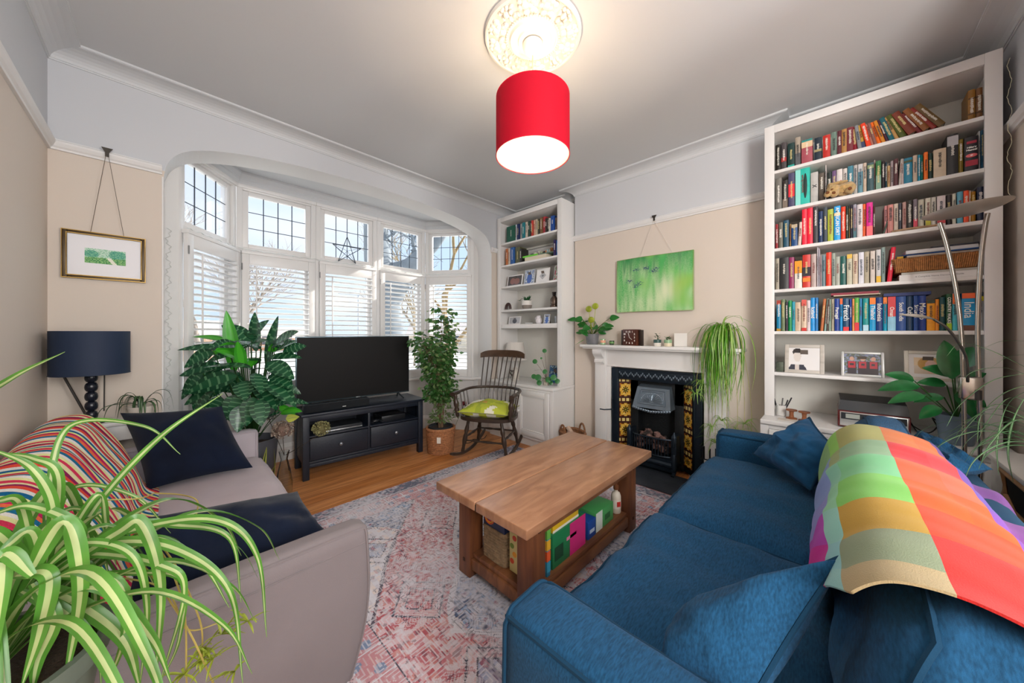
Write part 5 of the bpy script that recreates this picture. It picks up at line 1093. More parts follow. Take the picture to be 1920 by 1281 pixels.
WK2 = M('#a8703c', .7, bump=.5, bs=200, var=.35, vsc=80); mb = MB()
for r_ in range(7):
    z = .007+r_*.0115; k_ = 1-.10*(1-r_/6); a, b = yw*k_, .15*k_
    P_ = []; 
    for i in range(96):
        u = i/96*4; e = int(u); f_ = u-e; xx, yy = [(-b, -a+2*a*f_), (-b+2*b*f_, a), (b, a-2*a*f_), (b-2*b*f_, -a)][e]; o_ = .003*(1 if (i+r_) % 2 else -1); P_.append((xx-(o_ if e == 0 else 0), yy, z))
    mb.tube(P_, .0062, 6, closed=True)
for i in range(40): yy = -yw*.95+1.9*yw*i/39; mb.tube([(-.15*.9-.011, yy*.94, .003), (-.155, yy*.97, .04), (-.163, yy, .078)], .0045, 5)
mk('weave', mb, WK2, wb); mk('base', MB().box(-.13, -yw*.88, .001, .13, yw*.88, .006), WK2, wb)
for k, (a, b, z, th, c_, lb) in enumerate([(1695, 1838, .078, .010, '#d8dde2', 'white paper bundle on top of the wicker tray'), (1700, 1840, .089, .010, '#c9b8a8', 'buff envelope pile in the wicker tray'), (1683, 1842, .100, .007, '#1c4c8c', 'dark blue folder lying across the papers in the wicker tray'), (1698, 1836, .1085, .020, '#e2e4e8', 'white envelope stack above the blue folder in the tray'), (1745, 1842, .129, .008, '#3a3a42', 'dark folder at the very top of the tray papers')]):
    flat(lb, a, b, 1.597+z, th, .2, c_, 'paper_pile', 'papers', X=3.0, pages=False, rot=R((-3, 2, -4, 3, 0)[k]), group='papers in the wicker tray')
o = flat('small yellow and orange booklet at the left corner of the wicker tray', 1682, 1694, 1.597+.081, .018, .1, '#d8a82c', 'booklet', 'book', X=2.99, pages=False)
# soft toy on the second shelf
ty = thing('soft_toy', 'tan spotted plush toy animal slumped on the second shelf of the right-hand bookcase', 'soft toy', PX(1580, 370, X=2.945)-Vector((0, 0, 0))); ty.location.z = 2.107; ty.scale = (.8, .9, .95)
PLU = M('#c8a468', .95, bump=.8, bs=250, var=.25, vsc=60, sheen=.4); PLB = M('#7a4a28', .95, bump=.6, bs=250)
mk('body', MB().ball((.02, -.01, .045), (.045, .055, .042), 20, noise_=.3), PLU, ty); mk('head', MB().ball((-.005, .045, .05), (.035, .036, .04), 18, noise_=.3), PLU, ty); mk('ear', MB().ball((-.01, .02, .088), (.018, .05, .010), 14), PLU, ty); mk('ear', MB().ball((.01, .06, .075), (.014, .02, .03), 12), PLU, ty)
for (x, y, z) in ((-.03, .075, .022), (-.03, -.035, .02), (-.02, .045, .016)): l = mk('paw', MB().ball((x, y, z), (.026, .022, .02), 14, noise_=.3), PLU, ty); mk('paw_pad', MB().ball((x-.02, y, z+.004), (.008, .011, .011), 10), PLB, l)
mk('nose', MB().ball((-.04, .052, .045), (.006, .009, .006), 8), PLB, ty)
dw_ = mk('driftwood', MB().tube([Vector((2.962, PX(1672, 0, X=2.96).y, 1.843)), Vector((2.966, PX(1710, 0, X=2.96).y, 1.846)), Vector((2.964, PX(1757, 0, X=2.96).y, 1.844))], [.006, .0065, .006], 8), M('#a88a6c', .9, bump=.5, bs=60, var=.4, vsc=30)); tag(dw_, 'weathered driftwood stick lying in front of the books on the third shelf', 'driftwood')
# left-hand corner bookcase
LC = 'corner'
row([(949.5, 966.5, 21, '#1c5a48'), (967, 969, 20.5, '#c8d0d4'), (969.5, 974, 20.5, '#1c2c58'), (974.5, 979, 20, '#a8a4a0'), (979.5, 984.5, 20, '#1c7a84'), (985, 989, 20, '#cfc0b0'), (989.5, 993.5, 20, '#2c4a40'), (994, 996.5, 19.5, '#6a2024'), (997, 999.5, 19.5, '#c04038'), (1000, 1004, 19.5, '#d8a890'), (1004.5, 1008, 19.5, '#c0b098'), (1008.5, 1011.5, 19, '#3a3a30'), (1012, 1017, 20, '#7a5a3a'), (1017.5, 1022.5, 20, '#a8343a'), (1023, 1026, 17, '#33282a'), (1026.5, 1029, 17, '#5a6a5a'), (1029.5, 1032, 16, '#d8d4cc'), (1032.5, 1039.5, 18, '#1c4a98'), (1040, 1043, 15, '#8a7a70'), (1043.5, 1047, 15.5, '#6a3434')], 2.368, 'first', LC, 'books on the top shelf of the corner bookcase', X=2.99, dp=.12, hs=.98)
row([(948.5, 953, 21, '#b86a3a'), (953.5, 957, 21, '#c8b8a8'), (957.5, 965, 21, '#2a5a9a'), (965.5, 974.5, 20, '#5a5a3e'), (975, 979, 17, '#2e2c2c')], 2.09, 'second', LC, 'books on the left of the second shelf, corner bookcase', X=2.99, dp=.12)
row([(1037, 1042, 18, '#2c1c54'), (1042.5, 1047, 17, '#1a78c8')], 2.09, 'right end of second', LC, 'books at the right end of the second shelf, corner bookcase', X=2.98, dp=.12)
row([(985, 989, 11, '#d8d4cc'), (989.5, 993, 11, '#c0a890'), (994, 999, 13, '#5a5a60'), (1000, 1004.5, 14, '#dcd8cc'), (1005, 1008, 12, '#b89c84'), (1008.5, 1012, 14.5, '#d8d0c4'), (1013, 1017, 13, '#a8b090'), (1017.5, 1021, 13, '#4a3c34'), (1021.5, 1024.5, 13.5, '#d89060'), (1025, 1028, 14, '#a8c0c8'), (1028.5, 1031.5, 14, '#e0dcd0'), (1032, 1036, 15, '#b8783c')], 2.09, 'back row of second', LC, 'small books behind the lying ones, corner bookcase', X=3.14, dp=.10)
flat('large cream boxed book lying flat on the second shelf of the corner bookcase', 984, 1024, 2.091, .05, .12, '#d8ccb4', X=2.985)
flat('bright green book lying on the cream boxed book, corner bookcase', 980, 1008, 2.142, .02, .11, '#6cc83c', X=2.985)
flat('dark green-grey magazine lying beside the bright green book, corner bookcase', 1009, 1036, 2.142, .012, .12, '#5a7464', X=2.99)
# ================================================================ SMALL THINGS AND PLANTS
# ---- photo frames on the right-hand bookcase
def pframe(label, loc, w_, h, fw, fcol, pic, lean=-10, rz=0, mount=None, cat='photo frame', group=None, d=.016):
    """stands on its base, face towards -X; pic(u,v)->colour, u from left to right as seen"""
    t = thing('photo_frame', label, cat, loc, rz, group); T = Matrix.Rotation(R(-lean), 4, 'Y')
    mb = MB(); 
    for a, b, c, e in ((-w_/2, 0, -w_/2+fw, h), (w_/2-fw, 0, w_/2, h), (-w_/2+fw, 0, w_/2-fw, fw), (-w_/2+fw, h-fw, w_/2-fw, h)): mb.rbox(0, a, b, d, c, e, .002, T=T)
    mk('frame', mb, fcol, t); mk('backing', MB().box(d*.5, -w_/2+.002, .002, d, w_/2-.002, h-.002, T=T).add([(d, -.02, h*.8), (d, .02, h*.8), (d+.06, .02, .0+.06*math.tan(R(-lean))*0), (d+.06, -.02, 0)], [(0, 1, 2, 3)], T=Matrix.Identity(4)), M('#6a6058', .8), t)
    i = fw
    if mount: mk('mount', MB().box(d*.35, -w_/2+fw, fw, d*.5, w_/2-fw, h-fw, T=T), M('#eceae8', .6), t); i = fw+mount
    n, m_ = 44, 30; mb = MB(); pw, ph = w_-2*i, h-2*i
    for a in range(n):
        for b in range(m_):
            y0_ = pw/2-pw*a/n; y1_ = pw/2-pw*(a+1)/n; z0_ = i+ph*b/m_; z1_ = i+ph*(b+1)/m_; x = d*.33
            mb.add([(x, y0_, z0_), (x, y1_, z0_), (x, y1_, z1_), (x, y0_, z1_)], [(0, 1, 2, 3)], 0, T, pic((a+.5)/n, (b+.5)/m_))
    mk('photograph', mb, M('#fffff5', .25, attr=True, coat=.3), t); return t
def lc(h): return lin(h)[:3]
def ell(u, v, a, b, p, q): return ((u-a)/p)**2+((v-b)/q)**2 < 1
def pic_dark(u, v):
    if ell(u, v, .28, .62, .12, .26): return lc('#d8d0ca') if v < .76 else lc('#2a2628')
    if ell(u, v, .28, .80, .16, .17): return lc('#2a2628')
    if v < .22 and abs(u-.28) < .22+(.2-v)*.5: return lc('#2c3242') if abs(u-.28) > .07 else lc('#cfc6c0')
    return lc('#e4e2e2')
def pic_red(u, v):
    for cx_ in (.22, .52, .80):
        if ell(u, v, cx_, .76, .065, .11): return lc('#c89c88')
        if ell(u, v, cx_, .86, .085, .08): return lc('#5c6470')
        if abs(u-cx_) < .13 and v < .64: return lc('#2a2430') if (v < .3 or abs(u-cx_) > .10 or (abs(v-.48) < .05 and abs(u-cx_) < .05)) else lc('#b02838')
    return lc('#5e6a58') if noise.noise(Vector((u*14, v*14, 2))) > 0 else lc('#7f88a4')
def pic_gold(u, v):
    if ell(u, v, .6, .45, .22, .42): return lc('#e0b8a8')
    if ell(u, v, .55, .62, .42, .42): return lc('#c89a50')
    return lc('#e4c8a0') if v > .5 else lc('#d8c8b4')
SZ = .9768
WGR = planks('#a8a198', '#c9c3ba', (4, 1, 8), .5)
def at2(px0, px1, X): a = PX(px0, 600, X=X).y; b = PX(px1, 600, X=X).y; return (a+b)/2, a-b
y, w_ = at2(1471, 1546, 3.0); pframe('wide grey wood frame with a dark-haired portrait, left of the lower shelf', (3.0, y, SZ), w_, .195, .022, WGR, pic_dark)
y, w_ = at2(1577, 1659, 3.02); pframe('pale grey frame with a photograph of three people in red', (3.02, y, SZ), w_, .155, .014, M('#b9bab8', .35, .3), pic_red)
y, w_ = at2(1696, 1790, 3.02); pframe('cream frame with a wide white mount, half hidden behind the peace lily', (3.02, y, SZ), w_, .17, .018, M('#cfc8ba', .4), pic_gold, mount=.02)
o = mk('trinket_box', MB().rbox(3.0, PX(1469, 0, X=3.0).y, SZ, 3.06, PX(1455, 0, X=3.0).y, SZ+.068, .004), M('#4a5244', .5, var=.4, vsc=60)); tag(o, 'small dark green trinket box at the left end of the photo shelf', 'box')
WZ = .6718
mg = thing('pen_mug', 'white mug holding pens at the left of the record player', 'mug', (3.0, PX(1464, 0, X=3.0).y, WZ)); mk('cup', MB().lathe([(.026, 0), (.03, .004), (.03, .072), (.027, .072), (.026, .008), (.001, .006)], 28), M('#dcdcd8', .35), mg)
for k, (a, b, c_) in enumerate(((.01, .3, '#2a2a30'), (-.012, -.25, '#1c1c24'), (.0, .12, '#6a6a6a'), (.012, .5, '#222228'), (-.006, -.5, '#44503c'))): mk('pen', MB().tube([(a*.6, -a, .012), (a+b*.02, -a-b*.09, .11+.006*k)], .004, 8), M(c_, .4), mg)
for k, (x, px, lb) in enumerate(((2.93, 1484, 'wooden cotton reel nearest the pen mug'), (2.91, 1508, 'wooden cotton reel nearest the record player'))):
    s = thing('cotton_reel', lb, 'cotton reel', (x, PX(px, 0, X=x).y, WZ), 0, 'wooden reels on the cupboard'); mk('spool', MB().lathe([(.03, 0), (.03, .007), (.013, .012), (.011, .03), (.013, .05), (.03, .055), (.03, .062)], 28), planks('#7a4528', '#a5663c', (3, 3, 10), .5), s)
o = mk('paper_sheet', MB().box(2.84, .14, WZ, 2.91, .28, WZ+.0012), M('#d8cfc4', .8)); tag(o, 'loose printed sheet lying at the left front of the cupboard top', 'paper')
rp = thing('record_player', 'retro record player with a smoked lid and red wooden body', 'record player', (3.02, (PX(1570, 0, X=2.9).y+PX(1708, 0, X=2.9).y)/2-.0, WZ)); hw = (PX(1570, 0, X=2.88).y-PX(1708, 0, X=2.88).y)/2
mk('body', MB().rbox(-.14, -hw, .006, .14, hw, .105, .006, 3), M('#5c1f20', .3, var=.2, vsc=20), rp)
fp_ = mk('front_panel', MB().rbox(-.144, -hw+.01, .014, -.138, hw-.01, .098, .002), M('#c9c9c6', .3, .6), rp); mk('dark_band', MB().box(-.1455, -hw+.015, .055, -.1435, hw-.015, .094), M('#24262a', .4), fp_)
mk('tuning_window', MB().box(-.147, hw-.095, .062, -.1452, hw-.035, .088), M('#9fa39c', .2), fp_); 
for yy in (-.01, .03, -.06, -.1): mk('dial_knob', MB().lathe([(.009, 0), (.009, .01), (.001, .011)], 16, T=TR(-.145, yy, .036, ry=-pi/2)), M('#d8d8d4', .3, .7), rp)
mk('lid', MB().add([(-.135, -hw+.004, .106), (-.135, hw-.004, .106), (.135, hw-.004, .106), (.135, -hw+.004, .106), (-.12, -hw+.012, .165), (-.12, hw-.012, .165), (.13, hw-.006, .175), (.13, -hw+.006, .175)], [(0, 1, 2, 3), (4, 7, 6, 5), (0, 4, 5, 1), (1, 5, 6, 2), (2, 6, 7, 3), (3, 7, 4, 0)]), M('#1a2128', .3), rp, sharp=20)
mk('badge', MB().box(-.147, -.03, .072, -.1452, .01, .082), M('#c8c8c8', .3, .6), rp)
for s in (-1, 1): mk('rubber_foot', MB().tube([(-.1, s*(hw-.03), 0), (-.1, s*(hw-.03), .006)], .012, 10), M('#222222', .6), rp)
yc = PX(1708, 0, X=2.95).y; cb = MB(); cb.tube(bez([(3.1, yc-.01, WZ+.05), (3.0, yc-.03, WZ+.008), (2.9, yc-.05, WZ+.006), (2.93, yc-.12, WZ+.006), (3.0, yc-.14, WZ+.02)], 8), .0032, 6).tube(bez([(3.15, yc-.02, WZ+.02), (2.95, yc-.06, WZ+.02), (2.97, yc-.10, WZ+.07), (3.05, yc-.09, WZ+.09), (3.08, yc-.12, WZ+.02)], 8), .0032, 6)
tag(mk('power_cable', cb, M('#1a1a1e', .5)), 'tangled black cables between the record player and the grey plant pot', 'cable')
# peace lily
pc_ = PX(1798, 832, Z=.672); pcx, pcy = 2.875, -.455
ly = thing('peace_lily', 'peace lily in a ribbed blue-grey pot beside the floor lamp', 'pot plant', (pcx, pcy, WZ)); prof = [(.052, 0), (.056, .006)]
for k in range(13): z = .01+.115*k/13; prof += [(.0565+.013*k/13, z), (.0585+.013*k/13, z+.0045)]
prof += [(.071, .135), (.074, .15), (.069, .15), (.066, .12)]
mk('pot', MB().lathe(prof, 40), M('#6a7988', .45), ly, sharp=60); mk('soil', MB().lathe([(.067, .125), (.001, .13)], 20), SOIL, ly)
st, lf = MB(), MB(); c0 = Vector((pcx, pcy, WZ))
hero = [((1786, 712), (1770, 638), 2.80, .062), ((1715, 715), (1658, 702), 2.78, .045), ((1725, 725), (1645, 733), 2.74, .055), ((1735, 742), (1664, 757), 2.70, .05), ((1765, 765), (1723, 786), 2.72, .05), ((1790, 705), (1728, 690), 2.84, .05), ((1805, 690), (1824, 650), 2.93, .07), ((1800, 720), (1850, 700), 2.93, .05), ((1810, 745), (1850, 765), 2.86, .05), ((1770, 745), (1712, 755), 2.78, .04), ((1775, 722), (1718, 718), 2.86, .045), ((1795, 735), (1830, 790), 2.80, .04)]
for (b, tp, X_, w_) in hero:
    B = PX(*b, X=X_)-c0; T_ = PX(*tp, X=X_)-c0; T_.y = max(T_.y, -.15)
    st.tube(bez([(0, 0, .12), B*.45+Vector((0, 0, .07)), B], 5), .0028, 6); leafmb(lf, B, T_, w_*1.3, fold=.22, droop=.08, n=10, shape=.72, face=(-.75, .25, .62))
mk('stems', st, leafmat('#3c6a34'), ly); mk('leaves', lf, leafmat('#1f6a34', rough=.22, tr=.25), ly)
# ---- twin pole floor lamp
SM = M('#a8a39c', .22, .95); fx = 2.67
la_ = thing('floor_lamp', 'brushed steel twin-pole uplighter with a reading arm behind the blue sofa', 'floor lamp', (fx, -.47, 0)); q0 = Vector((fx, -.47, 0))
def P2(px, py): return PX(px, py, X=fx)-q0
mk('base', MB().lathe([(.11, 0), (.11, .012), (.10, .02), (.02, .026)], 40, (0, .0, 0)), SM, la_)
mk('pole', MB().tube(bez([(0, .03, .02), P2(1808, 880), P2(1806, 705), P2(1800, 600), P2(1790, 530), P2(1775, 460), P2(1762, 418)], 6), .0085, 10), SM, la_)
mk('pole', MB().tube(bez([(0, -.012, .02), P2(1838, 880), P2(1836, 740), P2(1833, 620), P2(1838, 500), P2(1846, 430), P2(1852, 400)], 6), .0085, 10), SM, la_)
ds = P2(1811, 398); ti = R(5)
mk('dish', MB().lathe([(.001, -.012), (.06, -.01), (.115, .004), (.134, .014), (.136, .017), (.131, .016), (.11, .008), (.05, -.006), (.001, -.008)], 56, T=TR(*ds, rx=-ti)), M('#c9c4bc', .38, .85), la_, sharp=50)
br0 = P2(1820, 728); mk('bracket', MB().rbox(-.022, br0.y-.035, br0.z-.055, .02, br0.y+.035, br0.z+.055, .01, 3), SM, la_); mk('dimmer', MB().tube([(-.02, br0.y-.018, br0.z-.05), (-.02, br0.y-.018, br0.z-.005)], .011, 12), M('#33302e', .4), la_)
arm_ = [(-.02, br0.y+.012, br0.z+.03), (-.035, br0.y+.015, br0.z+.09), P2(1802, 660)+Vector((-.05, 0, 0)), P2(1770, 622)+Vector((-.09, 0, .01)), P2(1742, 600)+Vector((-.11, 0, .0))]
mk('reading_arm', MB().tube(bez(arm_, 8), .0055, 8), M('#6f6a63', .3, .9), la_)
a_ = P2(1742, 600)+Vector((-.11, 0, 0)); b_ = P2(1680, 592)+Vector((-.12, 0, 0)); d = (b_-a_); mb = MB(); V = []
for i in range(9):
    s = i/8; c = a_+d*s; wv = .026*math.sin(pi*min(1, .15+s*.95))**.6; hh = .014*math.sin(pi*(.1+.85*s))
    V += [c+Vector((-wv, 0, 0)), c+Vector((-wv*.6, 0, hh)), c+Vector((wv*.6, 0, hh)), c+Vector((wv, 0, 0)), c+Vector((0, 0, -.002))]
mb.add(V, [(i*5+k, i*5+(k+1) % 5, i*5+5+(k+1) % 5, i*5+5+k) for i in range(8) for k in range(5)]+[(0, 1, 2, 3, 4), (44, 43, 42, 41, 40)]); mk('reading_shade', mb, M('#b5afa6', .3, .85), la_)
# ---- white shoe cabinet against the rear wall, wood rimmed handle opening
sc2 = thing('shoe_cabinet', 'narrow white cabinet with a wood-rimmed handle opening at the right edge', 'cabinet', (2.2, -.57, 0))
mk('body', MB().box(-.42, -.075, .06, .375, .068, .70).box(-.40, -.07, 0, .36, .05, .06), M('#d6d3cf', .45), sc2)
mk('top', MB().rbox(-.44, -.078, .70, .40, .088, .722, .005), M('#dedcd8', .35), sc2)
for k, x in enumerate((-.03, )):
    ow = M('#b98a5c', .5, var=.15, vsc=30); P_ = [(.20, .685), (.17, .59), (.08, .55), (-.12, .55), (-.21, .59), (-.24, .685)]
    mk('handle_rim', MB().tube([(a, .072, z) for a, z in P_], .014, 8, closed=True), ow, sc2); mk('handle_shade_panel', MB().prism([(a*.96, z) for a, z in P_], .066, .0695, 'y'), M('#15110e', .9), sc2)  # flat dark panel, colour stands in for shade inside the handle opening
# spider plant on that cabinet, in a terracotta pot
def spider(name, label, loc, n, seed, lmin, lmax, w_, mats, amin=0, amax=2*pi, h=.1, pr=.06, pcol='#8a8a84', flat_=1.0, strips=((0, 1, 0),), seg=6, extra=(), fdir=None):
    t = thing(name, label, 'pot plant', loc); mk('pot', MB().lathe([(pr*.72, 0), (pr*.76, .006), (pr*.98, h*.85), (pr*1.05, h*.86), (pr*1.06, h), (pr*.97, h), (pr*.92, h*.8)], 36), M(pcol, .6, var=.1, vsc=20), t)
    mk('soil', MB().lathe([(pr*.93, h*.88), (.001, h*.92)], 18), SOIL, t); lf = MB(); rnd = random.Random(seed)
    for k in range(n):
        a = rnd.uniform(amin, amax); l = rnd.uniform(lmin, lmax); e = rnd.uniform(.25, 1.25); up = l*math.sin(e)*.75; out = l*math.cos(e)*.9+l*.25; c_, s_ = math.cos(a), math.sin(a); b = Vector((.015*c_, .015*s_, h*.9))
        p1 = b+Vector((out*.25*c_, out*.25*s_, up*.62)); p2 = b+Vector((out*.62*c_, out*.62*s_, up*.85*flat_)); p3 = b+Vector((out*.92*c_, out*.92*s_, up*.45*flat_-l*.08)); p4 = b+Vector((out*1.05*c_, out*1.05*s_, -l*.22*(1.6-e)+up*.1))
        Q_ = [b, p1, p2, p3, p4]
        for q in Q_: q.x = max(q.x, -.425-loc[0])
        strap(lf, Q_, w_*rnd.uniform(.75, 1.2), rnd.choice(strips), seg)
    for pts, ww in extra: strap(lf, [Vector(p)-Vector(loc) for p in pts], ww, (0, 1, 0), 10, face=fdir)
    mk('leaves', lf, mats, t); return t
GA, GB = leafmat('#3a6a3c', tr=.3), leafmat('#8fa888', tr=.3)
ex = []
for pp in ([(1925, 690), (1850, 655), (1800, 645), (1775, 668)], [(1925, 640), (1880, 640), (1840, 655)], [(1925, 665), (1890, 670), (1858, 690)], [(1925, 700), (1860, 715), (1800, 760), (1775, 800)], [(1930, 720), (1880, 740), (1840, 780), (1832, 830)], [(1930, 730), (1890, 760), (1870, 830), (1872, 890)], [(1925, 740), (1900, 790), (1890, 850), (1900, 905)], [(1930, 705), (1880, 690), (1820, 700), (1790, 740)]):
    ex.append(([PX(*p, D=1.13+.03*i) for i, p in enumerate(pp)], .0055))
cpt = PX(1945, 745, D=1.12)
spider('spider_plant', 'thin-leaved spider plant in a terracotta pot on the white cabinet at the right edge', (cpt.x, -.555, .723), 22, 8, .16, .32, .007, [GA, GB], pi*.15, pi*1.0, .13, .068, '#c98e6a', extra=ex)
# fairy lights beside the right-hand bookcase and along the bay transom
mb = MB(); rnd = random.Random(4); P_ = []
for k in range(60): P_.append((2.955-.03+.004*rnd.random(), -.626+.006*math.sin(k*.5)+.004*rnd.random(), 2.62-.012*k))
mb.tube(P_, .0012, 5); gl_ = tag(mk('fairy_lights', mb, M('#c9c2a8', .4)), 'thin wire of fairy lights hanging beside the right edge of the right-hand bookcase', 'string lights')
mb = MB(); P_ = []
path = [Vector((A0[0], A0[1], 0)), Vector((A1[0], A1[1], 0)), Vector((B1[0], B1[1], 0)), Vector((B0[0], B0[1], 0))]
for a, b in zip(path[:-1], path[1:]):
    d = (b-a); nrm = Vector((d.y, -d.x, 0)).normalized()*.03; m_ = int(d.length/.03)
    for k in range(m_): P_.append(a+d*(.06+.88*k/m_)+nrm+Vector((0, 0, 2.004+.006*math.sin(k*1.7)+.006*rnd.random())))
mb.tube(P_, .003, 5)
fl = thing('fairy_light_string', 'clear fairy light string draped along the bay window transom', 'string lights', (1.425, 3.6, 2.0)); T = Matrix.Translation((-1.425, -3.6, -2.0)); mk('cable', mb.xf(T), M('#d8dcd8', .3), fl)
mb = MB(); 
for k, p in enumerate(P_[::3]): mb.ball(p+Vector((0, 0, -.008)), .0055, 6)
mk('bulbs', mb.xf(T), M('#eef2f4', .1), fl)
mb = MB(); P_ = [(.018+.03*(k % 2)*.5+.01*math.sin(k), 3.352, 1.98-.018*k) for k in range(72)]; mb.tube(bez(P_, 2), .0018, 5)
tag(mk('fairy_light_tail', mb, M('#cfd0cc', .4)), 'looping tail of fairy light cable hanging down the left side of the bay', 'string lights')
# star of rods in the middle window
s0 = PX(651, 476, Y=3.845); mb = MB(); sr = .155
pts = [Vector((sr*math.sin(2*pi*k/5), 0, sr*math.cos(2*pi*k/5))) for k in range(5)]
for k in range(5):
    mb.tube([pts[k], pts[(k+2) % 5]], .0035, 6); q = pts[k]*.0; mb.tube([pts[k]+Vector((0, .0, 0)), Vector((.4*sr*math.sin(2*pi*(k+.5)/5), -.02, .4*sr*math.cos(2*pi*(k+.5)/5)))], .002, 5); mb.tube([pts[k]*.96, Vector((.38*sr*math.sin(2*pi*(k-.5)/5), .02, .38*sr*math.cos(2*pi*(k-.5)/5)))], .002, 5); mb.tube([pts[k]*.98, Vector((0, 0, 0))], .0018, 5)
star = mk('star_ornament', mb.xf(Matrix.Translation((s0.x, 3.845, max(s0.z, 2.018+sr*.82)))), M('#4a5560', .5, .3)); tag(star, 'dark five-pointed star made of thin rods standing in the middle window', 'ornament')
# ---- corner lamp, console, trailing plant left of the bay
cs = thing('corner_console', 'small white console table in the corner behind the pale sofa', 'side table', (-.215, 3.0, 0)); mk('top', MB().rbox(-.20, -.1, .725, .19, .088, .748, .004), GLOSS, cs)
for x in (-.19, .16):
    for y in (-.09, .055): mk('leg', MB().rbox(x, y, 0, x+.025, y+.025, .725, .003), GLOSS, cs)
mk('apron', MB().rbox(-.18, -.085, .64, .17, -.07, .725, .002), GLOSS, cs)
tl = thing('table_lamp', 'navy drum-shaded lamp with a beaded black base in the left corner', 'lamp', (-.275, 2.955, .7485)); DB = M('#1a1d28', .25)
pr = [(.05, 0), (.052, .006), (.03, .014), (.012, .02)]; z = .02
for k in range(5):
    for i in range(7): a = pi*i/6; pr.append((.011+.014*math.sin(a), z+.026*(1-math.cos(a))))
    z += .052
mk('base', MB().lathe(pr, 28), DB, tl, sharp=60); NV = '#1b2b45'
shade(tl, .143, .235, .275, NV, '#2c3648', .05); mk('harp', MB().tube([(0, 0, .27), (0, 0, .36)], .006, 8).tube([(-.14, 0, .35), (.14, 0, .35)], .002, 5), M('#555555', .4), tl)
for k, (a, b, lb) in enumerate((((82, 655), (168, 775), 'long dark cane leaning behind the navy lampshade'), ((198, 690), (195, 775), 'thin dark cane standing in the white pot by the navy lamp'))):
    p, q = PX(*a, Y=3.07), PX(*b, Y=3.03); q.z = .75 if k == 0 else .80; p.x = max(p.x, -.432)
    if k == 1: p = q+Vector((.0, .02, .22))
    o = mk('garden_cane', MB().tube([q, p], .0055 if k == 0 else .0028, 6), M('#2a211c', .6)); tag(o, lb, 'cane')
ep = thing('trailing_cactus', 'flat-stemmed trailing cactus in a white pot beside the navy lamp', 'pot plant', (-.09, 2.985, .7485)); mk('pot', MB().lathe([(.045, 0), (.062, .065), (.058, .065), (.05, .04)], 28), M('#d9cfc4', .5), ep); lf = MB(); rnd = random.Random(9)
for k in range(26): a = rnd.uniform(-.5, pi+.5); o = rnd.uniform(.05, .17); zz = rnd.uniform(.01, .08); o2 = min(o, .1/max(.25, abs(math.sin(a)))) ; strap(lf, [(0, 0, .06), (o2*.5*math.cos(a), -o2*.35*abs(math.sin(a)), .07+zz), (o*.95*math.cos(a), -o2*.6*abs(math.sin(a)), .06+zz), (o*1.15*math.cos(a), -o2*.7*abs(math.sin(a)), .0+zz*.3)], .016, (0, 1, 0), 5)
mk('stems', lf, [leafmat('#3a5c3a'), leafmat('#5c7a4c')], ep)
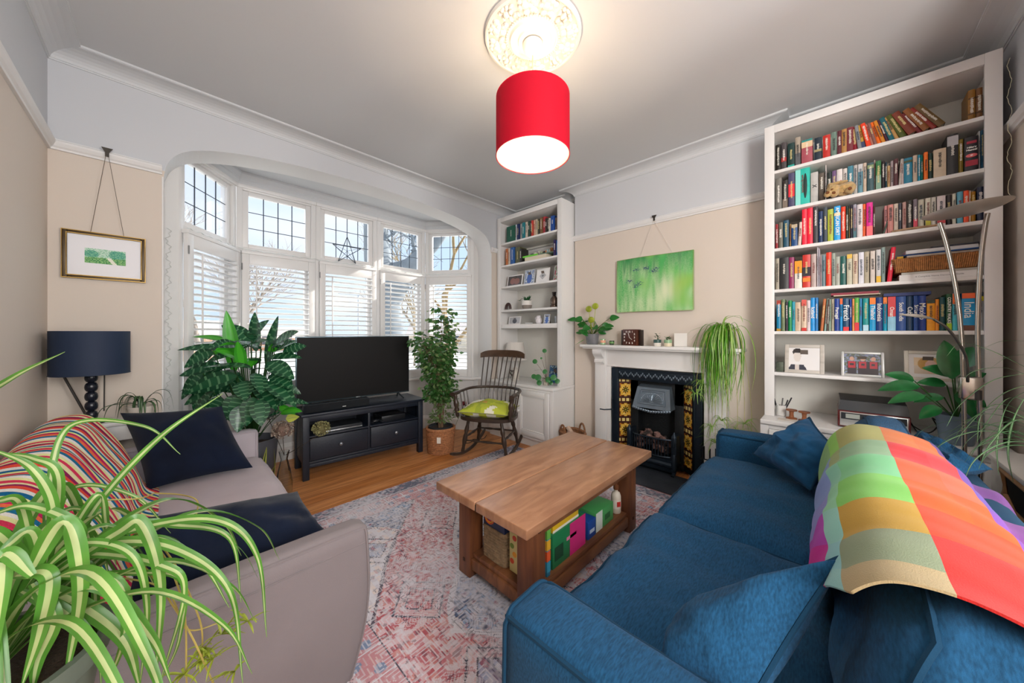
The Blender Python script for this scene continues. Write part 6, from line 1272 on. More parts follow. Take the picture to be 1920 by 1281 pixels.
# ---- foreground spider plant
fgp = Vector((-.20, .93, 0)); G4, G5 = leafmat('#548c34', rough=.3, tr=.35), leafmat('#bccb8e', rough=.35, tr=.4)
stnd = thing('plant_stand', 'dark round plant stand in the near left corner under the big spider plant', 'plant stand', (fgp.x, fgp.y, 0)); mk('top', MB().lathe([(.12, .50), (.125, .505), (.125, .518), (.12, .52)], 32), M('#3a3a36', .6), stnd)
for k in range(3): a = 2*pi*k/3+.5; mk('leg', MB().tube([(.13*math.cos(a), .13*math.sin(a), 0), (.09*math.cos(a), .09*math.sin(a), .50)], .011, 8), M('#3a3a36', .6), stnd)
heroes = [ # pixel polylines with depth
 ([(60, 1085), (-90, 930), (-80, 790), (20, 712), (122, 660)], .60, .64, .030), ([(110, 1090), (180, 950), (300, 820), (418, 738)], .62, .80, .020), ([(80, 1080), (100, 960), (60, 880), (-20, 840)], .58, .52, .022),
 ([(90, 1070), (110, 900), (60, 860), (-10, 850)], .6, .55, .02), ([(95, 1060), (90, 940), (130, 800), (270, 800), (338, 852)], .62, .78, .016), ([(80, 1075), (230, 1000), (400, 975), (480, 1040), (500, 1195)], .6, .72, .024),
 ([(80, 1080), (200, 1020), (330, 1030), (430, 1110), (455, 1281)], .58, .66, .026), ([(100, 1080), (240, 990), (330, 985), (430, 1010), (452, 1130)], .6, .74, .022), ([(90, 1085), (220, 1000), (265, 985), (300, 1100), (290, 1290)], .56, .6, .034),
 ([(70, 1090), (160, 1040), (300, 1060), (345, 1110), (300, 1281)], .56, .62, .022), ([(50, 1085), (120, 980), (150, 1100), (120, 1290)], .5, .52, .034), ([(30, 1080), (90, 1080), (75, 1180), (40, 1290)], .5, .48, .03),
 ([(60, 1100), (140, 1130), (230, 1200), (265, 1300)], .54, .58, .034), ([(40, 1110), (120, 1150), (180, 1220), (215, 1300)], .52, .56, .026), ([(70, 1085), (40, 950), (0, 940), (-40, 960)], .58, .5, .02), ([(70, 1060), (120, 960), (180, 970), (205, 1020)], .62, .74, .016),
 ([(60, 1070), (-10, 1000), (-60, 1020)], .56, .5, .03), ([(90, 1075), (180, 930), (200, 990), (218, 1060)], .62, .7, .018), ([(90, 1085), (250, 1075), (340, 1090), (335, 1200), (300, 1281)], .58, .64, .014), ([(80, 1085), (150, 1000), (60, 950), (-30, 970)], .6, .52, .024),
 ([(60, 1095), (100, 1160), (70, 1240), (60, 1300)], .5, .5, .026), ([(90, 1070), (230, 1035), (300, 1010), (380, 1060), (430, 1140)], .6, .68, .018), ([(90, 1080), (215, 1090), (235, 1180), (200, 1290)], .55, .58, .024), ([(70, 1080), (150, 1020), (245, 1040), (275, 1140), (262, 1290)], .54, .6, .02),
 ([(60, 1080), (10, 1040), (0, 1120), (-20, 1290)], .46, .44, .028), ([(85, 1085), (165, 1060), (180, 1140), (190, 1290)], .56, .62, .018), ([(90, 1075), (130, 920), (250, 930), (320, 1000)], .66, .8, .014), ([(80, 1080), (60, 1000), (20, 1020), (-20, 1060)], .55, .5, .024)]
ex = []
for pp, d0, d1, ww in heroes:
    n_ = len(pp)-1; L3 = [PX(*p, D=max(.42, d0+(d1-d0)*i/n_)) for i, p in enumerate(pp)]
    for q in L3: q.x = max(q.x, -.43)
    ex.append((L3, ww*.64))
fgt = spider('large_spider_plant', 'large striped spider plant spilling over the pale sofa arm, closest to the camera', (fgp.x, fgp.y, .522), 34, 17, .22, .40, .020, [G4, G5], 0, 2*pi, .22, .13, '#5d665c', extra=ex, seg=8, fdir=(.25, -.75, .62))
mb = MB(); mb2 = MB(); c0 = Vector((fgp.x, fgp.y, .522)); rnd = random.Random(6)
for pp, d0, d1 in (([(90, 1070), (230, 1030), (340, 1160), (400, 1281)], .6, .74), ([(90, 1070), (300, 1100), (350, 1180), (420, 1165)], .6, .78), ([(90, 1060), (160, 950), (260, 935), (290, 925)], .62, .82), ([(290, 925), (340, 928), (370, 940), (366, 975)], .82, .8), ([(90, 1070), (260, 1000), (340, 1120), (350, 1281)], .6, .72), ([(90, 1070), (280, 1010), (370, 1150), (380, 1240)], .6, .76)):
    P_ = bez([PX(*p, D=d0+(d1-d0)*i/3)-c0 for i, p in enumerate(pp)], 8); mb.tube(P_, .0016, 5)
for (px, py, d) in ((385, 1215, .75), (400, 1235, .74), (375, 1240, .73), (465, 1165, .78), (345, 1265, .71), (415, 1190, .76), (440, 1260, .74)):
    b = PX(px, py, D=d)-c0
    for k in range(12): a = rnd.uniform(0, 6.28); dr = Vector((math.cos(a), math.sin(a)*.7, rnd.uniform(-.3, .9))); l = rnd.uniform(.02, .05); strap(mb2, [b, b+dr*l*.6, b+dr*l+Vector((0, 0, -.008))], .004, (0, 0, 0), 4)
mk('runners', mb, leafmat('#b8a860'), fgt); mk('plantlets', mb2, leafmat('#9aa83c'), fgt)
# ---- calathea by the bay
cl_ = Vector((.47, 3.17, 0)); ct = thing('calathea', 'big bushy calathea with feather-striped leaves in a grey pot left of the television', 'pot plant', cl_)
mk('pot', MB().lathe([(.11, 0), (.12, .01), (.155, .40), (.158, .45), (.148, .45), (.14, .38)], 36), M('#4b4d54', .5, var=.1), ct); mk('soil', MB().lathe([(.142, .40), (.001, .41)], 18), SOIL, ct)
LEAFC = [lc('#1b4a30'), lc('#5c8f66'), lc('#235c3a'), lc('#3f8a3a')]
def striped(mb, b, t_, w_, kind, twist=0, droop=.08, n=24, face=None):
    o = len(mb.f); leafmb(mb, b, t_, w_, fold=.14, droop=droop, n=n, twist=twist, shape=.75, face=face)
    for q in range(o, len(mb.f)):
        i = (q-o)//4; k = (q-o) % 4; d_ = i+(0 if k in (1, 2) else -1)
        mb.c[q] = (LEAFC[1] if (d_ % 4 == 0 and 2 < i < n-2) else LEAFC[0] if k in (0, 3) else LEAFC[2]) if kind == 0 else (lc('#4cb82a') if k in (1, 2) else lc('#3aa024'))
st, lf = MB(), MB()
hero = [((440, 700), (424, 582), 2.5, .11, 1), ((425, 640), (360, 632), 2.45, .10, 1), ((500, 690), (522, 592), 2.6, .10, 0), ((480, 660), (478, 585), 2.65, .10, 0), ((455, 650), (505, 600), 2.7, .09, 0), ((430, 655), (332, 657), 2.35, .06, 0), ((420, 690), (336, 705), 2.35, .10, 0), ((440, 700), (336, 735), 2.3, .12, 0), ((445, 705), (345, 740), 2.2, .10, 0), ((430, 720), (345, 760), 2.25, .10, 0), ((450, 740), (430, 790), 2.2, .12, 0), ((475, 745), (462, 800), 2.2, .10, 0), ((455, 715), (460, 752), 2.2, .10, 0), ((480, 700), (490, 740), 2.2, .10, 0), ((500, 715), (556, 765), 2.25, .11, 0), ((510, 650), (560, 622), 2.45, .10, 0), ((515, 660), (558, 640), 2.4, .08, 0), ((500, 672), (567, 672), 2.4, .07, 0), ((490, 655), (430, 640), 2.4, .08, 0), ((470, 690), (380, 690), 2.25, .11, 0), ((400, 700), (362, 770), 2.3, .10, 0), ((415, 745), (385, 790), 2.25, .09, 0), ((500, 680), (552, 712), 2.3, .10, 0), ((470, 640), (415, 610), 2.55, .10, 0), ((520, 690), (545, 745), 2.35, .09, 1), ((455, 690), (445, 640), 2.35, .08, 1), ((430, 650), (395, 665), 2.5, .09, 1), ((480, 720), (520, 770), 2.3, .10, 0), ((460, 650), (500, 640), 2.35, .10, 0), ((490, 640), (538, 650), 2.5, .10, 0), ((400, 735), (358, 790), 2.2, .10, 0), ((430, 760), (400, 800), 2.2, .10, 0), ((455, 760), (445, 812), 2.18, .10, 0), ((485, 750), (490, 800), 2.2, .10, 0), ((380, 700), (340, 750), 2.25, .11, 0), ((400, 660), (345, 690), 2.3, .10, 0), ((510, 700), (548, 730), 2.3, .10, 0)]
rnd = random.Random(13)
for (b, tp, D_, w_, k) in hero:
    B = PX(*b, D=D_)-cl_; T_ = PX(*tp, D=D_-.05)-cl_
    if T_.x < -.44: T_.x = -.44
    st.tube(bez([(0, 0, .40), B*.5+Vector((0, 0, .22)), B], 5), .0035, 6); striped(lf, B, T_, w_*(1.12 if k == 0 else .85), k, rnd.uniform(-.5, .5), .05, face=(-.15+rnd.uniform(-.5, .5), -.7, .75))
for k in range(38):
    a = rnd.uniform(0, 2*pi); r_ = rnd.uniform(.05, .2); z = rnd.uniform(.62, 1.2); B = Vector((r_*math.cos(a), r_*math.sin(a)-.03, z)); e = rnd.uniform(-.6, .6); T_ = B+Vector((math.cos(a)*.17, math.sin(a)*.12, .13*e)); T_.y = min(T_.y, .10); B.y = min(B.y, .1); T_.x = max(T_.x, -.43)
    st.tube(bez([(0, 0, .40), B*.5+Vector((0, 0, .22)), B], 4), .003, 5); striped(lf, B, T_, rnd.uniform(.065, .095), 0 if rnd.random() < .8 else 1, rnd.uniform(-.4, .4), face=(-.1, -.8, .6))
mk('stems', st, leafmat('#2f5a2a'), ct)
LM = bpy.data.materials.new('leaf_striped'); LM.use_nodes = True; n_ = LM.node_tree.nodes; L_ = LM.node_tree.links; at_ = n_.new('ShaderNodeAttribute'); at_.attribute_name = 'Col'; b_ = n_['Principled BSDF']; b_.inputs['Roughness'].default_value = .25; tl_ = n_.new('ShaderNodeBsdfTranslucent'); mx_ = n_.new('ShaderNodeMixShader'); mx_.inputs[0].default_value = .3
L_.new(at_.outputs[0], b_.inputs['Base Color']); L_.new(at_.outputs[0], tl_.inputs[0]); L_.new(b_.outputs[0], mx_.inputs[1]); L_.new(tl_.outputs[0], mx_.inputs[2]); L_.new(mx_.outputs[0], n_['Material Output'].inputs[0])
mk('leaves', lf, LM, ct, sharp=60)
# ---- ficus in a basket, red flower beside it
fc = Vector((2.03, 3.0, 0)); fb_ = basket('woven_basket', 'round woven basket holding the ficus between bench and rocking chair', (fc.x, fc.y, .001), .125, .125, .25, M('#a8714a', .75, bump=.5, bs=150, var=.35, vsc=60), 1.14, 13, 40)
mk('tag_label', MB().box(-.002, -.02, .0, .0, .02, .06).xf(TR(-.10, -.115, .13, 0, 0, R(42))), M('#e2ddd4', .6), fb_)
fi_ = thing('ficus', 'tall slender ficus with small glossy leaves growing from the woven basket', 'pot plant', fc+Vector((0, 0, .02))); mk('pot', MB().lathe([(.09, 0), (.12, .235), (.125, .255), (.115, .255), (.11, .22)], 28), M('#2c3034', .6), fi_); mk('soil', MB().lathe([(.11, .23), (.001, .235)], 16), SOIL, fi_)
st, lf, lf2 = MB(), MB(), MB(); rnd = random.Random(31)
for k in range(9):
    a = 2*pi*k/9; top = Vector((rnd.uniform(-.24, .16), rnd.uniform(-.02, .12), rnd.uniform(.95, 1.5))); mid = Vector((.03*math.cos(a), .03*math.sin(a), .5)); P_ = bez([(.02*math.cos(a), .02*math.sin(a), .22), mid, (top+mid)*.5+Vector((rnd.uniform(-.04, .04), rnd.uniform(-.04, .04), 0)), top], 8); st.tube(P_, [.006-.0045*i/(len(P_)-1) for i in range(len(P_))], 6)
    for i, p in enumerate(P_[9:]):
        for q in range(4):
            b2 = rnd.uniform(0, 2*pi); l = rnd.uniform(.04, .17); tp = p+Vector((math.cos(b2)*l, math.sin(b2)*l*.8, rnd.uniform(-.03, .05))); st.tube([p, tp], .0012, 4)
            for s in range(4): c = p.lerp(tp, .35+.2*s); d = Vector((math.cos(b2+rnd.uniform(-1, 1)), math.sin(b2+rnd.uniform(-1, 1)), rnd.uniform(-1.0, .1))).normalized()*rnd.uniform(.035, .06); e_ = c+d; e_.y = min(e_.y, .5); leafmb(lf if rnd.random() < .8 else lf2, c, e_, .032, fold=.25, n=4, twist=rnd.uniform(-.8, .8), face=(-.6, -.6, .5))
for k in range(150):
    a = rnd.uniform(0, 2*pi); r_ = rnd.uniform(.03, .19)*(.8+.2*math.cos(a)); z = rnd.uniform(.30, .68); p = Vector((r_*math.cos(a), r_*math.sin(a)*.8, z)); 
    if k % 3 == 0: st.tube([(0, 0, .25), p], .001, 4)
    for s in range(3): d = Vector((math.cos(a+rnd.uniform(-1, 1)), math.sin(a+rnd.uniform(-1, 1)), rnd.uniform(-.8, .6))).normalized()*.05; leafmb(lf2, p, p+d, .024, fold=.25, n=3)
mk('stems', st, M('#7a6048', .8), fi_); mk('leaves', lf, leafmat('#3f6e34', rough=.3, tr=.4), fi_); mk('pale_leaves', lf2, leafmat('#7f9a62', rough=.35, tr=.4), fi_)
rf_ = thing('dried_rose', 'single dark red dried flower leaning out of the ficus basket', 'flower', (2.2, 2.93, .27)); mk('stem', MB().tube([(-.04, .0, -.03), (.06, -.03, .20)], .002, 5), M('#4a5a34', .7), rf_); mb = MB()
for k in range(7): a = 2*pi*k/7; mb.ball((.06+.018*math.cos(a), -.03+.018*math.sin(a), .215), (.012, .012, .022), 8)
mb.ball((.06, -.03, .22), .016, 8); mk('bloom', mb, M('#6a1c24', .7, var=.3, vsc=50), rf_)
# ---- vase of dried hydrangeas by the bench
vz = Vector((.63, 2.98, 0)); GL = bpy.data.materials.new('clear_glass'); GL.use_nodes = True; b_ = GL.node_tree.nodes['Principled BSDF']; b_.inputs['Base Color'].default_value = (.9, .95, .95, 1); b_.inputs['Roughness'].default_value = .03; b_.inputs['Transmission Weight'].default_value = 1; b_.inputs['IOR'].default_value = 1.3
vt = thing('glass_vase', 'tall clear glass vase of dried hydrangeas on the floor beside the bench', 'vase', vz+Vector((0, 0, .001))); mk('body', MB().lathe([(.045, 0), (.05, .01), (.055, .12), (.04, .22), (.022, .30), (.035, .36), (.032, .36), (.019, .30), (.036, .22), (.05, .12), (.045, .014), (.001, .012)], 32), GL, vt)
def bloom(label, pos, r, c1, c2, stem, seed):
    t = thing('dried_hydrangea', label, 'dried flower', pos, 0, 'dried hydrangea heads'); mb = MB(); rnd = random.Random(seed)
    for k in range(110):
        a = rnd.uniform(0, 2*pi); e = math.acos(rnd.uniform(-1, 1)); d = Vector((math.sin(e)*math.cos(a), math.sin(e)*math.sin(a), math.cos(e)*.85)); c = d*r*rnd.uniform(.8, 1); s = d.orthogonal().normalized(); q = d.cross(s)
        for p in range(3): g = s*math.cos(p*2.1+k)+q*math.sin(p*2.1+k); leafmb(mb, c, c+g*.016+d*.006, .014, fold=.5, n=2, mi=rnd.choice((0, 0, 1)))
    mb.ball((0, 0, 0), r*.7, 8, 1); mk('florets', mb, [M(c1, .9), M(c2, .9)], t); mk('stem', MB().tube(bez([(0, 0, -r*.5), (Vector(stem)-Vector(pos))*.5+Vector((0, 0, -.02)), Vector(stem)-Vector(pos)], 5), .0022, 5), M('#3c3226', .8), t); return t
top = vz+Vector((0, 0, .33))
bloom('dusty pink dried hydrangea head in the glass vase, nearest the pale sofa arm', PX(530, 806, D=2.42), .072, '#a89888', '#7c6458', top, 1)
bloom('dark grey-green dried hydrangea head in front of the calathea pot', PX(502, 772, D=2.5), .075, '#6a6c58', '#3f4a44', top, 2)
bloom('greenish tan dried hydrangea head hanging in front of the television bench', PX(603, 804, D=2.45), .06, '#8d8a5c', '#6b6440', top+Vector((.01, 0, 0)), 3)
o = thing('fallen_leaf', 'curled yellow-green leaf poking out beside the left end of the bench', 'leaf', PX(548, 784, D=2.4)); mb = MB(); leafmb(mb, (-.04, 0, 0), (.045, 0, .002), .055, fold=.3); leafmb(mb, (-.04, 0, 0), (.045, 0, .002), .055, fold=.3, twist=1.3); mk('blade', mb, leafmat('#b8bf4a'), o)
sp = thing('snake_plant', 'upright yellow-edged snake plant leaves behind the pale sofa arm', 'pot plant', (.52, 2.97, .001)); mk('pot', MB().lathe([(.045, 0), (.055, .12), (.05, .12), (.048, .1)], 24), M('#6a6a66', .6), sp); lf = MB()
for pts in ([(0, 0, .1), (-.02, 0, .25), (.0, 0, .42)], [(.01, 0, .1), (.05, -.01, .22), (.045, 0, .40)], [(0, .01, .1), (.03, .02, .2), (.08, .0, .33)]): strap(lf, pts, .035, (1, 0, 1), 6)
mk('leaves', lf, [leafmat('#2c4a2c'), leafmat('#b8b850')], sp)
# ---- devices in the bench
dv = thing('disc_player', 'slim silver-edged disc player in the left opening of the bench', 'media player', BP(.30, .14, .367), ang); mk('body', MB().rbox(-.19, -.10, .0, .19, .12, .04, .003), M('#24272c', .4), dv); mk('front_strip', MB().rbox(-.19, -.104, .004, .19, -.099, .016, .002), M('#c0c2c4', .25, .8), dv)
dv = thing('set_top_box', 'black box with a controller in the right opening of the bench', 'media player', BP(.80, .15, .367), ang); mk('body', MB().rbox(-.12, -.09, .0, .12, .12, .055, .003), M('#191b1f', .35), dv)
o = mk('game_controller', MB().ball((0, 0, .02), (.05, .03, .018), 14).ball((-.045, -.02, .016), (.02, .03, .015), 10).ball((.045, -.02, .016), (.02, .03, .015), 10).xf(TR(*BP(.63, .09, .367))), M('#1c1e22', .4)); tag(o, 'small dark game controller at the left of the right bench opening', 'controller')
# ---- things under the coffee table
tz0 = .1355
bs_ = basket('seagrass_basket', 'square seagrass basket on the lower shelf at the near left end of the table', (1.19, 1.20, tz0), .07, .075, .15, M('#8a7458', .85, bump=.6, bs=150, var=.3, vsc=60), 1.0, 11, 26, .18)
nb = thing('navy_box', 'navy blue box with a colourful rainbow motif on top of the seagrass basket', 'box', (1.185, 1.20, tz0+.158)); mk('carton', MB().rbox(-.068, -.075, 0, .07, .075, .095, .002), M('#16284e', .4), nb)
for k, c_ in enumerate(('#e86a30', '#f0b430', '#c83858', '#4aa0c8')): mk('motif_ring', MB().tube([(-.0695, .03+(.034-.007*k)*math.cos(2*pi*i/20), .05+(.034-.007*k)*math.sin(2*pi*i/20)) for i in range(20)], .003, 5, closed=True), M(c_, .5), nb)
def carton(label, x0, y0, z0, x1, y1, z1, col, panels=(), cat='box', group=None, nm='cardboard_box', rz=0):
    c = Vector(((x0+x1)/2, (y0+y1)/2, z0)); t = thing(nm, label, cat, c, rz, group); T = Matrix.Translation(-c); mk('carton', MB().rbox(x0, y0, z0, x1, y1, z1, .0015, T=T), M(col, .45), t)
    for (a, b, c_, d, pcol) in panels: mk('printed_panel', MB().box(x0+(x1-x0)*a, y0-.0012, z0+(z1-z0)*b, x0+(x1-x0)*c_, y0-.0001, z0+(z1-z0)*d, T=T), M(pcol, .45), t)
    return t
t = carton('slim cream upright box with fruit pictures beside the seagrass basket', 1.13, 1.055, tz0, 1.30, 1.105, .345, '#d8cf8e'); t0 = Vector((-.0865, 0, 0))
for k, (z, c_) in enumerate(((.05, '#d8542c'), (.085, '#e8a430'), (.12, '#7a9a3c'), (.16, '#c84830'))): mk('fruit_print', MB().ball((-.086, .008*(-1)**k, z), (.0012, .014, .013), 10), M(c_, .5), t)
t = carton('thin upright board game box in bright orange, blue and green behind the near table leg', 1.21, .945, tz0, 1.235, 1.04, .365, '#2c8ab0')
for k, (z, c_) in enumerate(((.02, '#3aa0c0'), (.07, '#e05a2c'), (.12, '#e8b030'), (.17, '#6ab04a'))): mk('printed_patch', MB().box(-.0135, -.0485, z, .0135, -.0475+.09, z+.045), M(c_, .5), t)
carton('green and pink carton lying under the yellow box', 1.265, .955, tz0, 1.55, 1.10, .295, '#1f7a4c', [(.5, 0, 1, 1, '#d0287c'), (.06, .2, .3, .6, '#12452e'), (.4, .55, .7, .65, '#e87aa8')])
carton('yellow carton stacked on the green and pink carton', 1.28, .965, .296, 1.50, 1.09, .385, '#e8bc24', [(.0, 0, 1, .12, '#f0ece0'), (.3, .5, .6, .8, '#d8a018')])
carton('flat blue game box lying on top of the yellow carton', 1.30, .985, .386, 1.50, 1.10, .40, '#2c6ab8', [(0, 0, .3, 1, '#e05a3c')])
carton('small blue carton between the pink carton and the white-green box', 1.58, .955, tz0, 1.66, 1.05, .23, '#1c4a9c', [(.2, .3, .8, .5, '#c8d8f0')])
carton('long white and green tissue box to the left of the lotion bottle', 1.67, .96, tz0, 1.87, 1.08, .24, '#4aa05a', [(0, 0, .35, 1, '#dfe8e0'), (.5, .3, .8, .6, '#2c6a3c')])
carton('black case standing behind the blue and green cartons', 1.58, 1.15, tz0, 1.78, 1.25, .33, '#1f2226')
bo = thing('lotion_bottle', 'cream pump bottle with a red label at the far end of the lower shelf', 'bottle', (1.955, .985, tz0)); mk('body', MB().lathe([(.027, 0), (.03, .005), (.03, .10), (.024, .12), (.012, .128), (.012, .14)], 28), M('#e2d8c8', .35), bo); mk('cap', MB().lathe([(.014, .14), (.016, .145), (.016, .165), (.006, .17), (.006, .178), (.012, .18), (.012, .19), (.001, .191)], 20), M('#7a4a30', .45), bo); mk('label_panel', MB().lathe([(.0304, .03), (.0304, .085)], 28, cap=False), M('#efe6da', .5), bo); mk('label_block', MB().box(-.0315, -.012, .045, -.0295, .012, .075).xf(Matrix.Rotation(R(60), 4, 'Z')), M('#c8322c', .5), bo)
ja = thing('glass_jar', 'small grey-blue lidded jar behind the tissue box on the lower shelf', 'jar', (1.88, 1.16, tz0)); mk('body', MB().lathe([(.03, 0), (.034, .01), (.034, .10), (.03, .11)], 24), M('#6f8a94', .2), ja); mk('lid', MB().lathe([(.033, .11), (.033, .125), (.01, .13)], 24), M('#9aa6a8', .3, .6), ja)
# ---- corner bookcase ornaments
def pic_fam(u, v): return lc('#8a5a50') if ell(u, v, .35, .45, .2, .35) or ell(u, v, .65, .4, .2, .35) else lc('#4a4444')
def pic_blue(u, v): return lc('#4a6ab0') if ell(u, v, .5, .4, .28, .4) else (lc('#c8d0d8') if noise.noise(Vector((u*8, v*8, 1))) > 0 else lc('#7f90b0'))
def pic_dia(u, v): m = abs(u-.5)+abs(v-.5); return lc('#6c7078') if (m < .36 and (int(m*24) % 2 or m < .1)) else lc('#eceaea')
def pic_mix(u, v): n_ = noise.noise(Vector((u*7, v*7, 4))); return lc('#c85a6a') if n_ > .15 else lc('#5a8a5a') if n_ < -.15 else lc('#d8d4cc')
def pic_bw(u, v): return lc('#3c3c44') if ell(u, v, .5, .4, .2, .4) else lc('#b4b4b8')
WF = M('#e4e2e0', .4); S3 = 1.8262
for px0, px1, X_, h, fw, mat, pf, lb, mt, z_ in ((950, 978, 3.0, .125, .012, WF, pic_fam, 'white frame with a brown family photograph, left of the third shelf, corner bookcase', None, S3), (981, 1001, 3.02, .165, .014, M('#c8ccd0', .3, .5), pic_blue, 'silver frame with a blue photograph, second from left, third shelf, corner bookcase', None, S3), (1004, 1028, 3.03, .155, .014, WF, pic_dia, 'white frame with a grey diamond motif, third shelf, corner bookcase', .008, S3), (1037, 1056, 3.05, .165, .008, WF, pic_mix, 'white frame with a colourful picture at the right end of the third shelf', None, S3), (953, 975, 3.03, .09, .012, WF, pic_bw, 'small white frame with a grey photograph on the fifth shelf, corner bookcase', None, 1.3542), (1019, 1029, 3.05, .10, .003, WF, pic_blue, 'small lilac photo card on the fifth shelf, corner bookcase', None, 1.3542)):
    y, w_ = at2(px0, px1, X_); pframe(lb, (X_, y, z_), w_, h*1.12, fw, mat, pf, mount=mt, d=.012)
S4 = 1.5312; y = PX(953, 0, X=3.02).y
am = thing('arched_ornament', 'dark brown arched stone ornament at the left of the fourth shelf', 'ornament', (3.02, y, S4)); am.scale = (1.25, 1.25, 1.3); mk('arch', MB().tube([(0, .028*math.cos(pi*i/14), .012+.05*math.sin(pi*i/14)**.8) for i in range(15)], [.014]*15, 10), M('#3c2420', .35, var=.4, vsc=40), am)
sp2 = thing('shelf_succulent', 'succulent in a two-tone white and grey pot on the fourth shelf, corner bookcase', 'pot plant', (3.03, PX(988, 0, X=3.03).y, S4)); sp2.scale = (1.2, 1.25, 1.2); mk('pot', MB().lathe([(.036, 0), (.044, .01), (.05, .04)], 28, cap=False).lathe([(.001, .0), (.036, 0)], 28, cap=False), M('#8a8078', .6), sp2); mk('pot_upper', MB().lathe([(.05, .04), (.052, .085), (.047, .085), (.045, .06), (.001, .06)], 28, cap=False), M('#e4e0da', .5), sp2)
lf = MB(); rnd = random.Random(5)
for k in range(20): a = rnd.uniform(0, 6.28); b = Vector((.01*math.cos(a), .01*math.sin(a), .07)); leafmb(lf, b, b+Vector((.035*math.cos(a), .04*math.sin(a), rnd.uniform(.02, .07))), .02, fold=.3, n=4)
lf.tube(bez([(0, 0, .07), (-.01, .05, .11), (-.01, .09, .09)], 5), .0015, 5)
for k in range(6): leafmb(lf, (-.01, .085, .09), (-.01+.02*math.cos(k), .09+.025*math.sin(k), .095), .02, n=3)
mk('leaves', lf, leafmat('#2c6a3c'), sp2)
ln_ = thing('lantern_bottle', 'dark metal and glass lantern at the right of the fourth shelf, corner bookcase', 'lantern', (3.04, PX(1039, 0, X=3.04).y, S4)); ln_.scale = (1.2, 1.2, 1.2); mk('body', MB().lathe([(.035, 0), (.038, .005), (.038, .02), (.032, .025), (.036, .05), (.036, .08), (.02, .105), (.012, .11)], 24), M('#5a4a40', .25, .4, var=.3, vsc=30), ln_); mk('neck', MB().lathe([(.013, .11), (.016, .115), (.016, .135), (.02, .14), (.02, .145), (.001, .146)], 20), M('#2e2a2a', .4, .5), ln_)
S5 = 1.3542; jg = thing('white_jug', 'small white patterned jug on the fifth shelf, corner bookcase', 'jug', (3.04, PX(1010, 0, X=3.04).y, S5)); jg.scale = (1, 1, 1.1); mk('body', MB().lathe([(.022, 0), (.036, .02), (.038, .045), (.024, .07), (.026, .085), (.022, .083)], 24), M('#d8d4d8', .3, var=.2, vsc=60), jg); mk('handle', MB().tube([(0, .035+.018*math.sin(pi*i/10), .03+.045*i/10) for i in range(11)], .004, 6), M('#d8d4d8', .3), jg)
o = mk('white_dish', MB().lathe([(.02, 0), (.045, .006), (.05, .014), (.047, .014), (.02, .004)], 24, (3.03, PX(992, 0, X=3.03).y, S5)), M('#dfe2e2', .3)); tag(o, 'shallow white dish left of the jug on the fifth shelf', 'dish')
o = mk('grey_tumbler', MB().lathe([(.02, 0), (.025, .08), (.022, .08), (.019, .004)], 24, (3.04, PX(1044, 0, X=3.04).y, S5)), M('#a8b0b8', .15)); tag(o, 'small grey glass tumbler at the right end of the fifth shelf', 'glass')
wl = thing('white_table_lamp', 'white shaded lamp with a metal heart on the corner cupboard', 'lamp', (2.98, PX(966, 0, X=2.98).y, WZ)); mk('base', MB().lathe([(.05, 0), (.052, .006), (.04, .02), (.05, .06), (.052, .10), (.03, .14), (.012, .16), (.01, .30)], 32), M('#c9c2b8', .35), wl)
shade(wl, .14, .21, .25, '#efeae4', '#efeae4', .35, r2=.10); hm = MB()
P_ = []
for i in range(28): a = 2*pi*i/28; P_.append((-.058, .0022*16*math.sin(a)**3, .095+.0022*(13*math.cos(a)-5*math.cos(2*a)-2*math.cos(3*a)-math.cos(4*a))))
mk('heart_charm', hm.tube(P_, .006, 8, closed=True), M('#4a3c34', .4, .5), wl)
y, w_ = at2(1029, 1050, 3.12); pframe('blue abstract print leaning at the right of the corner cupboard top', (3.12, y, WZ), w_+.02, .2, .004, M('#5c7a94', .5), lambda u, v: lc('#3c6a9c') if noise.noise(Vector((u*5, v*6, 3))) > -.05 else (lc('#a8c8d8') if noise.noise(Vector((u*11, v*9, 8))) > 0 else lc('#2c3c54')), cat='print', d=.008)
pi_ = thing('pilea', 'round-leaved pilea in a weathered pot on the corner cupboard', 'pot plant', (2.93, PX(1024, 0, X=2.93).y, WZ)); mk('pot', MB().lathe([(.032, 0), (.04, .065), (.043, .075), (.038, .075), (.035, .06)], 24), M('#b8b0a4', .8, var=.35, vsc=40), pi_); mk('soil', MB().lathe([(.037, .066), (.001, .068)], 16), SOIL, pi_)
st, lf = MB(), MB(); c0 = Vector(pi_.location)
for (px, py, r_) in ((1003, 678, .034), (1021, 658, .03), (1009, 708, .045), (1001, 706, .035), (1011, 718, .036), (1022, 697, .032), (1028, 712, .04), (1038, 708, .04), (1045, 715, .035), (1015, 672, .015), (1033, 718, .03)):
    p = PX(px, py, X=2.87+random.Random(px).uniform(-.04, .03))-c0; st.tube(bez([(0, 0, .07), p*.5+Vector((.01, 0, .04)), p], 5), .0016, 5); n0 = Vector((-.75, -.55, .3)).normalized(); u = n0.orthogonal().normalized(); v = n0.cross(u); o = len(lf.v); lf.v += [p+n0*.004]+[p+(u*math.cos(2*pi*k/16)+v*math.sin(2*pi*k/16))*r_*.8 for k in range(16)]
    for k in range(16): lf.f.append([o, o+1+k, o+1+(k+1) % 16]); lf.m.append(0)
st.tube(bez([(0, 0, .07), (0, .04, .16), (0, .17, .15)], 5), .001, 5); mk('stems', st, M('#6a4a34', .7), pi_); mk('leaves', lf, leafmat('#2f7a3c', rough=.25), pi_)
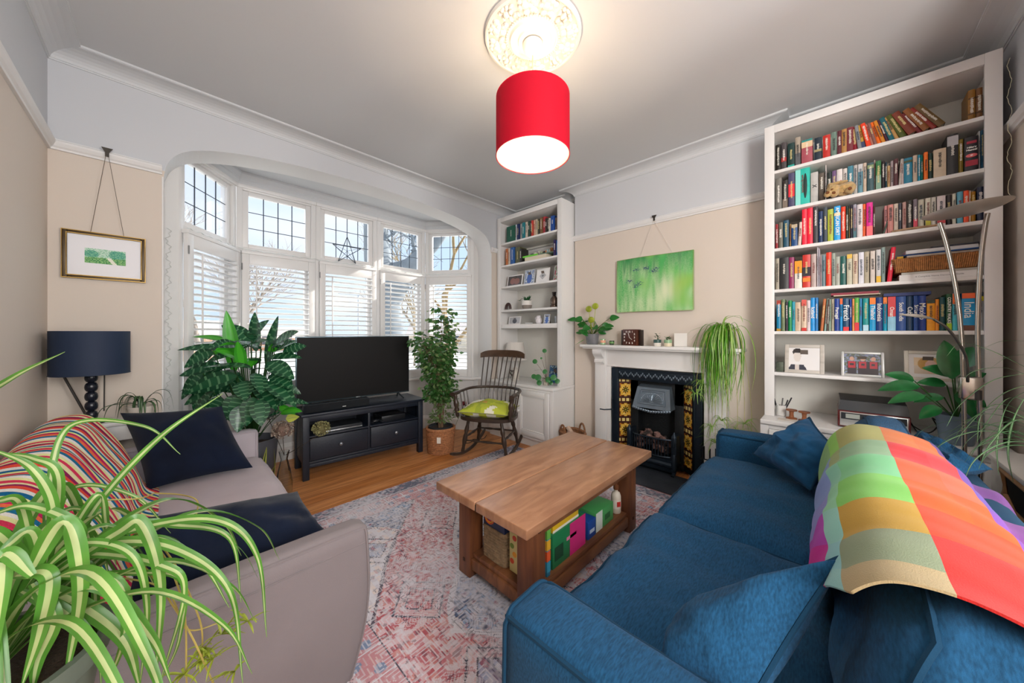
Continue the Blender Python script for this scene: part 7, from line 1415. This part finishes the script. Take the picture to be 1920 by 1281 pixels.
o = mk('floor_cable', MB().tube(bez([(2.72, 3.05, .006), (2.60, 2.98, .006), (2.5, 3.04, .006), (2.42, 2.98, .006), (2.33, 3.02, .006)], 8), .004, 6), M('#1c1c20', .5)); tag(o, 'black cable lying on the floor behind the rocking chair', 'cable')
# ================================================================ OUTSIDE
def tree(label, base, h, seed, r0, c1, lean=(0, 0), dep=5, br=3):
    t = mk_tree(base, h, seed, r0, lean, dep, br); o = mk('bare_tree', t, M(c1, .95, bump=.5, bs=4, var=.25, vsc=3), sharp=80); return tag(o, label, 'tree', 'bare trees outside')
def mk_tree(base, h, seed, r0, lean, dep, br):
    rnd = random.Random(seed); mb = MB()
    def grow(p, d, l, r, k):
        pts = [p]; q = p
        for i in range(4): d = (d+Vector((rnd.uniform(-.14, .14), rnd.uniform(-.14, .14), rnd.uniform(-.03, .08)))).normalized(); q = q+d*l/4; pts.append(q)
        mb.tube(pts, [r*(1-.12*i) for i in range(5)], 7 if k > 2 else 4, cap=False)
        if k <= 0: return
        for b in range(br if k < dep else 3):
            e = (d+Vector((rnd.uniform(-.95, .95), rnd.uniform(-.95, .95), rnd.uniform(-.2, .5)))).normalized(); grow(pts[rnd.choice((2, 3, 4)) if b else 4], e, l*rnd.uniform(.6, .82), r*.58, k-1)
    grow(Vector(base), Vector((lean[0], lean[1], 1)).normalized(), h*.36, r0, dep); return mb
tb = MB(); D_ = 9.5
def tp(px, py): return PX(px, py, D=D_)
tb.tube(bez([tp(728, 704), tp(726, 640), tp(722, 585), tp(716, 540), tp(708, 480), tp(704, 420), tp(700, 360), tp(690, 290)], 4), [.56-.012*k for k in range(29)], 10)
tb.tube(bez([tp(722, 580), tp(742, 540), tp(765, 505), tp(790, 480), tp(820, 450), tp(850, 400)], 4), [.36-.012*k for k in range(21)], 9)
tb.tube(bez([tp(712, 500), tp(740, 500), tp(770, 490), tp(800, 492)], 4), [.16-.008*k for k in range(13)], 7)
tb.tube(bez([tp(704, 425), tp(690, 400), tp(668, 385), tp(640, 378), tp(610, 350)], 4), [.16-.007*k for k in range(17)], 7)
rnd = random.Random(3)
for (a, b) in ((tp(706, 450), (740, 380)), (tp(708, 470), (750, 430)), (tp(760, 512), (780, 430)), (tp(780, 490), (770, 400)), (tp(742, 540), (770, 545)), (tp(703, 410), (730, 340))):
    e = tp(*b); 
    tb.tube(bez([a, a.lerp(e, .5)+Vector((rnd.uniform(-.2, .2), 0, rnd.uniform(-.1, .2))), e], 4), [.05-.004*k for k in range(9)], 5)
    for k in range(9):
        p = a.lerp(e, rnd.uniform(.3, 1)); g = p+Vector((rnd.uniform(-.9, .9), rnd.uniform(-.5, .5), rnd.uniform(-.5, .9))); tb.tube([p, p.lerp(g, .5)+Vector((0, 0, .08)), g], [.022, .014, .006], 4)
tag(mk('bare_tree', tb, M('#80878c', .95, bump=.5, bs=4, var=.15, vsc=3), sharp=80), 'thick grey forked tree trunk seen through the window right of the television', 'tree', 'bare trees outside')
p = PX(838, 640, D=13); tree('pale bare tree seen through the angled window beside the corner bookcase', (p.x, p.y, -1.15), 9, 5, .17, '#94805e', (0, 0), 6, 3)
p = PX(372, 600, D=14); tree('twiggy bare tree seen through the left angled window', (p.x, p.y, -1.15), 8, 44, .16, '#90857a', (.1, 0), 6, 3)
p = PX(780, 600, D=24); tree('distant bare tree behind the thick grey tree', (p.x, p.y, -1.15), 10, 23, .2, '#988c78', (0, 0), 6, 3)
p = PX(672, 600, D=26); lpst = thing('street_lamp', 'thin two-armed street lamp in the distance behind the television', 'street lamp', (p.x, p.y, -1.15)); SL = M('#a8b0b8', .6)
mk('post', MB().tube([(0, 0, 0), (0, 0, 5.3)], .05, 8), SL, lpst); 
for s in (-1, 1): a = mk('lamp_arm', MB().tube([(0, 0, 5.3), (s*.9, -s*.6, 5.4)], .03, 6), SL, lpst); mk('lamp_head', MB().rbox(s*.9-.35, -s*.6-.1, 5.36, s*.9+.35, -s*.6+.1, 5.46, .03), SL, a)
def house(label, px, D, w_, h, wall, roofc, rz=0):
    p = PX(px, 640, D=D); t = thing('house', label, 'house', (p.x, p.y, -1.12), rz, 'houses across the street'); mk('wall', MB().box(-w_/2, -3, 0, w_/2, 3, h), M(wall, .9, var=.1), t)
    mk('roof', MB().prism([(-3.3, h), (3.3, h), (0, h+1.6)], -w_/2-.2, w_/2+.2, 'x'), M(roofc, .9), t); mk('chimney', MB().box(-w_/2+.3, -.4, h+.6, -w_/2+1.0, .4, h+2.3), M(wall, .9), t)
    for k in range(int(w_/2.4)): x = -w_/2+1.2+2.4*k; f_ = mk('window', MB().box(x-.45, -3.04, h*.5, x+.45, -3.0, h*.5+1.2), M('#4c5560', .3), t)
    return t
house('low brick house far behind the big calathea', 480, 46, 14, 1.6, '#d8a888', '#c0aca0', R(-15)); house('pale house far behind the ficus', 860, 44, 12, 2.0, '#d8ccb8', '#b0a8a4', R(-40)); house('brick house far away seen left of the calathea', 350, 30, 7, 1.9, '#dcb494', '#b8aaa0', R(5))
